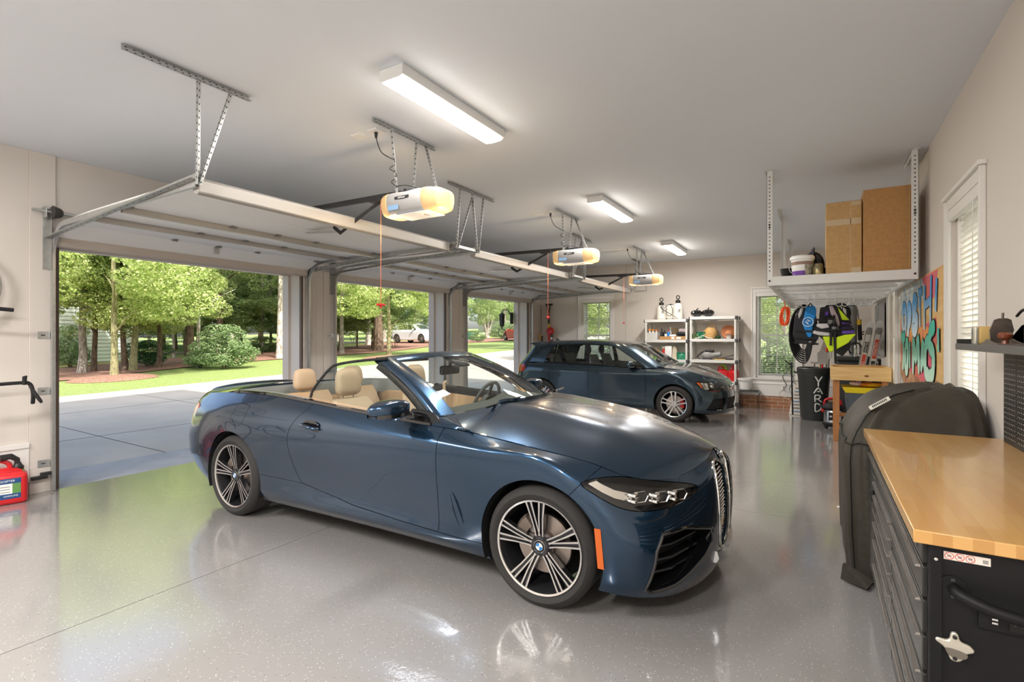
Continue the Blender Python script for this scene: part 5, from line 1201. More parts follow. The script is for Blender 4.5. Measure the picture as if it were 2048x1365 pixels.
# ================================================================ outdoors
def sstep(t): t = max(0, min(1, t)); return t * t * (3 - 2 * t)
def ground(x, y):
    d = y - 3.5; r = .034 * (d if d > 3 else max(0, d + 3) ** 2 / 12); a = -.15 * sstep((-6.9 - x) / 1.0) * 0
    return r * sstep((-8 - x) / 7) - .02 + a
def pix_ground(u, v):
    """point of the terrain a line of sight meets (survey of the photo)"""
    S_ = math.hypot(1007, 613); a = ((u - 1637) * 1007 / S_, ((u - 1024) * 613 + 1007 * 1007) / S_, 675 - v); lo, hi = .001, .12
    f = lambda t: 1.5 + a[2] * t - ground(a[0] * t, a[1] * t)
    t = lo
    while t < hi and f(t) > 0: t += .00005
    return a[0] * t, a[1] * t, ground(a[0] * t, a[1] * t)
M_grass = mat('lawn_grass', (.36, .43, .15), .9, var=1, vscale=14, col2=(.22, .31, .08), bump=.8, bscale=70, det=8, bdist=.03)
M_mulch = mat('red_brown_mulch', (.50, .29, .21), .95, var=1, vscale=20, col2=(.24, .12, .09), bump=1, bscale=50, det=8, bdist=.04)
M_drive = mat('driveway_concrete', (.53, .49, .43), .9, var=.10, vscale=1.3, bump=.2, bscale=80)
def terrain(name, xs, ys, dz, m, clipf=None):
    V = [(x, y, ground(x, y) + dz) for x in xs for y in ys]; n = len(ys)
    S = Surf(V, [(i * n + j, (i + 1) * n + j, (i + 1) * n + j + 1, i * n + j + 1) for i in range(len(xs) - 1) for j in range(n - 1)])
    if clipf: S = S.clip(clipf)
    b = MB(); b.v, b.f, b.m, b.mats = S.v if hasattr(S, 'v') else S.V, S.F, [0] * len(S.F), [m]
    return struct(b.build(name))
terrain('lawn', np.linspace(-110, WX - WT - .2, 120), np.linspace(-60, 120, 110), -.03, M_grass)
struct(MB().use(M_grass).add([(WX - WT - .2, FY + .25, -.05), (60, FY + .25, -.05), (60, 120, -.05), (WX - WT - .2, 120, -.05)], [(0, 1, 2, 3)]).build('side_lawn'))
struct(MB().use(mat('pale_gravel', (.62, .58, .52), .95, bump=.5, bscale=40)).add([(RX + .25, -60, -.05), (60, -60, -.05), (60, FY + .25, -.05), (RX + .25, FY + .25, -.05)], [(0, 1, 2, 3)]).build('side_gravel'))
edge = interp([-20, 3, 4.5, 11, 20, 27, 40, 60], [-16, -16, -16, -15.7, -15.6, -15.6, -18, -24])
terrain('driveway', np.linspace(-26, WX - WT - .19, 60), np.linspace(-12, 60, 90), .0, M_drive, lambda x, y, z: x - edge(y))
# saw-cut joints of the driveway
m = MB().use(M_joint)
for y in (-1.9, .7, 3.3, 5.9, 8.5, 12.0, 16.5, 21):
    for x in np.arange(-15, WX - .6, .5): m.bar((x, y + (x + 6.7) * -.0, ground(x, y) + .0005), (x + .5, y, ground(x + .5, y) + .0005), .012, .003)
for x in (-9.43, -12.6):
    for y in np.arange(-6, 24, .5): m.bar((x, y, ground(x, y) + .0005), (x, y + .5, ground(x, y + .5) + .0005), .012, .003)
struct(m.build('driveway_joints'))
struct(B('apron_strip', WX - WT - .62, WX - WT - .19, .5, 12.3, -.06, -.012, M_conc, bevel=.004))
def mulch_line(x, y): return 0
bed = lambda x, y: -21.6 - .10 * (y - 4) + .8 * math.sin(y * .35) - x
terrain('mulch_bed', np.linspace(-48, -18, 90), np.linspace(-6, 48, 110), -.0, M_mulch, lambda x, y, z: min(bed(x, y), x - (-27.5 - .22 * (y - 4) + 1.1 * math.sin(y * .28 + 1)), 46 - y))
terrain('street', np.linspace(-64, -33, 60), np.linspace(-10, 80, 60), .0, M_drive, lambda x, y, z: min(1.9 - abs(x + 40 + (y - 20) * .10 - 3 * math.sin(y * .06)), 1))
def ring(u, v, r, nm='mulch ring'):
    x, y, z = pix_ground(u, v); G = [[(x + rr * math.cos(t), y + rr * math.sin(t) * 1.0, ground(x + rr * math.cos(t), y + rr * math.sin(t)) + h) for t in np.linspace(0, 2 * math.pi, 25)] for rr, h in ((.01, .12), (r * .5, .10), (r * .85, .05), (r, -.02))]
    struct(MB().use(M_mulch).grid(G).build('mulch_ring', fix=True)); return x, y, z
# foliage
def leaf_mat(name, c1, c2, c3, tr=.35):
    m = bpy.data.materials.new(name); m.use_nodes = True; n = m.node_tree.nodes; L = m.node_tree.links; n.clear()
    o = n.new('ShaderNodeOutputMaterial'); d = n.new('ShaderNodeBsdfDiffuse'); t = n.new('ShaderNodeBsdfTranslucent'); mx = n.new('ShaderNodeMixShader'); mx.inputs[0].default_value = tr
    g = n.new('ShaderNodeNewGeometry'); r = n.new('ShaderNodeValToRGB')
    r.color_ramp.elements[0].color = (*c1, 1); r.color_ramp.elements[1].color = (*c3, 1); e = r.color_ramp.elements.new(.5); e.color = (*c2, 1)
    L.new(g.outputs['Random Per Island'], r.inputs[0]); L.new(r.outputs[0], d.inputs[0]); L.new(r.outputs[0], t.inputs[0])
    L.new(d.outputs[0], mx.inputs[1]); L.new(t.outputs[0], mx.inputs[2]); L.new(mx.outputs[0], o.inputs[0]); return m
LM = {'maple': leaf_mat('maple_leaf', (.32, .45, .13), (.54, .64, .23), (.80, .83, .48), .45), 'wood': leaf_mat('woodland_leaf', (.26, .36, .14), (.44, .54, .24), (.66, .72, .42), .55),
      'shrub': leaf_mat('shrub_leaf', (.14, .23, .10), (.26, .37, .17), (.44, .54, .30), .35), 'myrtle': leaf_mat('myrtle_leaf', (.22, .34, .13), (.38, .50, .21), (.62, .66, .38), .5),
      'yellow': leaf_mat('golden_leaf', (.45, .55, .05), (.62, .68, .08), (.75, .75, .15)), 'dark': leaf_mat('evergreen_leaf', (.03, .09, .04), (.06, .15, .06), (.12, .22, .10), .2)}
def leaf_mesh(name, n, blobs, size, m, seed, flat=.6):
    rg = np.random.default_rng(seed); w = np.array([b[3] * b[4] * b[5] for b in blobs]) ** .67; w = w / w.sum()
    k = rg.choice(len(blobs), n, p=w); bl = np.array(blobs)[k]
    d = rg.normal(size=(n, 3)); d /= np.linalg.norm(d, axis=1)[:, None]; r = rg.uniform(.55, 1.0, n) ** .5
    c = bl[:, :3] + d * bl[:, 3:6] * r[:, None]
    nz = rg.normal(size=(n, 3)) * (1 - flat) + d * .5; nz[:, 2] += flat; nz /= np.linalg.norm(nz, axis=1)[:, None]
    u = np.cross(nz, rg.normal(size=(n, 3))); u /= np.linalg.norm(u, axis=1)[:, None]; v = np.cross(nz, u)
    s = size * rg.uniform(.6, 1.3, n)[:, None]
    P = np.stack([c - u * s * .5, c + v * s * .32 - u * s * .05 + nz * s * .08, c + u * s * .55 - nz * s * .1, c - v * s * .32 - u * s * .05 + nz * s * .08], 1).reshape(-1, 3)
    me = bpy.data.meshes.new(name); me.vertices.add(4 * n); me.vertices.foreach_set('co', P.ravel()); me.loops.add(4 * n); me.loops.foreach_set('vertex_index', np.arange(4 * n, dtype=np.int32))
    me.polygons.add(n); me.polygons.foreach_set('loop_start', np.arange(0, 4 * n, 4, dtype=np.int32)); me.update(calc_edges=True); me.materials.append(m); return me
def blobs(seed, n, rx, rz, z0, br, lo=.35):
    rg = random.Random(seed); o = []
    for i in range(n):
        a = rg.uniform(0, 6.28); t = rg.uniform(0, 1); z = z0 + t * rz; R_ = rx * math.sin(math.pi * min(.97, .22 + t * .72)) ** .8 * rg.uniform(lo, 1)
        b = br * rg.uniform(.7, 1.3); o.append((R_ * math.cos(a), R_ * math.sin(a), z, b, b, b * .55))
    return o
CROWN = {'maple': [leaf_mesh('maple_crown', 46000, blobs(1, 72, 2.8, 5.0, 1.95, .66), .088, LM['maple'], 1), leaf_mesh('maple_crown', 46000, blobs(2, 72, 2.8, 5.2, 1.9, .66), .088, LM['maple'], 2)],
         'wood': [leaf_mesh('wood_crown', 24000, blobs(5, 46, 3.4, 9, 3.2, .95), .15, LM['wood'], 5), leaf_mesh('wood_crown', 24000, blobs(6, 46, 3.4, 9, 2.6, .95), .15, LM['wood'], 6)],
         'shrub': [leaf_mesh('shrub_crown', 9000, blobs(9, 22, .8, 1.3, .25, .38), .065, LM['shrub'], 9, .3)],
         'dark': [leaf_mesh('dark_crown', 8000, blobs(10, 22, .8, 1.2, .25, .38), .06, LM['dark'], 10, .3)],
         'yellow': [leaf_mesh('golden_crown', 2500, blobs(11, 14, .7, .7, .25, .35), .09, LM['yellow'], 11, .3)],
         'myrtle': [leaf_mesh('myrtle_crown', 16000, blobs(12, 40, 2.0, 3.0, 1.7, .50), .085, LM['myrtle'], 12)]}
M_bark = {'grey': mat('grey_bark', (.42, .38, .33), .9, var=1, vscale=7, col2=(.17, .14, .12), bump=1, bscale=20, aniso=(3, 3, .6), bdist=.03),
          'brown': mat('brown_bark', (.24, .17, .12), .9, var=1, vscale=8, col2=(.09, .06, .045), bump=1, bscale=22, aniso=(3, 3, .6), bdist=.03),
          'pale': mat('pale_patchy_bark', (.68, .64, .57), .85, var=1, vscale=5, col2=(.20, .16, .13), bump=.6, bscale=20, aniso=(3, 3, .8), bdist=.02),
          'moss': mat('mossy_bark', (.34, .33, .17), .9, var=1, vscale=9, col2=(.17, .14, .08), bump=.8, bscale=24, aniso=(3, 3, .8), bdist=.02)}
NT = 0
def trunk_mesh(r, h, lean, bark, seed, branches=5, z1=None):
    rg = random.Random(seed); b = MB().use(M_bark[bark]); P = [(0, 0, -.15), (0, 0, .0)]; x = y = 0; lx, ly = lean
    for i in range(1, 9): x += lx * h / 8 + rg.uniform(-.03, .03); y += ly * h / 8 + rg.uniform(-.03, .03); P.append((x, y, h * i / 8))
    rs = [r * 1.55, r * 1.25] + [r * (1 - .62 * i / 8) for i in range(1, 9)]; b.tube(spline(P, 2), [float(np.interp(k / 2, range(10), rs)) for k in range(19)], 9)
    for k in range(branches):
        t = rg.uniform(.35, .9); i = min(9, 1 + int(t * 8)); p = Vector(P[i]); a = rg.uniform(0, 6.28); L_ = h * rg.uniform(.14, .26)
        b.tube([p, p + Vector((math.cos(a) * L_ * .5, math.sin(a) * L_ * .5, L_ * .45)), p + Vector((math.cos(a) * L_, math.sin(a) * L_, L_ * .7))], [rs[i] * .45, rs[i] * .3, rs[i] * .12], 5)
    return b
def tree(u, v, wpx, kind, bark, label, h=None, s=1.0, lean=(0, 0), group=None, rz=None, dz=0, crown=True, branches=5, pos=None):
    global NT; NT += 1; x, y, z = pos or pix_ground(u, v); dist = (-x * 613 + y * 1007) / math.hypot(1007, 613); r = wpx / 2 * dist / 1007
    T = thing('tree', label, 'tree', (x, y, z), (rz if rz is not None else NT * 1.7), group)
    hh = h or {'maple': 5.2, 'wood': 10, 'myrtle': 3.4}[kind] * s; tr = trunk_mesh(r, hh, lean, bark, NT, branches).build('trunk', parent=T, world=False)
    tr.rotation_euler = (0, 0, -T.rotation_euler.z)
    if crown:
        me = CROWN[kind][NT % len(CROWN[kind])]; c = bpy.data.objects.new('crown', me); COL.objects.link(c); c.parent = T; c.scale = (s, s, s); c.location = (0, 0, dz)
    return T
GB, GW = 'street trees outdoors', 'woodland trees behind the lawn'
ring(228, 757, 1.25); tree(228, 757, 13, 'maple', 'moss', 'young maple with a mossy trunk in its own mulch ring, seen through the first bay', s=1.12, rz=.4)
tree(164, 746, 15, 'wood', 'grey', 'grey-barked tree left of the mossy maple, the nearer trunk of a close pair', s=.75, h=6, dz=-.3)
tree(187, 743, 10, 'wood', 'brown', 'leaning brown trunk of the close pair left of the mossy maple', s=.7, h=6, lean=(.05, .02), dz=-.3)
tree(250, 741, 11, 'maple', 'brown', 'brown-trunked maple just behind and right of the mossy maple', s=1.05, lean=(.02, -.02), h=6)
tree(266, 741, 13, 'maple', 'moss', 'dark ivy-ringed trunk beside the mulch ring of the mossy maple', s=1.1, h=6, lean=(-.02, .03))
tree(318, 735, 9, 'maple', 'brown', 'slim brown maple between the mossy maple and the thick dark trunk', s=.9, h=6)
tree(380, 727, 17, 'wood', 'brown', 'thick dark straight trunk left of the thin grey one in the first bay', s=.85, h=10, dz=1.0)
tree(396, 734, 7, 'wood', 'pale', 'thin pale grey trunk just left of the big round shrub', s=.7, h=9, dz=2)
tree(440, 712, 12, 'wood', 'brown', 'dark tall trunk rising behind the big round shrub', s=1.0, h=11, dz=1.5)
tree(474, 706, 9, 'wood', 'pale', 'tall pale trunk right of the big round shrub', s=1.0, h=12, dz=2.5)
tree(560, 717, 13, 'wood', 'pale', 'tall pale patchy trunk nearest the right jamb of the first bay', s=.9, h=11, dz=2.2, lean=(.01, .0))
tree(347, 716, 5, 'wood', 'grey', 'thin sapling in the mulch between two brown trunks', s=.45, h=5)
tree(778, 714, 9, 'maple', 'moss', 'maple with a thin mossy trunk on the lawn seen through the middle bay', s=1.12, h=5.4); ring(778, 716, 1.3)
tree(757, 701, 19, 'wood', 'brown', 'thick dark furrowed trunk behind the thin one in the middle bay', s=.9, h=9, dz=1)
tree(746, 697, 6, 'wood', 'brown', 'slender dark trunk left of the thick furrowed one', s=.6, h=7)
tree(684, 708, 9, 'wood', 'grey', 'grey trunk beside the left jamb of the middle bay', s=.75, h=7, dz=-.3)
tree(714, 696, 3, 'maple', 'brown', 'small sapling on the mulch in the middle bay', s=.5, h=3)
# multi-stem crape myrtle in the third bay
x, y, z = pix_ground(975, 676); T = thing('tree', 'multi-stemmed crape myrtle with peeling pale bark seen through the third bay', 'tree', (x, y, z)); b = MB().use(M_bark['pale'])
for k in range(7): a = k * .9; b.tube([(0.1 * math.cos(a), .1 * math.sin(a), -.1), (.35 * math.cos(a), .35 * math.sin(a), 1.2), (.9 * math.cos(a), .9 * math.sin(a), 2.8)], [.07, .055, .03], 6)
b.build('trunk', parent=T, world=False); c = bpy.data.objects.new('crown', CROWN['myrtle'][0]); COL.objects.link(c); c.parent = T
# woodland beyond: individual background trees
rg = random.Random(8); n = 0
for i in range(58):
    if i < 38: u = 60 + (i + rg.uniform(-.4, .4)) * 24; dist = rg.uniform(31, 48)
    else: u = 60 + (i - 38 + rg.uniform(-.4, .4)) * 45; dist = rg.uniform(52, 70)
    S_ = math.hypot(1007, 613); X = (u - 1637) * 1007 / S_ * dist / 1007; Y = ((u - 1024) * 613 + 1007 * 1007) / S_ * dist / 1007
    if 780 < u < 900 and dist > 48: dist = 60
    if 760 < u < 1100 and dist < 50: continue
    bk = rg.choice(('grey', 'brown', 'brown', 'pale')); tree(0, 0, rg.choice((5, 7, 9)), 'wood', bk, bk + '-barked woodland tree standing deep behind the lawn, seen through the ' + ('first bay' if u < 620 else 'middle bay' if u < 900 else 'third bay'), s=rg.uniform(.75, 1.15) * (1.2 if dist > 50 else 1), group=GW, pos=(X, Y, ground(X, Y)), branches=3)
for i in range(11):
    u = 650 + i * 40; dist = 86 + 8 * (i % 3); S_ = math.hypot(1007, 613); X = (u - 1637) * 1007 / S_ * dist / 1007; Y = ((u - 1024) * 613 + 1007 * 1007) / S_ * dist / 1007
    tree(0, 0, 4, 'wood', 'grey', 'distant leafy tree beyond the street, seen through the ' + ('middle bay' if u < 900 else 'third bay'), s=1.5, group='distant trees beyond the street', pos=(X, Y, ground(X, Y) - 1.5), branches=3)
for i, (X, Y, k) in enumerate(((-12.5, 27, 'wood'), (-9.0, 31, 'wood'), (-5.5, 26, 'wood'), (-2.5, 33, 'wood'), (1.0, 27, 'wood'), (-7.4, 20.5, 'maple'), (-4.2, 22.5, 'maple'), (4.5, 30, 'wood'), (-1.2, 24, 'maple'), (-16, 36, 'wood'))):
    tree(0, 0, 8, k, 'grey', 'leafy tree on the back lawn, seen in pieces through the far %s window' % ('left' if X < -3.5 else 'right'), s=.9, group='trees behind the far windows', pos=(X, Y, -.05), branches=3)
def shrub(pos, kind, s, label, group=None, rz=0):
    T = thing('shrub', label, 'shrub', pos, rz, group); c = bpy.data.objects.new('foliage', CROWN[kind][0]); COL.objects.link(c); c.parent = T; c.scale = s
    b = MB().use(M_bark['brown']); 
    for k in range(4): b.cyl((.04 * math.cos(k * 1.6), .04 * math.sin(k * 1.6), -.05), (.25 * s[0] * math.cos(k * 1.6), .25 * s[1] * math.sin(k * 1.6), .8 * s[2]), .02, .01, n=5)
    b.build('stems', parent=T, world=False)
shrub(pix_ground(448, 737), 'shrub', (1.35, 1.35, 1.05), 'large rounded leafy shrub in the mulch seen through the first bay')
shrub(pix_ground(400, 735), 'shrub', (.7, .7, .45), 'low shrub at the foot of the thin pale trunk')
shrub(pix_ground(294, 733), 'dark', (1.0, 1.0, .75), 'dark evergreen shrub between the house and the slim brown maple')
shrub(pix_ground(140, 735), 'shrub', (.8, .8, 1.1), 'leafy shrub growing against the pale siding of the neighbouring house')
shrub(pix_ground(528, 704), 'shrub', (1.3, 1.3, .6), 'low shrub on the mulch bank left of the patchy pale trunk')
shrub(pix_ground(590, 702), 'shrub', (1.2, 1.2, .6), 'low shrub on the mulch bank beside the right jamb of the first bay')
shrub(pix_ground(847, 684), 'yellow', (1.4, 1.4, .9), 'golden round shrub in front of the white car, left of its twin', rz=1)
shrub(pix_ground(872, 683), 'yellow', (1.1, 1.1, .8), 'smaller golden round shrub at the right jamb of the middle bay', rz=2)
shrub(pix_ground(955, 684), 'shrub', (.8, .8, .6), 'small green shrub left of the crape myrtle')
shrub(pix_ground(1003, 678), 'shrub', (1.4, 1.2, 1.0), 'rounded shrub right of the crape myrtle stems')
shrub(pix_ground(1019, 677), 'shrub', (1.2, 1.1, 1.0), 'rounded shrub in front of the red car')
for i, X in enumerate((-1.5, -.75, 0.0, .8)): shrub((X, 14.2 + (i % 2) * .3, -.05), 'shrub', (.75, .7, .95), 'dense hedge shrub just outside the far right window, ' + ('leftmost of four', 'second from left', 'third from left', 'rightmost of four')[i], 'hedge shrubs outside the far window', i * 1.3)
for i, X in enumerate((-5.6, -4.7, -3.9)): shrub((X, 16.5 + (i % 2) * .3, -.05), 'myrtle' if i == 1 else 'shrub', (.8, .8, 1.1 if i != 1 else .5), ('left', 'middle', 'right')[i] + ' one of three leafy shrubs outside the far left window', 'shrubs outside the far left window', i)
rg = random.Random(21)
for i in range(34):
    u = 90 + (i % 17 + rg.uniform(-.4, .4)) * 46; dist = (34, 47)[i // 17] + rg.uniform(-2, 3)
    if 790 < u < 900: dist = 66
    S_ = math.hypot(1007, 613); X = (u - 1637) * 1007 / S_ * dist / 1007; Y = ((u - 1024) * 613 + 1007 * 1007) / S_ * dist / 1007; q = rg.uniform(1.7, 2.4)
    shrub((X, Y, ground(X, Y)), 'myrtle', (q * .6, q * .6, q * .38), 'undergrowth shrub among the woodland trunks, seen through the ' + ('first bay' if u < 620 else 'middle bay' if u < 900 else 'third bay'), 'undergrowth behind the lawn', i)
# neighbouring house with lap siding
M_lap = mat('pale_green_siding', (.66, .74, .68), .7); hx, hy, _ = pix_ground(180, 735)
T = thing('neighbour_house', 'pale green house wall with lap siding half hidden by the trees at far left', 'house', (-30, 8, 0)); m = MB().use(M_lap)
def hp(t, z, o=0): return (-28.6 - 3.9 * t + o * -.42, 4.6 + 8.4 * t - 0, z)
for k in range(24): z = .25 + k * .19; m.add([hp(0, z), hp(1, z), hp(1, z + .19), hp(0, z + .19), (hp(0, z)[0] + .03, hp(0, z)[1], z), (hp(1, z)[0] + .03, hp(1, z)[1], z)], [(4, 5, 2, 3), (0, 1, 5, 4)])
m.build('siding', parent=T)
MB().use(M_brick).add([hp(0, -.2), hp(1, -.2), hp(1, .26), hp(0, .26)], [(0, 1, 2, 3)]).build('brick_foundation', parent=T)
MB().use(M_sid).add([hp(0, -.2), hp(0, 4.8), (-38, 1.5, 4.8), (-38, 1.5, -.2), hp(1, -.2), hp(1, 4.8), (-42, 9.5, 4.8), (-42, 9.5, -.2)], [(0, 1, 2, 3), (4, 7, 6, 5), (3, 2, 6, 7)]).build('side_walls', parent=T)
MB().use(M_roof).add([(-28, 3.9, 4.7), (-32.3, 13.6, 4.7), (-42.6, 10, 4.7), (-38.5, .8, 4.7), (-33.5, 3.2, 7), (-37, 10.5, 7)], [(0, 1, 5, 4), (2, 3, 4, 5), (1, 2, 5), (3, 0, 4)]).build('roof', parent=T)
T = thing('far_house', 'white house beyond the crape myrtle in the third bay', 'house', (-56, 92, 2)); m = MB().use(mat('white_siding', (.80, .79, .76), .7)).box(-62, -46, 88, 97, 1, 7.6); m.build('wall', parent=T)
MB().use(M_roof).add([(-63, 87, 7.5), (-45, 87, 7.5), (-45, 98, 7.5), (-63, 98, 7.5), (-60, 92.5, 11), (-48, 92.5, 11)], [(0, 1, 5, 4), (2, 3, 4, 5), (1, 2, 5), (3, 0, 4)]).build('roof', parent=T)
for x in (-60, -56.5, -53, -49.5): MB().use(M_gblk).box(x, x + 1.2, 87.95, 88.05, 3.6, 5.4).build('window', parent=T)
# cars across the street
M_wcar = mat('white_car_paint', (.72, .76, .82), .25, coat=1); M_rcar = mat('red_car_paint', (.55, .03, .02), .25, coat=1)
x, y, z = pix_ground(832, 686); c = hatch('white sport utility car parked across the street, seen through the middle bay', (x, y, z), R(-2), M_wcar, False, name='parked_car'); c.scale = (1.12, 1.05, 1.18)
x, y, z = pix_ground(1040, 681); c = hatch('red car parked across the street, half hidden at the third bay', (x, y, z), R(150), M_rcar, False, name='parked_car')
# green utility box, wall lantern
x, y, z = pix_ground(941, 681); s = (-x * 613 + y * 1007) / math.hypot(1007, 613) / 1007
T = thing('utility_box', 'dark green utility box on the lawn left of the crape myrtle', 'utility box', (x, y, z)); w_ = 7 * s
MB().use(mat('utility_green', (.05, .16, .11), .6)).rbox(x - w_, x + w_, y - w_, y + w_, z, z + 15 * s, .05).build('cabinet', parent=T); MB().use(M_conc).rbox(x - w_ * 1.2, x + w_ * 1.2, y - w_ * 1.2, y + w_ * 1.2, z - .1, z + .06, .03).build('pad', parent=T)
T = thing('wall_lantern', 'black carriage lantern on the outside pier at the third bay', 'lantern', (WX - WT - .25, 11.3, 1.9)); m = MB().use(M_blk); X, Y = WX - WT - .42, 11.22
m.lathe([(.02, .40), (.10, .34), (.11, .33), (.085, .33), (.07, .06), (.02, .03), (.01, -.04)], (X, Y, 1.75), n=6, cap=False); m.tube([(X, Y, 2.15), (X + .04, Y, 2.24), (X + .16, Y + .06, 2.20), (WX - WT - .14, Y + .06, 2.0)], .012, 6); m.tube([(X + .12 * math.cos(t), Y, 1.62 + .10 * math.sin(t)) for t in np.linspace(0, 6.28, 17)], .009, 6); m.rbox(WX - WT - .17, WX - WT - .14, Y - .01, Y + .13, 1.85, 2.15, .01); m.build('lantern_frame', parent=T)
MB().use(mat('frosted_lamp_glass', (.85, .83, .75), .3)).lathe([(.078, .32), (.062, .07)], (X, Y, 1.75), n=6).build('lamp_glass', parent=T)
# ================================================================ shelving by the far wall, tools in the corner
M_resin = mat('white_resin', (.74, .73, .70), .5, bump=.05)
M_capb = mat('charcoal_cap', (.06, .06, .065), .6)
M_card = mat('cardboard', (.50, .27, .10), .8, var=.15, vscale=30, bump=.1)
M_cardl = mat('tan_cardboard', (.56, .35, .15), .8, var=.12, vscale=30, bump=.1)
M_clear = mat('cloudy_plastic', (.80, .80, .78), .3, alpha=.55)
M_orngp = mat('orange_plastic', (.85, .28, .04), .45)
M_green = mat('green_plastic', (.02, .22, .12), .4)
M_terra = mat('terracotta', (.50, .19, .08), .7)
M_wick = mat('tan_wicker', (.60, .36, .13), .6, bump=1, bscale=60, bdist=.01)
M_gry = mat('grey_plastic', (.30, .30, .29), .45)
M_ygrn = mat('lime_plastic', (.25, .65, .05), .4)
M_ivory = mat('ivory_plastic', (.80, .77, .70), .4)
M_bagdk = mat('dark_fabric', (.03, .03, .035), .85, bump=.4, bscale=80)
def shelving(label, x0, x1, tops):
    T = thing('shelving_unit', label, 'shelf', (x0, 11.55, 0), group='white resin shelving units')
    y0, y1 = 11.50, 11.90
    for z in tops:
        m = MB().use(M_resin).box(x0, x1, y0, y1, z - .022, z); m.box(x0, x1, y0, y0 + .018, z - .062, z - .02); m.box(x0, x1, y1 - .018, y1, z - .062, z - .02); m.box(x0, x0 + .018, y0, y1, z - .062, z - .02); m.box(x1 - .018, x1, y0, y1, z - .062, z - .02)
        m.build('shelf_board', parent=T, bevel=.004)
        m = MB().use(M_capb)
        for x in (x0, x1):
            for y in (y0, y1): m.rbox(x - .024 if x == x0 else x - .036, x + .036 if x == x0 else x + .024, y - .006, y + .05 if y == y0 else y + .006, z - .068, z + .004, .01) if y == y1 or x == x1 else m.rbox(x - .012, x + .004, y - .004, y + .04, z - .066, z + .004, .004)
        m.build('corner_cap', parent=T)
    for x in (x0 + .028, x1 - .028):
        for y in (y0 + .03, y1 - .03):
            zs = [0] + sorted(tops)
            m = MB().use(M_resin)
            for a, b in zip(zs[:-1], zs[1:]): m.cyl((x, y, a), (x, y, b - .03), .024, n=14)
            m.build('post', parent=T)
shelving('left white resin shelving unit, the one under the sprayers', -3.43, -2.47, [1.905, 1.445, 1.0, .55, .12])
shelving('right white resin shelving unit, the one under the black gourds', -2.43, -1.47, [1.95, 1.465, 1.01, .56, .12])
def sprayer(x, y, z, label, pump, r=.115, h=.36):
    T = thing('garden_sprayer', label, 'sprayer', (x, y, z)); m = MB().use(M_ivory)
    m.lathe([(r * .8, 0), (r, .02), (r, h * .72), (r * .92, h * .84), (r * .6, h * .96), (r * .42, h)], (x, y, z), n=24); m.build('tank', parent=T)
    m = MB().use(M_blk).lathe([(r * .5, h - .01), (r * .52, h + .05), (r * .40, h + .065)], (x, y, z), n=20); m.build('collar', parent=T)
    m = MB().use(M_blk); m.cyl((x, y, z + h + .05), (x, y, z + h + .10), .012, n=8); m.tube([(x + .035 * math.cos(t), y, z + h + .125 + .04 * math.sin(t)) for t in np.linspace(0, 2 * math.pi, 17)[:-1]], .011, 6, closed=True); m.build('pump_handle', parent=T)
    for q in range(2): B('printed_mark', x + .02, x + .075 - q * .01, y - r - .001, y - r + .012, z + h * .55 - q * .035, z + h * .55 + .008 - q * .035, M_text, T)
    return T
s1 = sprayer(-3.08, 11.66, 1.906, 'white pump sprayer with a black loop handle, leftmost on the shelving', 1, .105, .33)
s3 = sprayer(-2.71, 11.66, 1.906, 'taller white pump sprayer at the right end above the left shelving', 1, .105, .37)
T = thing('garden_sprayer', 'white backpack sprayer tank standing between the two pump sprayers', 'sprayer', (-2.90, 11.74, 1.906)); m = MB().use(M_ivory); m.rbox(-2.985, -2.815, 11.66, 11.86, 1.906, 2.24, .05); m.build('tank', parent=T)
m = MB().use(M_blk); m.rbox(-2.93, -2.85, 11.70, 11.78, 2.235, 2.26, .02); m.build('cap', parent=T)
m = MB().use(M_blk).tube(spline([(-3.03, 11.55, 2.22), (-2.97, 11.53, 2.16), (-2.90, 11.53, 2.23), (-2.83, 11.54, 2.21), (-2.80, 11.53, 2.05), (-2.86, 11.53, 1.98), (-2.93, 11.53, 2.03), (-2.94, 11.53, 2.15)], 6), .007, 6); m.tube([(-3.06, 11.54, 2.21), (-3.0, 11.53, 2.12), (-2.68, 11.52, 1.92)], [.016, .011, .006], 6)
tag(m.build('spray_wand'), 'black spray wand with its looping hose slung across the sprayers', 'hose')
def gourd(x, label, s, rz):
    T = thing('ceramic_pumpkin', label, 'ornament', (x, 11.68, 1.951), rz); G = []
    for i in range(33):
        a = 2 * math.pi * i / 32; k = 1 + .10 * math.cos(a * 8) ; G.append([(s * k * math.sin(t) * math.cos(a), s * k * math.sin(t) * math.sin(a), s * .72 - s * .72 * math.cos(t) * (1 - .25 * math.exp(-(math.pi - t) * 3))) for t in np.linspace(.02, math.pi - .02, 12)])
    MB().use(M_gblk).grid(G).build('body', parent=T, world=False); MB().use(M_gblk).tube([(0, 0, s * 1.25), (.01, 0, s * 1.55), (.04, 0, s * 1.65)], [.018, .012, .010], 6).build('stem', parent=T, world=False)
gourd(-2.31, 'glossy black ribbed pumpkin ornament, the left of the pair', .115, .3); gourd(-2.07, 'glossy black ribbed pumpkin ornament, the right of the pair', .12, 1.1)
def bottle(x, y, z, r, h, m, cap, label, name='bottle', trig=None, group=None):
    T = thing(name, label, 'bottle', (x, y, z), group=group)
    MB().use(m).lathe([(r * .9, 0), (r, .01), (r, h * .62), (r * .45, h * .8), (r * .4, h * .86)], (x, y, z), n=16).build('body', parent=T)
    q = MB().use(cap)
    if trig: q.lathe([(r * .5, h * .84), (r * .5, h * .92)], (x, y, z), n=10); q.rbox(x - r * 1.2, x + r * .9, y - .015, y + .015, z + h * .9, z + h, .008); q.bar((x - r * .9, y, z + h * .92), (x - r * .6, y, z + h * .78), .012, .008)
    else: q.lathe([(r * .5, h * .85), (r * .5, h)], (x, y, z), n=12)
    q.build('trigger_head' if trig else 'cap', parent=T)
zt = 1.446
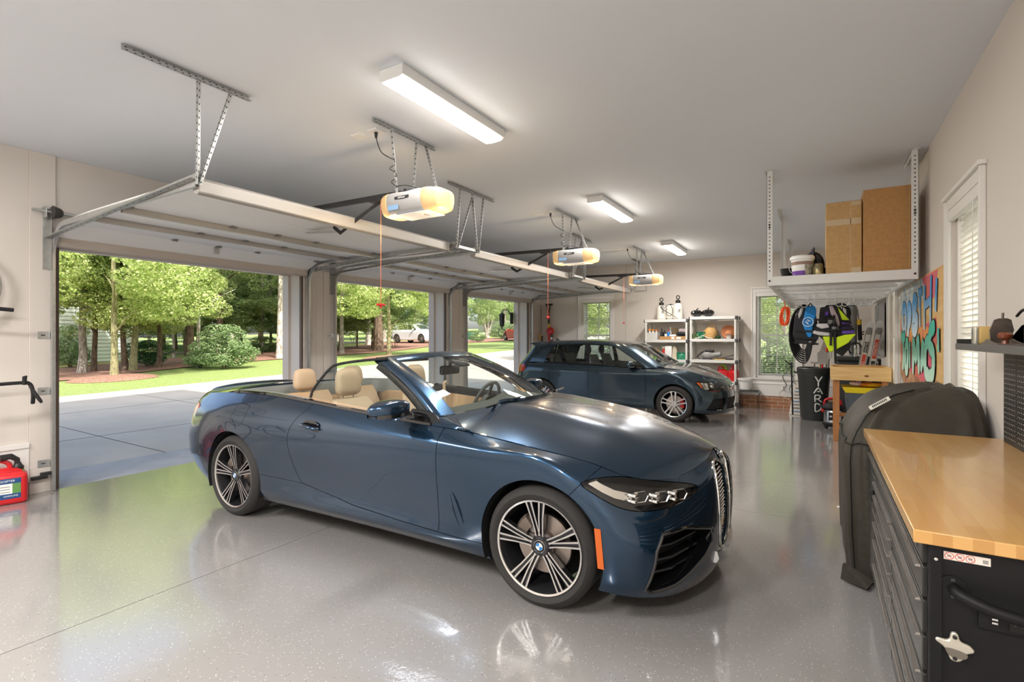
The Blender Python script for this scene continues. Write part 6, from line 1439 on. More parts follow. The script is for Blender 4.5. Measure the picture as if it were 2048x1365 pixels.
T = thing('storage_bin', 'cloudy clear plastic bin of spray bottles on the upper left shelf', 'bin', (-3.25, 11.6, zt)); m = MB().use(M_clear); x0, x1, y0, y1 = -3.38, -3.14, 11.53, 11.74
m.box(x0, x1, y0, y1, zt + .001, zt + .006); m.box(x0, x1, y0, y0 + .004, zt, zt + .16); m.box(x0, x1, y1 - .004, y1, zt, zt + .16); m.box(x0, x0 + .004, y0, y1, zt, zt + .16); m.box(x1 - .004, x1, y0, y1, zt, zt + .16); m.build('walls', parent=T); B('rim', x0 - .006, x1 + .006, y0 - .006, y0 + .004, zt + .15, zt + .162, M_wht, T)
for i, x in enumerate((-3.33, -3.27, -3.20)): bottle(x, 11.60 + i * .04, zt + .007, .027, .24 - i * .006, M_ivory, M_orngp, 'spray bottle with an orange trigger standing in the clear bin, ' + ['leftmost', 'middle', 'rightmost'][i] + ' of three', 'spray_bottle', True, 'orange spray bottles in the clear bin')
T = thing('cardboard_tray', 'low open cardboard tray with white labels on the upper left shelf', 'box', (-2.85, 11.55, zt)); x0, x1, y0, y1 = -3.10, -2.52, 11.54, 11.80; m = MB().use(M_card)
m.box(x0, x1, y0, y1, zt + .001, zt + .006); m.box(x0, x1, y0, y0 + .006, zt, zt + .075); m.box(x0, x1, y1 - .006, y1, zt, zt + .075); m.box(x0, x0 + .006, y0, y1, zt, zt + .075); m.box(x1 - .006, x1, y0, y1, zt, zt + .075); m.build('walls', parent=T)
for a, b in ((-2.83, -2.76), (-2.72, -2.62)): B('paper_label', a, b, y0 - .002, y0, zt + .015, zt + .06, M_wht, T)
for x, y, m_, c_, h, lb in ((-3.06, 11.62, M_blk, M_blk, .25, 'tall black spray bottle at the left end of the tray'), (-2.99, 11.60, M_gblk, M_capb, .22, 'dark squat bottle in the cardboard tray'), (-2.915, 11.64, M_bmwblue, M_red, .22, 'dark blue bottle with a red cap in the tray'), (-2.90, 11.74, M_clear, M_wht, .28, 'clear bottle standing behind the red-capped one')): bottle(x, y, zt + .007, .034, h, m_, c_, lb)
tag(MB().use(M_wht).rbox(-2.98, -2.93, 11.55, 11.59, zt + .007, zt + .13, .006).build('pill_jar', bevel=.003), 'small white jar at the front of the cardboard tray', 'jar')
tag(MB().use(M_wht).rbox(-2.88, -2.74, 11.57, 11.68, zt + .007, zt + .115, .01).build('small_box'), 'small white carton lying in the cardboard tray', 'box')
for x in (-2.84, -2.78): tag(MB().use(mat('amber_glass', (.55, .42, .25), .15, alpha=.7)).lathe([(.03, 0), (.04, .05), (.028, .16), (.035, .27)], (x, 11.84, zt), n=16).build('glass_vase'), 'amber glass vase at the back of the upper left shelf' + (', left one' if x < -2.8 else ', right one'), 'vase', 'amber vases')
T = thing('tool_pouch', 'black tool pouch with a pink and white rolled bag on the upper left shelf', 'bag', (-2.62, 11.66, zt)); MB().use(M_bagdk).sphere((-2.64, 11.68, zt + .14), .10, 14, 9, (1.2, .7, .55)).build('pouch', parent=T); MB().use(mat('pale_print_fabric', (.62, .50, .50), .8, var=1, vscale=30, col2=(.2, .19, .2))).cyl((-2.68, 11.70, zt + .20), (-2.52, 11.66, zt + .20), .06, n=14).build('rolled_bag', parent=T); MB().use(M_bagdk).rbox(-2.70, -2.55, 11.60, 11.78, zt + .007, zt + .09, .02).build('base', parent=T)
zt = 1.001
bottle(-3.30, 11.66, zt, .045, .26, M_ivory, M_red, 'white jug with a red cap on the middle left shelf')
bottle(-3.20, 11.62, zt, .05, .24, M_ygrn, M_red, 'green-labelled jug with a red cap on the middle left shelf')
bottle(-3.02, 11.62, zt, .035, .29, M_red, M_ivory, 'red spray bottle with a white head on the middle left shelf', 'spray_bottle', True)
tag(MB().use(M_wht).rbox(-2.98, -2.83, 11.56, 11.74, zt, zt + .30, .01, 2).build('white_carton'), 'tall plain white carton on the middle left shelf', 'box')
T = thing('paper_sack', 'beige folded paper sack beside the tall white carton', 'bag', (-2.77, 11.65, zt)); MB().use(mat('beige_paper', (.62, .54, .42), .8)).poly([(-2.82, 11.58, zt), (-2.72, 11.58, zt), (-2.72, 11.58, zt + .22), (-2.76, 11.60, zt + .30), (-2.81, 11.60, zt + .28)], (0, .14, 0)).build('sack', parent=T)
T = thing('storage_bin', 'dark green plastic bin on the middle left shelf', 'bin', (-2.60, 11.65, zt)); MB().use(M_green).add([(-2.69, 11.56, zt), (-2.53, 11.56, zt), (-2.53, 11.76, zt), (-2.69, 11.76, zt), (-2.71, 11.54, zt + .15), (-2.51, 11.54, zt + .15), (-2.51, 11.78, zt + .15), (-2.71, 11.78, zt + .15)], [(0, 3, 2, 1), (0, 1, 5, 4), (1, 2, 6, 5), (2, 3, 7, 6), (3, 0, 4, 7)]).build('tub', parent=T, solid=.004); MB().use(M_green).rbox(-2.72, -2.50, 11.53, 11.79, zt + .146, zt + .162, .01).build('lid', parent=T)
zt = 1.466
def plant(x, y, z, s, label, n=180, m=None):
    me = leaf_mesh('foliage', n, [(0, 0, s * .6, s, s * .8, s * .6)], s * .5, m or LM['dark'], int(abs(x) * 100), .2); T = bpy.data.objects.new('artificial_plant', me); COL.objects.link(T); T.location = (x, y, z); tag(T, label, 'plant')
plant(-2.36, 11.66, zt, .09, 'grey-green artificial sprigs at the left end of the upper right shelf', 160, LM['shrub'])
plant(-1.86, 11.62, zt, .06, 'small dark moss ball beside the woven can')
T = thing('bowl', 'deep green bowl with a lime ring on the upper right shelf', 'bowl', (-2.20, 11.64, zt)); MB().use(M_green).lathe([(.04, 0), (.09, .07), (.125, .15), (.12, .15), (.085, .075), (.03, .01)], (-2.20, 11.68, zt), n=24).build('bowl_body', parent=T); MB().use(mat('pale_green', (.20, .55, .25), .4)).tube([(-2.20 + .07 * math.cos(t), 11.585, zt + .085 + .055 * math.sin(t)) for t in np.linspace(0, 2 * math.pi, 21)[:-1]], .008, 6, closed=True).build('ring', parent=T)
tag(MB().use(M_ivory).tube(spline([(-2.32, 11.53, zt + .012), (-2.22, 11.53, zt + .03), (-2.15, 11.53, zt + .075), (-2.07, 11.53, zt + .03), (-1.95, 11.53, zt + .012)], 5), .008, 6).build('bent_tube'), 'bent cream tube lying at the front of the upper right shelf', 'tube')
T = thing('watering_can', 'round tan woven watering can with a loop handle on the upper right shelf', 'watering can', (-2.02, 11.7, zt)); MB().use(M_wick).lathe([(.08, 0), (.125, .04), (.14, .12), (.12, .20), (.08, .245), (.05, .25)], (-2.02, 11.70, zt), n=28).build('body', parent=T); MB().use(M_wick).tube(spline([(-2.12, 11.70, zt + .17), (-2.17, 11.70, zt + .16), (-2.16, 11.7, zt + .08), (-2.13, 11.7, zt + .06)], 5), .010, 6).build('side_handle', parent=T); MB().use(M_wick).tube(spline([(-2.07, 11.70, zt + .24), (-2.03, 11.7, zt + .31), (-1.96, 11.7, zt + .30), (-1.93, 11.7, zt + .22)], 5), .011, 6).build('loop_handle', parent=T)
T = thing('terracotta_plate', 'terracotta saucer leaning at the right end of the upper right shelf', 'plate', (-1.66, 11.74, zt)); MB().use(M_terra).lathe([(.001, 0), (.12, .004), (.15, .018), (.147, .024), (.115, .012), (.001, .008)], (-1.67, 11.78, zt + .148), (.1, -1, .25), n=32).build('saucer', parent=T)
T = thing('toadstool_ornament', 'small white glass ornament with an orange cap in front of the saucer', 'ornament', (-1.64, 11.62, zt)); MB().use(M_clear).lathe([(.05, 0), (.05, .10), (.03, .12)], (-1.64, 11.62, zt), n=18).build('glass_body', parent=T); MB().use(M_terra).lathe([(.09, .10), (.085, .14), (.05, .18), (.001, .19)], (-1.64, 11.62, zt), n=18).build('orange_cap', parent=T)
zt = 1.011
T = thing('leaf_blower', 'grey handheld leaf blower lying on the middle right shelf', 'leaf blower', (-2.05, 11.66, zt)); m = MB().use(M_gry); m.sphere((-2.08, 11.66, zt + .10), .10, 18, 10, (1.3, .8, .85)); m.cyl((-2.0, 11.66, zt + .10), (-1.80, 11.64, zt + .13), .055, .045, n=16); m.build('body', parent=T); MB().use(M_blk).tube(spline([(-2.20, 11.62, zt + .02), (-2.28, 11.62, zt + .06), (-2.17, 11.62, zt + .17), (-2.02, 11.64, zt + .21), (-1.96, 11.64, zt + .16)], 5), .014, 6).build('handle', parent=T); MB().use(M_blk).rbox(-2.12, -1.94, 11.60, 11.72, zt + .17, zt + .215, .02).build('grip', parent=T); MB().use(M_capb).box(-2.18, -2.0, 11.6, 11.72, zt, zt + .03).build('foot', parent=T)
T = thing('caulking_tool', 'black hand tool with a long lever on the middle right shelf', 'tool', (-1.7, 11.62, zt)); m = MB().use(M_blk); m.bar((-1.90, 11.62, zt + .02), (-1.55, 11.60, zt + .02), .03, .03); m.bar((-1.78, 11.62, zt + .03), (-1.54, 11.60, zt + .11), .02, .015); m.build('frame', parent=T); MB().use(mat('yellow_wood', (.55, .38, .12), .5)).cyl((-1.92, 11.56, zt + .013), (-1.70, 11.56, zt + .013), .012, n=8).build('wooden_handle', parent=T)
zt = .561
def gascan(x, y, z, label, rz=0, big=False, spout=None):
    T = thing('fuel_can', label, 'fuel can', (x, y, z), rz); s = 1.0 if big else .8; m = MB().use(M_red)
    m.rbox(-.13 * s, .13 * s, -.095 * s, .095 * s, 0, .27 * s, .035 * s, 4, .03 * s); m.grid([[(.13 * s * k * cx, .095 * s * k * cy, h * s) for cx, cy in ((-1, -1), (1, -1), (1, 1), (-1, 1), (-1, -1))] for k, h in ((.82, .262), (.70, .295), (.45, .315), (.0, .318))]); m.build('body', parent=T, world=False, angle=50)
    MB().use(M_red).tube(spline([(-.11 * s, 0, .26 * s), (-.115 * s, 0, .34 * s), (-.06 * s, 0, .385 * s), (.0, 0, .36 * s), (.02 * s, 0, .31 * s)], 5), .019 * s, 8).build('handle', parent=T, world=False)
    m = MB().use(spout or M_blk); m.lathe([(.040 * s, 0), (.042 * s, .035), (.03 * s, .05), (.022 * s, .07)], (.065 * s, -.0, .285 * s), n=16); m.tube([(.065 * s, 0, .33 * s), (.06 * s, -.01, .385 * s), (.02 * s, -.02, .42 * s), (-.05 * s, -.03, .415 * s)], [.02 * s, .022 * s, .026 * s, .03 * s], 10); m.build('spout', parent=T, world=False)
    MB().use(M_ygrn).lathe([(.041 * s, -.008), (.043 * s, .006)], (.065 * s, 0, .285 * s), n=16).build('collar_ring', parent=T, world=False); return T
gascan(-1.76, 11.66, zt, 'red fuel can with a lime-ringed spout on the lower right shelf, behind the hatchback', .2, False, M_ygrn); gascan(-1.55, 11.66, zt, 'red fuel can at the right end of the lower right shelf', 1.2, False, M_red)
T = thing('work_lamp', 'small black work lamp beside the red fuel cans', 'lamp', (-1.98, 11.66, zt)); MB().use(M_blk).lathe([(.05, 0), (.05, .02), (.015, .03), (.015, .14)], (-1.98, 11.66, zt), n=16).build('stand', parent=T); MB().use(M_blk).sphere((-1.98, 11.66, zt + .17), .045, 12, 8).build('head', parent=T)
# planter pot on a wire stand
T = thing('flower_pot', 'white ribbed flower pot on a wire stand beneath the far right window', 'pot', (-1.34, 11.62, .40)); MB().use(M_wht).lathe([(.095, 0), (.12, .02), (.15, .21), (.168, .215), (.17, .255), (.155, .255), (.15, .22), (.10, .03)], (-1.33, 11.66, .385), n=32, cap=False).build('pot', parent=T); MB().use(mat('potting_soil', (.08, .05, .03), 1)).lathe([(.001, .2), (.148, .2)], (-1.33, 11.66, .385), n=24, cap=False).build('soil', parent=T); MB().use(M_wht).lathe([(.001, .002), (.096, .002)], (-1.33, 11.66, .385), n=24, cap=False).build('pot_base', parent=T)
T = thing('plant_stand', 'black wire plant stand under the white pot', 'plant stand', (-1.30, 11.62, 0)); m = MB().use(M_blk)
for zz in (.376, .362): m.tube([(-1.24 + a * .17, 11.66 + b * .13, zz) for a, b in ((-1, -1), (1, -1), (1, 1), (-1, 1))], .006, 6, closed=True)
for q in range(5): m.cyl((-1.41 + q * .085, 11.53, .376), (-1.41 + q * .085, 11.79, .376), .004, n=5)
m.build('wire_top', parent=T)
for a in (-1, 1):
    for b in (-1, 1): MB().use(M_blk).tube(spline([(-1.24 + a * .17, 11.66 + b * .13, .37), (-1.24 + a * .20, 11.66 + b * .13, .33), (-1.24 + a * .16, 11.66 + b * .13, .25), (-1.24 + a * .17, 11.66 + b * .14, .005)], 4), .006, 6).build('leg', parent=T)
# corner tools hanging by the third bay
T = thing('string_trimmer', 'red and yellow string trimmer with a round red guard, hung in the far left corner', 'garden tool', (-6.10, 11.93, .8)); x, y = -6.12, 11.93
m = MB().use(M_blk); m.bar((x - .06, y, 2.36), (x, y, 2.14), .025, .02); m.bar((x + .05, y, 2.36), (x, y, 2.14), .025, .02); m.bar((x - .10, y + .02, 2.37), (x + .10, y + .02, 2.37), .04, .04); m.build('hanger_fork', parent=T)
MB().use(M_red).cyl((x, y, 2.14), (x, y, 1.98), .022, n=10).build('upper_shaft', parent=T); MB().use(M_blk).cyl((x, y, 1.98), (x, y, 1.86), .028, n=10).build('grip', parent=T); MB().use(mat('yellow_plastic', (.75, .48, .04), .4)).cyl((x, y, 1.86), (x + .01, y, 1.70), .026, n=10).build('yellow_shaft', parent=T)
MB().use(M_red).lathe([(.001, 0), (.10, .0), (.105, .02), (.08, .05), (.001, .06)], (x + .09, y - .08, 1.66), (0, -1, .15), n=24).build('guard', parent=T)
MB().use(M_red).bar((x + .03, y - .04, 1.60), (x + .04, y - .04, .75), .055, .04).build('lower_shaft', parent=T); MB().use(M_capb).bar((x + .11, y - .04, 1.60), (x + .12, y - .04, .75), .05, .04).build('edging_shaft', parent=T); B('white_band', x + .085, x + .14, y - .066, y - .06, 1.44, 1.50, M_wht, T)
T = thing('garden_broom', 'long dark pole with a wooden grip standing in the far left corner', 'broom', (-6.33, 11.88, .5)); MB().use(M_blk).tube([(-6.335, 11.9, 2.36), (-6.325, 11.9, 1.9), (-6.335, 11.9, 1.56)], .007, 6).build('cord', parent=T); MB().use(mat('ash_wood', (.65, .47, .26), .5)).cyl((-6.345, 11.87, 1.55), (-6.335, 11.87, .55), .02, n=10).build('wooden_shaft', parent=T); MB().use(M_capb).rbox(-6.315, -6.27, 11.85, 11.89, .55, 1.54, .01).build('dark_sleeve', parent=T); MB().use(mat('yellow_plastic')).lathe([(.03, 0), (.032, .08), (.02, .10)], (-6.345, 11.87, 1.47), n=12).build('collar', parent=T)
# outlet plates
for x, z, lb in ((-.62, .43, 'white outlet plate on the baseboard under the far right window'),):
    T = thing('outlet_plate', lb, 'outlet', (x, 11.94, z)); B('plate', x - .04, x + .04, 11.932, 11.94, z - .06, z + .06, M_wht, T, .003)
    for dz in (-.025, .025): B('socket', x - .018, x + .018, 11.929, 11.933, z + dz - .014, z + dz + .014, M_gry, T)
# red fuel can and bicycles by the first bay
g = gascan(-6.26, 1.56, 0, 'large red fuel can with a blue label on the floor left of the first bay', R(90 - 14), True)
h = 'label_panel'
lab = MB().use(M_wht).box(-.085, .085, -.0975, -.0955, .055, .235).build(h, parent=g, world=False)
B('blue_band', -.085, .085, -.0985, -.0974, .19, .235, mat('deep_blue_label', (.015, .07, .22), .4), lab, 0, False); B('blue_band', -.085, .085, -.0985, -.0974, .055, .10, mat('deep_blue_label', (.015, .07, .22), .4), lab, 0, False); B('green_panel', .03, .085, -.0985, -.0974, .10, .19, mat('label_green', (.12, .28, .08), .5), lab, 0, False)
for q in range(3): B('text_line', -.06, .015, -.0985, -.0974, .115 + q * .023, .119 + q * .023, M_text, lab, 0, False); MB().use(mat('deep_blue_label')).cyl((-.073, -.0974, .117 + q * .023), (-.073, -.0986, .117 + q * .023), .007, n=10).build('blue_dot', parent=lab, world=False)
letters_on(lab, 'SCEPTER', .024, (0, -.0990, .2125), (R(90), 0, 0), M_wht); letters_on(lab, 'GASOLINE', .020, (.02, -.0990, .08), (R(90), 0, 0), M_wht)
g.rotation_euler = (0, 0, R(76)); g.location = (-6.27, 1.52, 0)
def bike_bar(T, y0, z, drop):
    m = MB().use(M_mblk)
    if drop: m.tube(spline([(-6.2, y0 - .42, z + .0), (-6.2, y0 - .06, z + .01), (-6.18, y0 + .0, z), (-6.13, y0 + .01, z - .05), (-6.13, y0 + .015, z - .12), (-6.16, y0 + .02, z - .18)], 6), .016, 10)
    else: m.tube([(-6.2, y0 - .6, z + .03), (-6.2, y0 - .1, z + .01), (-6.2, y0, z)], .013, 10)
    m.build('handlebar', parent=T)
T = thing('bicycle', 'black drop-bar bicycle at the left edge, only its bar and brake lever showing', 'bicycle', (-6.2, 1.0, .6)); bike_bar(T, 1.64, 1.075, True)
m = MB().use(M_mblk); m.tube([(-6.15, 1.60, 1.07), (-6.14, 1.60, 1.14), (-6.12, 1.605, 1.145)], [.016, .017, .010], 8); m.tube([(-6.12, 1.63, 1.06), (-6.09, 1.66, .98), (-6.08, 1.69, .92), (-6.08, 1.70, .90)], [.012, .016, .015, .010], 8); m.build('brake_hood', parent=T)
m = MB().use(M_mblk); m.tube([(-6.2, 1.22, 1.08), (-6.2, 1.12, 1.1), (-6.2, 1.08, .85)], .018, 8); m.tube([(-6.2, 1.08, .95), (-6.2, .1, .95)], .02, 8); m.tube([(-6.2, 1.08, .85), (-6.2, .55, .36), (-6.2, .1, .95)], .02, 8); m.tube([(-6.2, 1.08, .85), (-6.2, 1.02, .36)], .013, 8); m.tube([(-6.2, .55, .36), (-6.2, .08, .36), (-6.2, .1, .95)], .012, 8); m.build('frame', parent=T)
for yy in (1.02, .0): MB().use(M_tyre).tube([(-6.2, yy + .335 * math.cos(t), .36 + .335 * math.sin(t)) for t in np.linspace(0, 2 * math.pi, 41)[:-1]], .014, 6, closed=True).build('wheel', parent=T)
T = thing('bicycle', 'bicycle hung high at the left edge, only its grip and rim showing', 'bicycle', (-6.25, 1.0, 1.6)); MB().use(M_mblk).tube([(-6.2, .9, 1.80), (-6.2, 1.42, 1.755), (-6.2, 1.535, 1.745)], [.012, .012, .017], 10).build('handlebar', parent=T); MB().use(M_mblk).tube([(-6.2, 1.44, 1.753), (-6.2, 1.54, 1.745)], .018, 10).build('grip', parent=T)
MB().use(M_galvd).tube([(-6.33, 1.12 + .36 * math.cos(t), 1.96 + .36 * math.sin(t)) for t in np.linspace(0, 2 * math.pi, 49)[:-1]], .016, 6, closed=True).build('wheel', parent=T); MB().use(M_mblk).tube([(-6.3, 1.12, 1.96), (-6.25, .95, 1.82), (-6.25, .3, 1.9)], .018, 8).build('frame', parent=T)
MB().use(M_blk).tube([(WX, 1.12, 2.1), (-6.3, 1.12, 2.1), (-6.27, 1.12, 2.16)], .01, 6).build('hanging_hook', parent=T)
# safety sensor at the foot of the first track
T = thing('safety_sensor', 'small black door safety sensor at the foot of the first track', 'sensor', (-6.36, 1.84, .16)); MB().use(M_blk).rbox(-6.38, -6.34, 1.70, 1.82, .14, .175, .008).build('bracket', parent=T); MB().use(M_blk).rbox(-6.385, -6.345, 1.77, 1.85, .17, .20, .006).build('sensor_body', parent=T); MB().use(M_wht).tube(spline([(-6.40, 1.72, .25), (-6.40, 1.60, .28), (-6.40, 1.55, .30)], 4), .003, 5).build('thin_wire', parent=T)
# ================================================================ overhead racks, boxes and the crowded corner
M_rack = mat('white_powder_coat', (.76, .76, .75), .35)
def rack(y0, y1, label, posts):
    x0, x1, z0, z1 = -.47, .80, 2.05, 2.145; T = thing('overhead_rack', label, 'storage rack', (x0, y0, z0), group='white ceiling storage racks')
    for a, b, nm in ((y0, y0 + .03, 'front_beam'), (y1 - .03, y1, 'rear_beam')): MB().use(M_rack).box(x0, x1, a, b, z0, z1).build(nm, parent=T, bevel=.003)
    for a, b in ((x0, x0 + .03), (x1 - .03, x1)): MB().use(M_rack).box(a, b, y0 + .03, y1 - .03, z0 + .01, z1).build('side_beam', parent=T, bevel=.003)
    for i, yy in enumerate(np.linspace(y0, y1, 5)[1:-1]): MB().use(M_rack).box(x0 + .03, x1 - .03, yy - .03, yy + .03, z0 + .03, z0 + .06).build('cross_beam', parent=T, bevel=.003)
    m = MB().use(M_rack)
    for yy in np.arange(y0 + .05, y1 - .03, .075): m.cyl((x0 + .03, yy, z0 + .085), (x1 - .03, yy, z0 + .085), .003, n=4)
    for xx in np.arange(x0 + .10, x1 - .05, .14): m.cyl((xx, y0 + .03, z0 + .079), (xx, y1 - .03, z0 + .079), .004, n=4)
    m.build('wire_deck', parent=T)
    for x, s in ((x0, 1), (x1, -1)):
        for y, sy in ((y0, 1), (y1, -1)):
            m = MB().use(M_rack); w_ = .055; xo = x - s * .003; yo = y - sy * .003
            m.box(min(xo, xo + s * w_), max(xo, xo + s * w_), yo - .0 if sy > 0 else yo - .003, yo + .003 if sy > 0 else yo, z0 - .0, CZ - .01); m.box(min(xo, xo + s * .003), max(xo, xo + s * .003), min(yo, yo + sy * w_), max(yo, yo + sy * w_), z0, CZ - .01)
            m.use(M_hole)
            for k in range(26):
                zz = z0 + .16 + k * .04; fy = yo - .0006 if sy > 0 else yo + .0006; c = xo + s * w_ * .5; m.add([(c - .008, fy, zz + .005), (c + .008, fy, zz + .005), (c + .003, fy, zz - .009), (c - .003, fy, zz - .009)], [(0, 1, 2, 3)])
            for zz in (z0 + .05, z0 + .62, z0 + .65): m.cyl((xo + s * .027, yo - .004 * sy, zz), (xo + s * .027, yo + .001 * sy, zz), .011, n=10)
            m.build('post', parent=T)
            m = MB().use(M_rack); cx = x + s * .012; m.box(cx - .03, cx + .03, min(y, y + sy * .56), max(y, y + sy * .56), CZ - .007, CZ); m.box(cx - .03, cx - .026, min(y, y + sy * .56), max(y, y + sy * .56), CZ - .045, CZ); 
            for q in range(10): m.use(M_hole).cyl((cx, y + sy * (.05 + q * .05), CZ - .0078), (cx, y + sy * (.05 + q * .05), CZ - .007), .008, n=8)
            m.build('ceiling_bracket', parent=T)
    return T
rack(6.02, 8.44, 'white ceiling rack carrying the cardboard boxes', 4); rack(8.50, 10.92, 'white ceiling rack further back, above the hanging vests', 4)
def carton(x0, x1, y0, y1, z0, z1, label, m, tape):
    T = thing('cardboard_box', label, 'box', (x0, y0, z0)); MB().use(m).box(x0, x1, y0, y1, z0, z1).build('carton', parent=T, bevel=.006)
    for a, b, c, d in tape: B('packing_tape', x0 + a, x0 + b, y0 - .0015, y0 - .0003, z0 + c, z0 + d, mat('clear_tape', (.60, .47, .30), .2), T)
    B('top_flap_seam', (x0 + x1) / 2 - .001, (x0 + x1) / 2 + .001, y0, y1, z1, z1 + .001, M_hole, T)
carton(.065, .372, 6.14, 6.62, 2.146, 2.885, 'taller-than-wide worn cardboard box with tape on the rack, left of the big plain one', M_cardl, ((.0, .30, .50, .56), (.21, .215, 0, .73), (.22, .30, .01, .06), (.22, .30, .69, .73)))
carton(.38, .775, 6.10, 6.66, 2.146, 2.965, 'largest plain brown cardboard box, against the right wall on the rack', M_card, ((.36, .363, 0, .81),))
T = thing('paint_bucket', 'white lidded bucket with a purple-banded label on the ceiling rack', 'bucket', (-.15, 6.3, 2.146)); c = (-.15, 6.28, 2.146)
MB().use(M_wht).lathe([(.088, 0), (.095, .02), (.108, .19)], c, n=32).build('pail', parent=T); MB().use(M_wht).lathe([(.112, .185), (.118, .19), (.118, .215), (.105, .23), (.001, .232)], c, n=32).build('lid', parent=T)
MB().use(mat('purple_label', (.16, .05, .35), .4)).lathe([(.0945, .012), (.0985, .065)], c, n=32, cap=False).build('purple_band', parent=T); MB().use(mat('brown_label', (.30, .20, .16), .4)).lathe([(.1060, .13), (.1085, .165)], c, n=32, cap=False).build('brown_band', parent=T)
m = MB().use(mat('label_photo', (.22, .22, .16), .4, var=1, vscale=30, col2=(.45, .42, .34))); m.grid([[(c[0] + r * math.cos(a), c[1] + r * math.sin(a), c[2] + h) for r, h in ((.0985, .02), (.107, .13))] for a in np.linspace(R(-75), R(-25), 6)]); m.build('picture_panel', parent=T)
MB().use(M_galv).tube(spline([(c[0] - .11, c[1], c[2] + .19), (c[0] - .12, c[1] - .06, c[2] + .08), (c[0] - .06, c[1] - .11, c[2] + .01)], 5), .0025, 5).build('wire_bail', parent=T)
tag(MB().use(M_mblk).lathe([(.045, 0), (.06, .11), (.065, .11), (.05, .005)], (-.30, 6.34, 2.146), n=20, cap=False).build('plant_pot'), 'small black nursery pot left of the white bucket on the rack', 'pot')
T = thing('duffel_bag', 'dark folded bag slumped against the worn cardboard box on the rack', 'bag', (-.02, 6.5, 2.146)); m = MB().use(M_bagdk)
m.grid([[(-.12 + .19 * u + .03 * math.sin(7 * u + v * 3), 6.46 + .12 * v, 2.146 + (.36 + .05 * math.sin(u * 9)) * math.sin(math.pi * min(.95, .15 + .8 * u)) * (1 - .25 * v) * w_) for w_ in (0, .5, .9, 1)] for u in np.linspace(0, 1, 9) for v in (0, 1)]); m.sphere((-.05, 6.55, 2.30), .11, 14, 10, (1, .8, 1.4)); m.build('bag_body', parent=T)
MB().use(M_bagdk).poly([(-.02, 6.38, 2.40), (.02, 6.38, 2.38), (.05, 6.38, 2.15), (.01, 6.38, 2.15)], (0, .05, 0)).build('side_panel', parent=T, bevel=.008)
tag(MB().use(mat('gold_jar', (.50, .42, .20), .3, .6, var=1, vscale=30, col2=(.15, .13, .10))).lathe([(.045, 0), (.05, .02), (.05, .10), (.04, .13), (.03, .135)], (-.005, 6.24, 2.146), n=20).build('tin_jar'), 'small gold-patterned jar between the bucket and the worn box', 'jar')
# hooks
for i, (x, y, s) in enumerate(((-.30, 8.42, 1), (-.13, 8.42, -1), (-.05, 8.42, 1), (.10, 8.42, -1), (.20, 8.42, 1), (.36, 8.42, -1), (.42, 8.42, 1), (.55, 8.42, 1))):
    T = thing('rack_hook', ('first', 'second', 'third', 'fourth', 'fifth', 'sixth', 'seventh', 'eighth')[i] + ' white wire hook from the left under the ceiling racks', 'hook', (x, y, 2.05), group='white wire hooks under the racks')
    MB().use(M_rack).tube(spline([(x, 8.39, 2.145), (x, 8.385, 2.05), (x, 8.39, 1.98), (x + s * .03, 8.40, 1.935), (x + s * .07, 8.41, 1.94), (x + s * .085, 8.41, 1.975)], 4), .0045, 6).build('wire', parent=T)
# orange rope, black hose
rnd = random.Random(5); m = MB().use(mat('orange_rope', (.85, .10, .02), .7))
for k in range(14):
    a = rnd.uniform(-.5, .5); m.tube(spline([(-.435 + .05 * math.sin(t + a) * (1 + .4 * math.sin(k)), 8.66 + .02 * math.sin(k * 2.1) + .015 * math.cos(t), 1.82 + .14 * math.cos(t)) for t in np.linspace(0, 6.28, 12)], 2), .006, 5)
T = thing('rope_coil', 'bright orange rope hank hanging at the left edge of the rack', 'rope', (-.43, 8.66, 1.8)); m.build('coil', parent=T); MB().use(mat('orange_rope')).tube([(-.43, 8.66, 1.95), (-.435, 8.64, 2.0), (-.45, 8.62, 2.06)], .006, 5).build('tie', parent=T)
MB().use(mat('white_tag', (.7, .6, .55), .6)).poly([(-.46, 8.64, 1.68), (-.43, 8.64, 1.68), (-.43, 8.64, 1.62), (-.46, 8.64, 1.61)], (0, .004, 0)).build('tag', parent=T)
m = MB().use(mat('black_hose', (.015, .015, .017), .3))
for k in range(9):
    a, b = .20 - k * .012, .45 - k * .022; m.tube([(-.19 + a * math.cos(t) * (1 if math.cos(t) < 0 else .55), 8.98 + k * .012 + .01 * math.sin(3 * t), 1.55 + (k % 3) * .01 + b * math.sin(t)) for t in np.linspace(0, 6.28, 33)[:-1]], .011, 7, closed=True)
T = thing('hose_coil', 'big black hose coil hanging behind the blue life vest', 'hose', (-.19, 8.98, 1.5)); m.build('coil', parent=T); MB().use(M_rack).tube([(-.19, 8.99, 1.99), (-.19, 8.98, 2.12)], .006, 6).build('hanging_hook', parent=T)
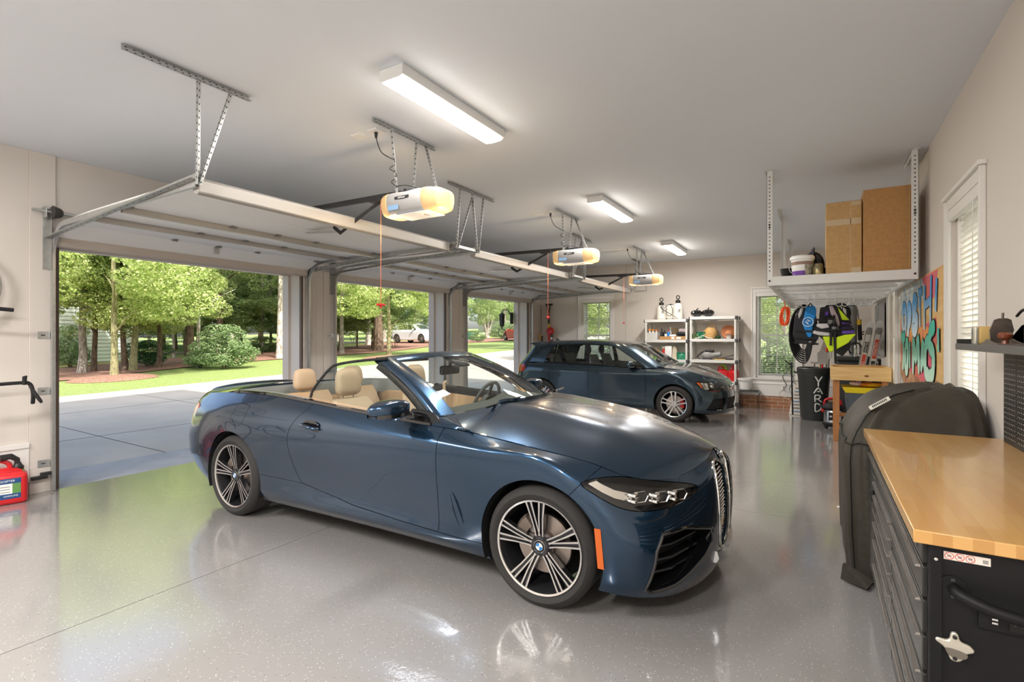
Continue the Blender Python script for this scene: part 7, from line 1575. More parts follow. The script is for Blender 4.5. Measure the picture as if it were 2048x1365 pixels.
# life vests
def mixmat(name, c1, c2, z0, z1):
    m = mat(name, c1, .6, bump=.2, bscale=60); n = m.node_tree.nodes; L = m.node_tree.links; tc = n.new('ShaderNodeTexCoord'); sp = n.new('ShaderNodeSeparateXYZ'); mr = n.new('ShaderNodeMapRange'); mr.inputs[1].default_value = z0; mr.inputs[2].default_value = z1
    mx = n.new('ShaderNodeMix'); mx.data_type = 'RGBA'; mx.inputs['A'].default_value = (*c1, 1); mx.inputs['B'].default_value = (*c2, 1); L.new(tc.outputs['Object'], sp.inputs[0]); L.new(sp.outputs[2], mr.inputs[0]); L.new(mr.outputs[0], mx.inputs['Factor']); L.new(mx.outputs['Result'], n['Principled BSDF'].inputs['Base Color']); return m
M_vblue = mixmat('blue_white_vest_print', (.01, .24, .68), (.62, .66, .66), 1.80, 1.92)
M_vwhite = mat('white_neoprene', (.66, .64, .66), .6, bump=.2, bscale=70); M_vlime = mat('lime_neoprene', (.62, .85, .01), .55, bump=.15, bscale=60); M_vpurp = mat('purple_neoprene', (.14, .06, .45), .55, bump=.2); M_vpink = mat('mauve_neoprene', (.52, .42, .46), .6)
def pad(m, P, y, th, mt, T, name): return MB().use(mt).poly([(x, y, z) for x, z in P], (0, th, 0)).build(name, parent=T, bevel=.014)
T = thing('life_vest', 'black life vest with a blue and white front bearing a round white logo', 'life vest', (-.15, 8.66, 1.98))
pad(0, [(-.17, 1.97), (-.27, 1.90), (-.31, 1.75), (-.33, 1.55), (-.29, 1.42), (-.05, 1.38), (.02, 1.55), (-.02, 1.75), (-.05, 1.95)], 8.66, .10, M_bagdk, T, 'vest_body')
pad(0, [(-.16, 1.955), (-.05, 1.965), (-.025, 1.90), (-.035, 1.80), (-.07, 1.66), (-.085, 1.50), (-.13, 1.49), (-.165, 1.58), (-.21, 1.72), (-.185, 1.80)], 8.63, .04, M_vblue, T, 'front_panel')
pad(0, [(-.26, 1.84), (-.22, 1.95), (-.19, 1.93), (-.21, 1.84), (-.25, 1.77)], 8.64, .03, mat('grey_neoprene', (.5, .5, .49), .6), T, 'shoulder_panel')
m = MB().use(mat('logo_white', (.72, .85, .92), .5)); cx, cz = -.132, 1.725
m.tube([(cx + .066 * math.cos(t), 8.615, cz + .066 * math.sin(t)) for t in np.linspace(0, 6.28, 33)[:-1]], .006, 5, closed=True); m.tube([(cx + a * .036, 8.615, cz + b * .036) for a, b in ((.2, -1), (-1, 0), (-.2, 1), (1, .1), (.3, .5), (-.4, -.2), (.1, -.5))], .0055, 5); m.build('round_logo', parent=T)
for z in (1.60, 1.50, 1.42):
    MB().use(M_mblk).bar((-.31, 8.635, z), (.0, 8.62, z - .02), .008, .028, (0, 0, 1)).build('strap', parent=T)
MB().use(M_gblk).rbox(-.13, -.07, 8.60, 8.62, 1.40, 1.45, .008).build('buckle', parent=T); MB().use(M_mblk).tube([(-.14, 8.66, 1.95), (-.10, 8.6, 2.0), (-.07, 8.66, 1.95)], .012, 6).build('hanging_loop', parent=T)
T = thing('life_vest', 'white, purple and lime life vest hanging right of the blue one', 'life vest', (.2, 8.62, 1.98))
pad(0, [(.02, 1.93), (.10, 1.97), (.25, 1.97), (.36, 1.78), (.40, 1.60), (.34, 1.45), (.20, 1.36), (.10, 1.42), (-.03, 1.55), (.0, 1.72)], 8.64, .10, M_bagdk, T, 'vest_body')
for P, mt, nm, y in (([(.13, 1.955), (.175, 1.955), (.24, 1.80), (.265, 1.68), (.24, 1.65), (.20, 1.76), (.15, 1.84)], M_vpink, 'mauve_panel', 8.615), ([(.235, 1.94), (.265, 1.89), (.375, 1.745), (.29, 1.745)], M_vlime, 'lime_shoulder', 8.615), ([(-.02, 1.70), (.12, 1.70), (.14, 1.64), (.04, 1.62), (-.03, 1.66)], M_vwhite, 'white_panel', 8.61),
    ([(-.08, 1.56), (-.05, 1.605), (.13, 1.60), (.15, 1.52), (.08, 1.52), (.0, 1.53)], M_vwhite, 'white_panel', 8.605), ([(.28, 1.72), (.38, 1.72), (.40, 1.685), (.28, 1.68)], M_vpurp, 'purple_panel', 8.61), ([(.28, 1.665), (.40, 1.66), (.41, 1.63), (.28, 1.625)], M_vpurp, 'purple_panel', 8.61), ([(.28, 1.60), (.415, 1.605), (.445, 1.57), (.40, 1.55), (.29, 1.545)], M_vpurp, 'purple_panel', 8.605),
    ([(.05, 1.51), (.16, 1.51), (.19, 1.50), (.20, 1.32), (.165, 1.285), (.13, 1.29)], M_vlime, 'lime_panel', 8.60), ([(.215, 1.50), (.32, 1.535), (.455, 1.55), (.36, 1.42), (.215, 1.32)], M_vlime, 'lime_panel', 8.595), ([(.08, 1.86), (.12, 1.88), (.13, 1.82), (.08, 1.81)], M_vpurp, 'purple_shoulder', 8.62)):
    pad(0, P, y, .035, mt, T, nm)
for a, b in (((-.05, 1.76), (.14, 1.74)), ((-.04, 1.61), (.15, 1.58)), ((.27, 1.74), (.40, 1.70)), ((.26, 1.66), (.41, 1.65)), ((.26, 1.61), (.43, 1.62)), ((.19, 1.82), (.21, 1.12)), ((.155, 1.60), (.15, 1.38))): MB().use(M_mblk).bar((a[0], 8.592, a[1]), (b[0], 8.592, b[1]), .01, .030, (0, 0, 1)).build('strap', parent=T)
MB().use(M_gblk).rbox(.11, .20, 8.57, 8.60, 1.68, 1.78, .01).build('buckle', parent=T); MB().use(M_gblk).rbox(.16, .25, 8.57, 8.60, 1.60, 1.66, .01).build('buckle', parent=T)
m = MB().use(M_mblk)
for k in range(4): m.tube([(.28 + (.12 - k * .012) * math.cos(t), 8.85, 1.85 + (.15 - k * .015) * math.sin(t)) for t in np.linspace(0, 6.28, 25)[:-1]], .008, 6, closed=True)
tag(m.build('cable_coil'), 'black cable coil hanging behind the lime and purple vest', 'cable')
T = thing('life_vest', 'mostly black vest hanging behind and right of the lime one', 'life vest', (.33, 8.8, 1.9)); pad(0, [(.22, 1.60), (.40, 1.58), (.40, 1.35), (.30, 1.22), (.20, 1.28)], 8.78, .09, M_bagdk, T, 'vest_body'); MB().use(M_mblk).bar((.3, 8.80, 1.98), (.3, 8.8, 1.55), .03, .01).build('strap', parent=T)
# the YARD bin with long tools
def bin_col(): return mat('dark_bin_plastic', (.035, .038, .038), .45, bump=.1)
c = (-.075, 10.72, 0); T = thing('wheeled_bin', 'black outdoor rubbish bin with YARD sprayed down it in white', 'trash bin', c)
m = MB().use(bin_col()).lathe([(.19, .0), (.205, .03), (.255, .78), (.262, .80), (.262, .86), (.27, .865), (.275, .93), (.262, .95), (.25, .95), (.24, .85), (.19, .05), (.001, .045)], c, n=40); m.build('barrel', parent=T)
for sg in (-1, 1): MB().use(bin_col()).tube(spline([(c[0] + sg * .262, c[1] - .07, .84), (c[0] + sg * .31, c[1] - .06, .86), (c[0] + sg * .31, c[1] + .06, .86), (c[0] + sg * .262, c[1] + .07, .84)], 4), .014, 6).build('handle', parent=T)
M_spray = mat('white_spray_paint', (.78, .80, .76), .6)
def stroke_on_bin(pts):
    m = MB().use(M_spray)
    def P(u, z):
        r = .19 + (.255 - .19) * (z / .78) + .0035; a = R(-72) + u / r; return (c[0] + r * math.cos(a), c[1] + r * math.sin(a), z)
    S_ = spline([P(u, z) for u, z in pts], 4) if len(pts) > 2 else [P(pts[0][0] + (pts[1][0] - pts[0][0]) * t, pts[0][1] + (pts[1][1] - pts[0][1]) * t) for t in np.linspace(0, 1, 5)]
    m.tube(S_, .012, 8); o = m.build('painted_letter', parent=T); return o
for L_ in ([[(-.055, .80), (0, .70)], [(.055, .80), (0, .70), (0, .625)]], [[(-.07, .50), (0, .595), (.07, .49)], [(-.02, .535), (.02, .53)]], [[(-.045, .345), (-.045, .46), (.02, .46), (.035, .43), (.0, .40), (-.035, .40)], [(-.01, .40), (.06, .345)]], [[(-.04, .17), (-.04, .305), (.02, .30), (.05, .24), (.02, .19), (-.035, .17)]]):
    for s in L_: stroke_on_bin(s)
def pole(p, q, r, m, label, name, cat, head=None):
    T = thing(name, label, cat, p, group=None); MB().use(m).tube([p, q], r, 8).build('shaft', parent=T)
    if head: head(T, q)
M_steel = mat('grey_steel', (.35, .33, .31), .4, .8)
def spade(T, q): x, y, z = q; MB().use(M_steel).poly([(x - .07, y, z), (x + .07, y, z), (x + .08, y, z + .20), (x, y, z + .27), (x - .08, y, z + .20)], (0, .01, 0)).build('blade', parent=T, bevel=.002)
def saw(T, q): x, y, z = q; MB().use(mat('rusty_saw', (.38, .33, .27), .5, .5)).poly([(x - .04, y, z), (x + .05, y, z + .02), (x + .13, y, z + .30), (x + .06, y, z + .33)], (0, .008, 0)).build('blade', parent=T)
def claw(T, q):
    x, y, z = q; m = MB().use(M_red).cyl((x, y, z), (x, y, z + .08), .02, n=8)
    m.build('red_ferrule', parent=T)
pole((.02, 10.68, .1), (.06, 10.52, 1.02), .014, M_red, 'garden spade with a broad grey blade upright in the bin', 'garden_spade', 'garden tool', spade)
pole((.08, 10.66, .1), (.13, 10.56, 1.24), .014, M_steel, 'garden hoe with a red ferrule standing in the bin', 'garden_hoe', 'garden tool', claw)
pole((-.10, 10.70, .1), (-.06, 10.58, 1.04), .012, M_steel, 'steel-shafted rake standing in the bin', 'garden_rake', 'garden tool', lambda T, q: MB().use(M_steel).bar((q[0] - .06, q[1], q[2]), (q[0] + .06, q[1], q[2]), .02, .03).build('rake_head', parent=T))
pole((.0, 10.8, .1), (.03, 10.6, 1.15), .016, mat('ash_wood'), 'wooden-handled shovel standing in the bin', 'garden_shovel', 'garden tool', saw)
pole((.10, 10.74, .1), (.16, 10.70, 1.12), .013, M_galvd, 'galvanised pipe handle standing in the bin', 'garden_fork', 'garden tool', lambda T, q: [MB().use(M_steel).tube([(q[0] + d, q[1], q[2]), (q[0] + d * 1.5, q[1], q[2] + .12)], .005, 5).build('tine', parent=T) for d in (-.03, 0, .03)])
pole((-.42, 10.99, .02), (-.44, 10.95, 1.02), .014, M_blk, 'black pole leaning behind the left side of the bin', 'broom', 'broom', lambda T, q: MB().use(M_blk).bar((q[0] - .10, q[1], q[2] + .03), (q[0] + .03, q[1], q[2] - .09), .03, .03).build('cross_grip', parent=T))
T = thing('extension_cord', 'grey extension cord in loose loops hanging by the outlet left of the bin', 'cord', (-.5, 11.5, .5)); m = MB().use(mat('grey_cord', (.20, .20, .19), .6)); m.tube(spline([(-.62, 11.92, .44), (-.56, 11.7, .52), (-.62, 11.6, .70), (-.50, 11.55, .78), (-.42, 11.5, .66), (-.50, 11.5, .46), (-.42, 11.4, .38), (-.36, 11.35, .50), (-.42, 11.35, .64)], 6), .009, 6); m.use(mat('tan_cord', (.5, .4, .28), .6)).tube(spline([(-.62, 11.92, .42), (-.68, 11.6, .34), (-.56, 11.5, .28), (-.45, 11.4, .22), (-.38, 11.35, .16)], 6), .006, 6); m.build('cable', parent=T)
T = thing('paver_bag', 'upright paper sack with blue print leaning at the left foot of the bin', 'bag', (-.41, 11.1, 0)); m = MB().use(mat('sack_paper', (.66, .62, .55), .7)); m.add([(-.49, 11.14, 0), (-.30, 11.14, 0), (-.30, 11.30, 0), (-.49, 11.30, 0), (-.40, 11.36, .62), (-.31, 11.36, .62), (-.31, 11.40, .62), (-.40, 11.40, .62)], [(0, 3, 2, 1), (4, 5, 6, 7), (0, 1, 5, 4), (1, 2, 6, 5), (2, 3, 7, 6), (3, 0, 4, 7)]); m.build('sack', parent=T, bevel=.01)
for k in range(8):
    t = .1 + k * .1; B('print_line', -.49 + .09 * t + .03, -.31, 11.14 + .22 * t - .012, 11.14 + .22 * t - .002, .62 * t, .62 * t + .018, M_bluel if k % 3 == 0 else M_gry, T)
# planter table, yellow-lidded tote
M_pine = mat('fresh_pine', (.68, .42, .16), .55, var=1, vscale=3, col2=(.78, .54, .24), aniso=(1, 1, 9), bump=.05); M_cedar = mat('stained_pine_leg', (.50, .21, .07), .55, var=.2, vscale=5, aniso=(6, 6, 1))
x0, x1, y0, y1 = .155, .855, 8.60, 9.35; T = thing('planter_table', 'raised wooden planter box on four legs beside the covered grill', 'planter', (x0, y0, 0))
for a in ((x0, x1, y0, y0 + .035), (x0, x1, y1 - .035, y1), (x0, x0 + .035, y0 + .035, y1 - .035), (x1 - .035, x1, y0 + .035, y1 - .035)): MB().use(M_pine).box(a[0], a[1], a[2], a[3], .885, 1.075).build('side_board', parent=T, bevel=.004)
B('tray_bottom', x0 + .035, x1 - .035, y0 + .035, y1 - .035, .895, .915, M_pine, T)
MB().use(mat('pine_knot', (.25, .09, .03), .6)).poly([(x0 + .42 + .028 * math.cos(t), y0 - .001, .955 + .014 * math.sin(t)) for t in np.linspace(0, 6.28, 17)[:-1]], (0, .0008, 0)).build('knot', parent=T)
for lx in (x0 + .035, x1 - .105):
    for ly in (y0 + .037, y1 - .107): MB().use(M_cedar).box(lx, lx + .07, ly, ly + .07, 0, .885).build('leg', parent=T, bevel=.004)
for z in (.28, .12): B('stretcher', x0 + .06, x0 + .085, y0 + .10, y1 - .10, z, z + .06, M_cedar, T, .003)
B('stretcher', x0 + .10, x1 - .10, y1 - .10, y1 - .075, .28, .34, M_cedar, T, .003)
T = thing('storage_tote', 'grey tote with a yellow lid under the wooden planter', 'tote', (.55, 8.95, .35)); MB().use(mat('tote_grey', (.08, .10, .12), .45)).add([(.36, 8.72, .40), (.74, 8.72, .40), (.74, 9.18, .40), (.36, 9.18, .40), (.33, 8.70, .72), (.77, 8.70, .72), (.77, 9.20, .72), (.33, 9.20, .72)], [(0, 3, 2, 1), (4, 5, 6, 7), (0, 1, 5, 4), (1, 2, 6, 5), (2, 3, 7, 6), (3, 0, 4, 7)]).build('tub', parent=T, bevel=.01)
MB().use(mat('yellow_lid', (.85, .68, .02), .4)).add([(.33, 8.69, .70), (.77, 8.69, .70), (.77, 9.21, .70), (.33, 9.21, .70), (.29, 8.66, .78), (.79, 8.66, .78), (.79, 9.23, .78), (.29, 9.23, .78)], [(0, 3, 2, 1), (0, 1, 5, 4), (1, 2, 6, 5), (2, 3, 7, 6), (3, 0, 4, 7), (4, 5, 6, 7)]).build('lid', parent=T, bevel=.006)
B('paper_label', .56, .64, 8.700, 8.704, .60, .67, M_wht, T)
T = thing('garden_product_bag', 'yellow printed bag of garden product lying on the yellow lid', 'bag', (.6, 8.8, .78)); MB().use(mat('yellow_print_film', (.85, .55, .03), .3, var=1, vscale=14, col2=(.65, .10, .03))).sphere((.62, 8.85, .82), .14, 18, 10, (1.15, .8, .26)).build('bag', parent=T); MB().use(mat('purple_print_film', (.35, .15, .35), .3, var=1, vscale=20, col2=(.85, .7, .6))).sphere((.46, 8.80, .83), .08, 14, 9, (1.0, .7, .45)).build('flower_print', parent=T)
T = thing('storage_crate', 'dark crate stacked beneath the yellow-lidded tote', 'crate', (.55, 8.95, 0)); MB().use(M_capb).rbox(.36, .76, 8.74, 9.18, 0, .395, .02).build('crate_body', parent=T)
T = thing('white_carton', 'plain white carton beside the dark crate under the planter', 'box', (.62, 8.7, .35)); MB().use(M_wht).rbox(.56, .75, 8.655, 8.692, .35, .58, .005).build('panel', parent=T)
# shop vacuum
c = (.20, 9.86, 0); T = thing('shop_vacuum', 'small shop vacuum with a steel drum and red handle behind the planter leg', 'vacuum', c)
MB().use(mat('brushed_drum', (.60, .60, .60), .25, .95)).lathe([(.125, .09), (.128, .10), (.128, .30), (.122, .31)], c, n=32).build('drum', parent=T)
B('black_patch', c[0] - .06, c[0] + .0, c[1] - .1295, c[1] - .124, .14, .27, M_mblk, T); m = MB().use(M_wht).box(c[0] - .035, c[0] - .025, c[1] - .1305, c[1] - .1294, .185, .225); m.box(c[0] - .05, c[0] - .01, c[1] - .1305, c[1] - .1294, .20, .21); m.build('cross_mark', parent=T)
MB().use(M_mblk).lathe([(.14, .30), (.145, .33), (.13, .38), (.08, .42), (.001, .43)], c, n=32).build('motor_head', parent=T); MB().use(M_mblk).lathe([(.14, .05), (.15, .09), (.13, .10)], c, n=24).build('base_ring', parent=T)
MB().use(M_red).tube(spline([(c[0] - .12, c[1], .36), (c[0] - .10, c[1], .46), (c[0], c[1], .49), (c[0] + .10, c[1], .46), (c[0] + .12, c[1], .36)], 5), .016, 8).build('handle', parent=T); MB().use(M_red).rbox(c[0] - .16, c[0] - .12, c[1] - .05, c[1] + .01, .26, .31, .01).build('latch', parent=T)
MB().use(M_mblk).tube([(c[0] + .17 * math.cos(t), c[1] + .17 * math.sin(t), .35 + .01 * math.sin(4 * t)) for t in np.linspace(0, 6.28, 33)[:-1]], .018, 8, closed=True).build('hose', parent=T)
for a in range(4): MB().use(M_mblk).cyl((c[0] + .12 * math.cos(a * 1.57 + .7), c[1] + .12 * math.sin(a * 1.57 + .7), .025), (c[0] + .14 * math.cos(a * 1.57 + .7), c[1] + .14 * math.sin(a * 1.57 + .7), .025), .025, n=12).build('caster', parent=T); 
MB().use(M_mblk).lathe([(.12, .03), (.15, .06)], c, n=20).build('caster_plate', parent=T)
# black chest, tubes and hand pump behind
T = thing('storage_chest', 'black lidded storage chest against the wall behind the planter', 'chest', (.6, 10.4, 0)); MB().use(bin_col()).rbox(.27, .83, 10.2, 10.75, 0, 1.10, .03).build('chest_body', parent=T); MB().use(bin_col()).rbox(.25, .84, 10.18, 10.77, 1.10, 1.17, .02).build('lid', parent=T)
T = thing('mailing_tube', 'tall grey tube standing behind the hanging vests', 'tube', (.50, 9.7, 1.2)); MB().use(mat('grey_tube', (.22, .22, .21), .5)).cyl((.50, 10.35, 1.17), (.50, 10.3, 2.04), .058, n=20).build('tube_body', parent=T); MB().use(M_capb).cyl((.50, 10.3, 2.03), (.50, 10.3, 2.045), .062, n=20).build('cap', parent=T)
T = thing('fishing_rod', 'clear rod tube and reel with a yellow collar hanging beside the grey tube', 'fishing rod', (.585, 10.0, 1.2)); MB().use(M_galvd).tube([(.56, 10.3, 1.98), (.585, 10.3, 1.75), (.60, 10.3, 1.2)], .012, 6).build('rod', parent=T); MB().use(mat('yellow_plastic')).cyl((.585, 10.3, 1.80), (.587, 10.3, 1.71), .036, n=12).build('yellow_collar', parent=T); MB().use(M_mblk).cyl((.59, 10.3, 1.71), (.60, 10.3, 1.45), .03, n=12).build('handle', parent=T); MB().use(M_mblk).tube([(.665 + .05 * math.cos(t), 10.28, 1.57 + .025 * math.sin(t)) for t in np.linspace(0, 6.28, 17)[:-1]], .010, 6, closed=True).build('reel_ring', parent=T)
T = thing('oar_case', 'slim dark case hanging left of the tall grey tube', 'case', (.42, 9.9, 1.2)); MB().use(bin_col()).rbox(.40, .455, 10.25, 10.32, 1.40, 2.0, .015).build('case_body', parent=T)
T = thing('hand_pump', 'silver floor pump head with black hose on the chest behind the planter', 'pump', (.52, 10.2, 1.17)); m = MB().use(M_chr); m.lathe([(.03, 0), (.035, .02), (.02, .10), (.028, .14), (.022, .20)], (.53, 10.24, 1.171), n=14); m.build('barrel', parent=T); m = MB().use(M_mblk); m.tube([(.53 + .09 * math.cos(t), 10.24, 1.30 + .11 * math.sin(t)) for t in np.linspace(-.9, 4.0, 15)], .014, 6); m.build('hose', parent=T)
# skis
def make_ski(xb, xt, label, first):
    T = thing('ski', label, 'ski', (xb, 9.4, 0)); b = Vector((xb, 9.30, .02)); t = Vector((xt, 9.55, 1.66)); d = (t - b).normalized(); s_ = Vector((1, 0, 0)); s_ = (s_ - d * s_.dot(d)).normalized(); n_ = s_.cross(d).normalized()
    if n_.y > 0: n_ = -n_
    M4 = Matrix((s_, d, n_)).transposed().to_4x4(); L = (t - b).length
    m = MB().use(mat('white_ski', (.80, .80, .79), .25, coat=.5)); m.T = Matrix.Translation(b) @ M4
    Cs = [(0, .05, 0), (L * .5, .041, 0), (L * .9, .052, 0), (L, .055, .0), (L + .06, .045, -.01), (L + .10, .018, -.03)]
    G = [[(-w, y, z), (-w, y, z + .012), (w, y, z + .012), (w, y, z), (-w, y, z)] for y, w, z in Cs]; m.grid(G); m.add([g for g in G[0][:-1]], [(0, 1, 2, 3)]); m.add([g for g in G[-1][:-1]], [(3, 2, 1, 0)]); m.build('ski_body', parent=T, angle=40)
    def strip(a, c, w0, w1, mt, nm):
        q = MB().use(mt); q.T = Matrix.Translation(b) @ M4; q.add([(w0, a * L, .0128), (w1, a * L, .0128), (w1, c * L, .0128), (w0, c * L, .0128)], [(0, 1, 2, 3)]); q.build(nm, parent=T)
    red = mat('ski_red', (.70, .07, .03), .3)
    if first: strip(.52, .74, -.022, .028, red, 'red_panel'); strip(.755, .86, -.022, .028, M_text, 'black_panel')
    else: strip(.70, .88, -.022, .028, red, 'red_panel'); strip(.54, .68, -.022, .028, M_text, 'black_panel')
    strip(0, .97, -.040, -.034, M_text, 'edge_line'); strip(0, .97, .034, .040, M_text, 'edge_line')
    q = MB().use(M_gry); q.T = Matrix.Translation(b) @ M4; q.rbox(-.035, .035, L * .93, L * .99, .012, .03, .01); q.build('binding_plate', parent=T)
    for s, yy in (('MANTRA' if first else 'VOLKL', .805 if first else .61), ('VOLKL' if first else 'MANTRA', .63 if first else .79)):
        cu = text_obj('ski_lettering', s, .052, (0, 0, 0), (0, 0, 0), M_wht, None); cu.parent = T; cu.matrix_local = Matrix.Translation(-T.location) @ Matrix.Translation(b) @ M4 @ Matrix.Translation((.004, yy * L, .0135)) @ Matrix.Rotation(R(90), 4, 'Z')
make_ski(.39, .68, 'left ski of the white pair with red panels, leaning beside the right wall window', True)
make_ski(.53, .80, 'right ski of the white pair with red panels, leaning beside the right wall window', False)
# tarp corner hanging behind (grey sheet on the wall)
T = thing('wall_sheet', 'grey hanging sheet behind the stored gear on the right wall', 'sheet', (.84, 10, 1)); MB().use(mat('grey_sheet', (.32, .31, .30), .8)).grid([[(.85 - .02 * math.sin(y * 9), y, z) for z in (1.2, 1.5, 1.8, 2.04)] for y in np.linspace(9.2, 10.9, 24)]).build('sheet', parent=T)
# graffiti board: sprayed letters on plywood
M_ply = mat('plywood', (.66, .40, .14), .6, var=1, vscale=2.2, col2=(.74, .50, .22), aniso=(1, .35, 7), bump=.06)
y0, y1, z0, z1 = 5.28, 7.72, .87, 2.085; T = thing('graffiti_board', 'plywood panel sprayed with blue and teal graffiti lettering, on the right wall', 'painting', (.86, 6.5, z0))
B('plywood_panel', .855, .875, y0, y1, z0, z1, M_ply, T, .002)
def gx(u, v, o=0): return (.8545 - o, y1 - u * (y1 - y0), z0 + v * (z1 - z0))    # u: 0 far .. 1 near, v up
def gpoly(P, m, o, name='paint_patch'):
    n = len(P); V = [gx(u, v, o) for u, v in P]; MB().use(m).add(V, [tuple(range(n))]).build(name, parent=T)
def spray(name, c, c2, vs=5): return mat(name, c, .55, var=1, vscale=vs, col2=c2, det=5)
G_pink = spray('pink_spray', (.75, .10, .22), (.60, .16, .10)); G_or = spray('orange_spray', (.80, .42, .08), (.70, .18, .10), 8)
def fade(name, c1, c2, za, zb):
    return mixmat(name, c1, c2, za - z0, zb - z0)
G_blu = fade('blue_fade_spray2', (.70, .82, .86), (.06, .30, .62), z0 + .52 * (z1 - z0), z0 + .82 * (z1 - z0)); G_tea = fade('teal_fade_spray', (.55, .78, .62), (.05, .50, .38), z0 + .22 * (z1 - z0), z0 + .55 * (z1 - z0))
G_brn = spray('brown_spray', (.55, .30, .16), (.30, .12, .06), 7); G_cream = spray('cream_blue_spray', (.70, .66, .55), (.25, .38, .48), 9)
gpoly([(.0, .99), (.62, .99), (.70, .86), (.55, .76), (.3, .72), (.0, .74)], G_cream, .0004); gpoly([(.62, .99), (.72, .8), (.86, .8), (.93, .99)], G_pink, .0004)
gpoly([(.0, .72), (.05, .52), (.5, .58), (.9, .66), (.93, .50), (.84, .40), (.86, .2), (.6, .10), (.3, .18), (.04, .26)], G_pink, .0005); gpoly([(.08, .56), (.30, .60), (.55, .64), (.80, .58), (.78, .46), (.5, .44), (.2, .44)], G_or, .0008)
gpoly([(.0, .28), (.3, .22), (.62, .16), (.80, .22), (.84, .0), (.0, .0)], G_brn, .0006); gpoly([(.02, .16), (.14, .05), (.5, .08), (.5, .0), (.02, .0)], G_cream, .0009)
M_out = mat('black_outline_spray', (.015, .02, .03), .5)
_gk = [0]
def glyph(P, fill, w=.07, o=.0014, closed=False):
    _gk[0] += 1; o = .0014 + _gk[0] * .0004
    S_ = P if len(P) == 2 else spline([(a, b, 0) for a, b in P], 4); S_ = [(p[0], p[1]) for p in S_]
    for ww, mt, oo, nm in ((w + .022, M_out, o, 'letter_outline'), (w, fill, o + .0006, 'painted_letter')):
        L_, R_ = [], []; asp = (y1 - y0) / (z1 - z0)
        for i, (a, b) in enumerate(S_):
            p, q = S_[max(0, i - 1)], S_[min(len(S_) - 1, i + 1)]; dx, dy = (q[0] - p[0]) * asp, q[1] - p[1]; l = math.hypot(dx, dy) or 1; nx, ny = -dy / l * ww / 2, dx / l * ww / 2; tap = 1 if 0 < i < len(S_) - 1 else .55
            L_.append(gx(a + nx * tap / asp, b + ny * tap, oo + i * 2e-5)); R_.append(gx(a - nx * tap / asp, b - ny * tap, oo + i * 2e-5))
        n = len(L_); MB().use(mt).add(L_ + R_, [(i, i + 1, n + i + 1, n + i) for i in range(n - 1)]).build(nm, parent=T)
b_ = G_blu; t_ = G_tea
for P in ([(.08, .80), (.10, .60), (.15, .54)], [(.08, .80), (.18, .78), (.19, .66), (.15, .54)], [(.26, .80), (.27, .66), (.25, .52)], [(.25, .80), (.33, .76), (.31, .66), (.27, .65)], [(.40, .84), (.41, .68), (.38, .56)], [(.40, .84), (.49, .82), (.43, .71), (.51, .66), (.47, .58), (.39, .58)], [(.58, .88), (.58, .60)], [(.54, .88), (.63, .89)], [(.69, .92), (.68, .58)], [(.69, .76), (.80, .79)], [(.82, .97), (.80, .56)], [(.92, .93), (.90, .70)]): glyph(P, b_, .115)
for P in ([(.06, .56), (.10, .50), (.18, .54)], [(.12, .52), (.13, .34), (.11, .20)], [(.20, .46), (.19, .26), (.25, .22), (.27, .44), (.20, .46)], [(.33, .48), (.33, .24)], [(.42, .20), (.43, .48), (.49, .34), (.55, .50), (.57, .22)], [(.62, .24), (.66, .46), (.70, .26)], [(.62, .32), (.69, .33)], [(.78, .50), (.72, .44), (.72, .26), (.79, .24)], [(.90, .60), (.82, .56), (.80, .46), (.87, .40), (.86, .26), (.78, .22)], [(.955, .58), (.96, .42)]): glyph(P, t_, .108)
for P in ([(.45, .10), (.46, .0)], [(.93, .22), (.94, .06)], [(.72, .12), (.72, .02)]): glyph(P, G_pink, .05)
# ================================================================ covered grill, workbench, pegboard
M_cover = mat('olive_grill_cover', (.048, .042, .030), .66, bump=.5, bscale=14, var=.25, vscale=4, bdist=.02)
T = thing('covered_grill', 'barbecue grill under a dark olive fabric cover behind the workbench', 'grill', (.5, 4.4, 0))
# closed cloth: rings from floor to crown
tab = [(0, .135, .868, 3.76, 5.0), (.25, .125, .868, 3.76, 5.0), (.50, .125, .868, 3.77, 5.0), (.72, .13, .868, 3.79, 5.0), (.82, .145, .868, 3.81, 4.99), (.89, .18, .868, 3.85, 4.97), (.98, .235, .866, 3.91, 4.95), (1.06, .305, .862, 3.98, 4.9), (1.115, .40, .855, 4.06, 4.85), (1.15, .52, .84, 4.14, 4.8), (1.165, .62, .80, 4.25, 4.7)]
n = 96; G = []
for i in range(n):
    a = 2 * math.pi * i / n; row = []; c, s = math.cos(a), math.sin(a); e = .34
    for z, xl, xr, yn, yf in tab:
        low = max(0, 1 - z / .95); f = (abs(math.sin(a * 9 + z)) * .016 + abs(math.sin(a * 4 + 1.3)) * .014) * low + .010 * math.sin(a * 17 + z * 8) * (z > .6) * (z < 1.1); hx, hy = (xr - xl) / 2 - f, (yf - yn) / 2 - f
        row.append(((xl + xr) / 2 + math.copysign(abs(c) ** e, c) * hx, (yn + yf) / 2 + math.copysign(abs(s) ** e, s) * hy, z + (.012 * math.sin(a * 6 + z * 9) if z > .7 else .012 * math.sin(a * 13) if z == 0 else 0) + (.012 if z == 0 else 0)))
    G.append([(min(x, .862), y, z) for x, y, z in row])
m = MB().use(M_cover).grid(G, True); m.add([r[-1] for r in G], [tuple(range(n))]); m.build('fabric_cover', parent=T, angle=70, sub=1)
M_seam = mat('cover_seam', (.015, .015, .012), .8)
def ring_at(k, idx): return [tuple(np.array(G[i % n][k]) * 1.0 + np.array([math.cos(2 * math.pi * i / n) * .004, math.sin(2 * math.pi * i / n) * .004, .002])) for i in idx]
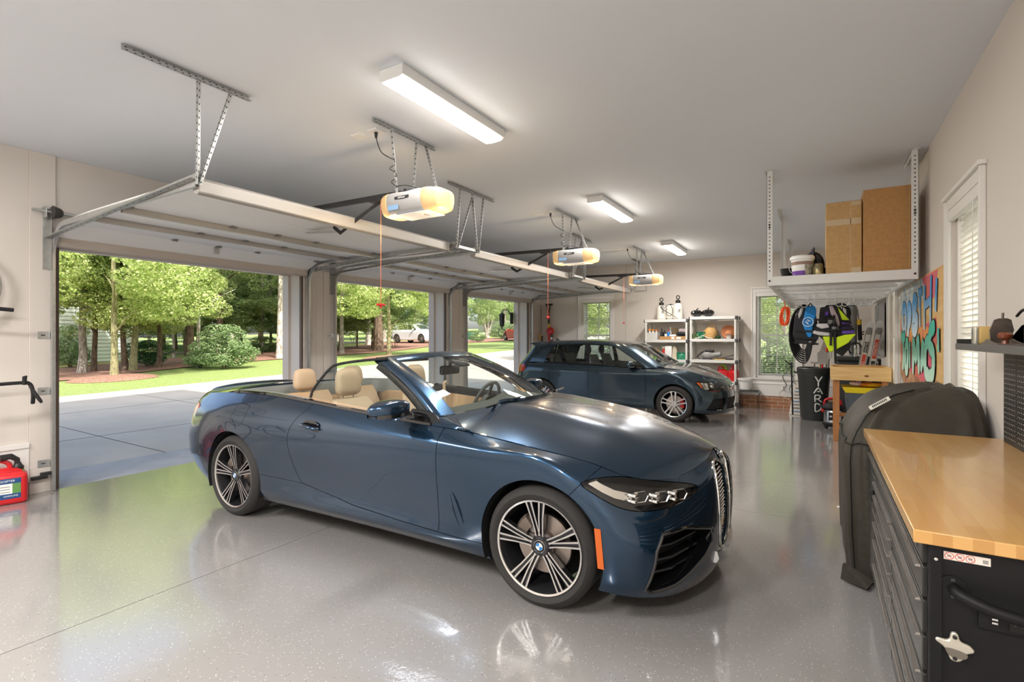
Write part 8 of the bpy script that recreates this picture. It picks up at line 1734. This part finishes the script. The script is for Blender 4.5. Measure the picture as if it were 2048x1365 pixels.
MB().use(M_seam).tube([tuple(np.array(G[60][k]) + np.array((-.003, -.003, .0))) for k in range(10)], .004, 5).build('piped_seam', parent=T)
MB().use(M_seam).tube(ring_at(4, range(38, 76)), .004, 5).build('piped_seam', parent=T)
lb = MB().use(mat('cream_patch', (.62, .60, .52), .6)); _x = Vector((.80, -.10, .59)).normalized(); _z = Vector((-.45, -.62, .6)); _z = (_z - _x * _z.dot(_x)).normalized(); lb.T = Matrix.Translation((.335, 3.975, 1.075)) @ Matrix((_x, _z.cross(_x), _z)).transposed().to_4x4(); lb.rbox(-.065, .065, -.018, .018, 0, .006, .006, 2); L0 = lb.build('sewn_label', parent=T)
q = MB().use(M_text); q.T = lb.T
for k in range(9): q.box(-.045 + k * .0105, -.038 + k * .0105, -.009, .009, .006, .0066)
q.build('printed_text', parent=L0)
MB().use(M_cover).poly([(.20, 3.80, .02), (.13, 3.80, .07), (.115, 3.70, .012), (.24, 3.62, .012), (.28, 3.74, .02)], (.01, .01, .006)).build('loose_corner_flap', parent=T)
for x, y in ((.24, 4.0), (.24, 4.8), (.76, 4.0), (.76, 4.8)): MB().use(M_mblk).cyl((x - .02, y, .035), (x + .02, y, .035), .034, n=14).build('caster', parent=T)
MB().use(M_wht).sphere((.118, 4.13, .33), .010, 8, 6).build('white_toggle', parent=T)
# workbench
M_butch = brick_mat('butcher_block', (.58, .31, .095), (.64, .37, .125), (.52, .27, .08)); _n = M_butch.node_tree.nodes
for _q in _n:
    if _q.type == 'TEX_BRICK': _q.inputs['Brick Width'].default_value = .62; _q.inputs['Row Height'].default_value = .043; _q.inputs['Mortar Size'].default_value = .0006; _q.inputs['Bias'].default_value = 0
    if _q.type == 'MAPPING': _q.inputs['Rotation'].default_value = (0, 0, R(90))
    if _q.type == 'BUMP': _q.inputs['Strength'].default_value = 0
_n['Principled BSDF'].inputs['Roughness'].default_value = .24; _n['Principled BSDF'].inputs['Coat Weight'].default_value = .3; M_cab = mat('black_steel_cabinet', (.007, .007, .008), .5, spec=.3, bump=.08, bscale=220); M_dface = mat('graphite_drawer', (.035, .035, .032), .35, .3); M_alu = mat('drawer_pull_alloy', (.50, .47, .44), .25, .9)
X0, X1, Y0, Y1, ZT = .232, .868, 1.83, 3.70, .95
T = thing('workbench', 'black rolling tool workbench with a butcher block top, nearest the camera', 'workbench', (X0, Y0, 0))
MB().use(M_butch).box(X0, X1, Y0, Y1, ZT - .038, ZT).build('butcher_block_top', parent=T, bevel=.003)
x0, x1, y0, y1 = X0 + .035, X1 - .01, Y0 + .03, Y1 - .02
B('cabinet_body', x0 + .03, x1, y0, y1, .13, ZT - .039, M_cab, T, .003); B('side_panel', x0 + .012, x1, y0 - .004, y0 - .0005, .13, ZT - .040, M_cab, T, .002)
m = MB().use(M_cab).box(x0 + .004, x0 + .032, y0 - .012, y0 + .03, .13, ZT - .041); m.use(M_chr).cyl((x0 + .018, y0 - .013, .87), (x0 + .018, y0 - .016, .87), .005, n=10); m.build('corner_post', parent=T, bevel=.003)
B('front_frame', x0 + .008, x0 + .03, y0 + .03, y1, .13, ZT - .042, M_dface, T, .002)
def drawer(ya, yb, za, zb, trim=True, T=T):
    d = MB().use(M_dface).box(x0 - .006, x0 + .008, ya, yb, za, zb).build('drawer', parent=T, bevel=.003)
    if trim: MB().use(M_alu).poly([(x0 - .007, ya + .02, zb - .002), (x0 - .018, ya + .02, zb - .003), (x0 - .021, ya + .02, zb - .010), (x0 - .015, ya + .02, zb - .010), (x0 - .007, ya + .02, zb - .010)], (0, yb - ya - .04, 0)).build('pull_rail', parent=d)
    return d
d = drawer(y0 + .035, y1 - .02, .835, .905, False); MB().use(M_mblk).cyl((x0 - .010, 3.0, .872), (x0 - .004, 3.0, .872), .010, n=12).build('lock', parent=d)
np_ = MB().use(mat('nameplate', (.10, .10, .10), .3, .5)).box(x0 - .0085, x0 - .0060, 1.98, 2.24, .852, .892).build('nameplate', parent=d); 
text_obj('nameplate_lettering', 'HUSKY', .034, (x0 - .0092, 2.11, .872), (R(90), 0, R(-90)), M_wht, np_)
drawer(y0 + .035, y1 - .02, .735, .825)
ym = 2.62
for a, b in ((.66, .725), (.59, .65), (.515, .58), (.42, .505), (.29, .41), (.145, .28)): drawer(ym + .008, y1 - .32, a, b)
for a, b in ((.63, .725), (.52, .62), (.41, .51), (.29, .40), (.145, .28)): drawer(y0 + .035, ym - .008, a, b)
dr = MB().use(M_dface).box(x0 - .006, x0 + .008, y1 - .305, y1 - .02, .145, .725).build('cabinet_door', parent=T, bevel=.003); MB().use(M_mblk).rbox(x0 - .022, x0 - .006, y1 - .30, y1 - .27, .60, .66, .006).build('door_latch', parent=dr)
h = MB().use(M_cab); yh = y0 - .004
h.tube(spline([(.325, yh, .795), (.335, yh - .035, .79), (.40, yh - .06, .775), (.50, yh - .066, .765), (.66, yh - .066, .765), (.76, yh - .06, .775), (.82, yh - .035, .79), (.83, yh, .795)], 6), .0155, 12); h.build('push_handle', parent=T)
for x in (.322, .833):
    m = MB().use(M_cab).cyl((x, yh, .795), (x, yh - .005, .795), .034, n=24); 
    for q in (-.023, .023): m.use(M_gblk).cyl((x, yh - .005, .795 + q), (x, yh - .008, .795 + q), .0055, n=10)
    m.build('handle_flange', parent=T)
st = B('warning_sticker', .303, .402, yh - .0012, yh - .0002, .872, .894, mat('sticker_cream', (.78, .72, .66), .5), T)
for k in range(3):
    cx = .3150 + k * .0225; MB().use(mat('sticker_red', (.65, .08, .06), .5)).tube([(cx + .0095 * math.cos(t), yh - .0016, .883 + .0095 * math.sin(t)) for t in np.linspace(0, 6.28, 21)[:-1]], .0008, 4, closed=True).build('red_ring', parent=st); MB().use(mat('sticker_red')).bar((cx - .0065, yh - .0016, .8895), (cx + .0065, yh - .0016, .8765), .001, .0012).build('red_slash', parent=st)
    MB().use(M_gry).rbox(cx - .004, cx + .004, yh - .0016, yh - .0012, .880, .886, .001).build('pictogram', parent=st)
MB().use(M_gry).rbox(.386, .397, yh - .0016, yh - .0012, .877, .887, .001).build('pictogram', parent=st)
ps = MB().use(M_cab).rbox(.375, .62, yh - .010, yh, .70, .755, .01).build('power_strip', parent=T)
for x in (.455, .52, .585):
    m = MB().use(M_mblk).rbox(x - .018, x + .018, yh - .0125, yh - .010, .712, .745, .005); m.use(M_hole).box(x - .008, x - .005, yh - .0130, yh - .0124, .727, .737); m.box(x + .005, x + .008, yh - .0130, yh - .0124, .727, .737); m.build('socket', parent=ps)
m = MB().use(M_chr).box(.402, .414, yh - .013, yh - .010, .722, .727); m.box(.402, .414, yh - .013, yh - .010, .732, .737); m.build('usb_port', parent=ps)
# bottle opener
m = MB().use(mat('satin_nickel', (.66, .62, .54), .3, .7)); P = smooth_poly([(.318, .672), (.332, .672), (.338, .652), (.358, .645), (.368, .630), (.350, .618), (.342, .600), (.330, .592), (.316, .596), (.310, .614), (.300, .628), (.284, .640), (.288, .650), (.312, .650)], 3)
m.poly([(x, yh, z) for x, z in P], (0, -.012, 0)); bo = m.build('bottle_opener', bevel=.004); tag(bo, 'silver cast bottle opener screwed to the end of the workbench', 'bottle opener')
MB().use(mat('opener_shadow_recess', (.20, .18, .15), .4, .6)).poly([(x, yh - .012, z) for x, z in smooth_poly([(.306, .628), (.350, .622), (.345, .606), (.316, .606)], 3)], (0, -.002, 0)).build('prying_lip', parent=bo)  # darker metal plate on the opener's face
for z in (.662, .603): MB().use(M_gblk).cyl((.325, yh - .012, z), (.325, yh - .0155, z), .0055, n=10).build('screw', parent=bo)
for x in (x0 + .07, x1 - .08):
    for y in (y0 + .12, y1 - .15):
        c = MB().use(M_mblk).cyl((x - .022, y, .055), (x + .022, y, .055), .055, n=24); c.box(x - .03, x + .03, y - .03, y + .03, .108, .13); c.use(M_galvd).box(x - .028, x - .024, y - .025, y + .025, .05, .12); c.box(x + .024, x + .028, y - .025, y + .025, .05, .12); c.build('caster', parent=T)
# pegboard back with its shelf
M_peg = mat('charcoal_pegboard', (.035, .036, .034), .45, .2)
T = thing('pegboard', 'charcoal steel pegboard standing on the back of the workbench', 'pegboard', (.85, 2.7, ZT)); yb0, yb1 = 1.83, 3.62
B('peg_panel', .835, .850, yb0, yb1, ZT, 1.445, M_peg, T, .001)
m = MB().use(M_wall)
for z in np.arange(ZT + .03, 1.44, .0254):
    for y in np.arange(yb0 + .04, yb1 - .02, .0254):
        if int((y - yb0) / .0254) % 9 < 8: m.add([(.8345, y + .0034 * math.cos(t), z + .0034 * math.sin(t)) for t in (0, 1.05, 2.09, 3.14, 4.19, 5.24)], [(5, 4, 3, 2, 1, 0)])
m.build('peg_holes', parent=T)
sh = B('shelf', .66, .865, 1.83, 3.70, 1.447, 1.462, M_peg, T, .001); MB().use(mat('grey_shelf_edge', (.13, .13, .125), .4, .3)).box(.655, .66, 1.83, 3.70, 1.432, 1.466).build('front_lip', parent=sh, bevel=.001); B('end_wall', .66, .865, 3.695, 3.70, 1.462, 1.49, M_peg, sh)
m = MB().use(M_peg).add([(.862, 1.83, 1.462), (.862, 3.70, 1.462), (.862, 3.45, 1.56), (.862, 1.83, 1.66)], [(0, 1, 2, 3), (3, 2, 1, 0)]); m.build('back_guard', parent=sh)
m = MB().use(M_wht)
for z in (1.49, 1.515, 1.54):
    for y in np.arange(2.3, 3.3, .03): m.add([(.8612, y + .004 * math.cos(t), z + .004 * math.sin(t)) for t in (0, 1.05, 2.09, 3.14, 4.19, 5.24)], [(5, 4, 3, 2, 1, 0)])
m.build('guard_holes', parent=sh)
zs = 1.463
T = thing('desk_clock', 'small tan wooden block clock with a glass face on the pegboard shelf', 'clock', (.72, 3.55, zs)); MB().use(mat('tan_block', (.62, .42, .14), .5)).rbox(.690, .790, 3.40, 3.47, zs, zs + .092, .012).build('wooden_case', parent=T)
MB().use(mat('clock_face_silver', (.68, .66, .58), .15, .5)).rbox(.676, .692, 3.40, 3.468, zs, zs + .09, .005).build('clock_face', parent=T); MB().use(M_text).bar((.6755, 3.435, zs + .02), (.6755, 3.435, zs + .075), .001, .004, (0, 1, 0)).build('clock_hand', parent=T)
T = thing('hand_plane', 'old grey iron hand plane with a brown wooden knob on the pegboard shelf', 'hand plane', (.73, 3.25, zs)); M_iron = mat('worn_iron', (.24, .20, .17), .5, .6, var=.3, vscale=20)
m = MB().use(M_iron); m.poly([(.685, 3.33, zs), (.775, 3.33, zs), (.775, 3.33, zs + .008), (.685, 3.33, zs + .008)], (0, -.28, 0)); 
for x in (.685, .771): m.poly([(x, 3.33, zs + .008), (x, 3.28, zs + .016), (x, 3.22, zs + .03), (x, 3.15, zs + .018), (x, 3.06, zs + .008)], (.004, 0, 0))
m.build('sole', parent=T); MB().use(M_iron).poly([(.70, 3.24, zs + .01), (.765, 3.24, zs + .01), (.775, 3.215, zs + .07), (.76, 3.19, zs + .118), (.745, 3.185, zs + .125), (.715, 3.185, zs + .125), (.70, 3.19, zs + .118), (.690, 3.215, zs + .07)], (0, -.012, 0)).build('blade_iron', parent=T, bevel=.002)
MB().use(M_iron).cyl((.73, 3.18, zs + .12), (.73, 3.175, zs + .15), .005, n=8).build('adjuster', parent=T); MB().use(mat('rosewood_knob', (.20, .05, .02), .2, coat=.6)).lathe([(.012, 0), (.010, .014), (.024, .026), (.027, .040), (.020, .050), (.001, .053)], (.715, 3.08, zs + .008), n=20).build('front_knob', parent=T); MB().use(M_red).cyl((.752, 3.222, zs + .035), (.752, 3.214, zs + .035), .008, n=10).build('red_dot', parent=T)
T = thing('tool_tray', 'black slotted tool tray behind the hand plane on the shelf', 'tray', (.82, 2.9, zs)); MB().use(M_mblk).rbox(.79, .855, 2.35, 3.15, zs, zs + .085, .01).build('tray_body', parent=T); MB().use(mat('ash_wood')).tube([(.80, 3.12, zs + .088), (.81, 2.9, zs + .105), (.82, 2.5, zs + .12)], .004, 6).build('pencil', parent=T)
T = thing('desk_lamp_arm', 'thin black curved arm reaching in above the pegboard shelf', 'lamp', (.84, 2.6, 1.5)); MB().use(M_mblk).tube(spline([(.80, 3.27, 1.600), (.80, 3.20, 1.622), (.80, 3.12, 1.626), (.81, 2.9, 1.61), (.83, 2.5, 1.58), (.84, 2.4, 1.50), (.84, 2.4, 1.462)], 5), .006, 8).build('arm', parent=T); MB().use(M_mblk).cyl((.83, 2.4, 1.463), (.83, 2.4, 1.475), .03, n=16).build('base', parent=T)
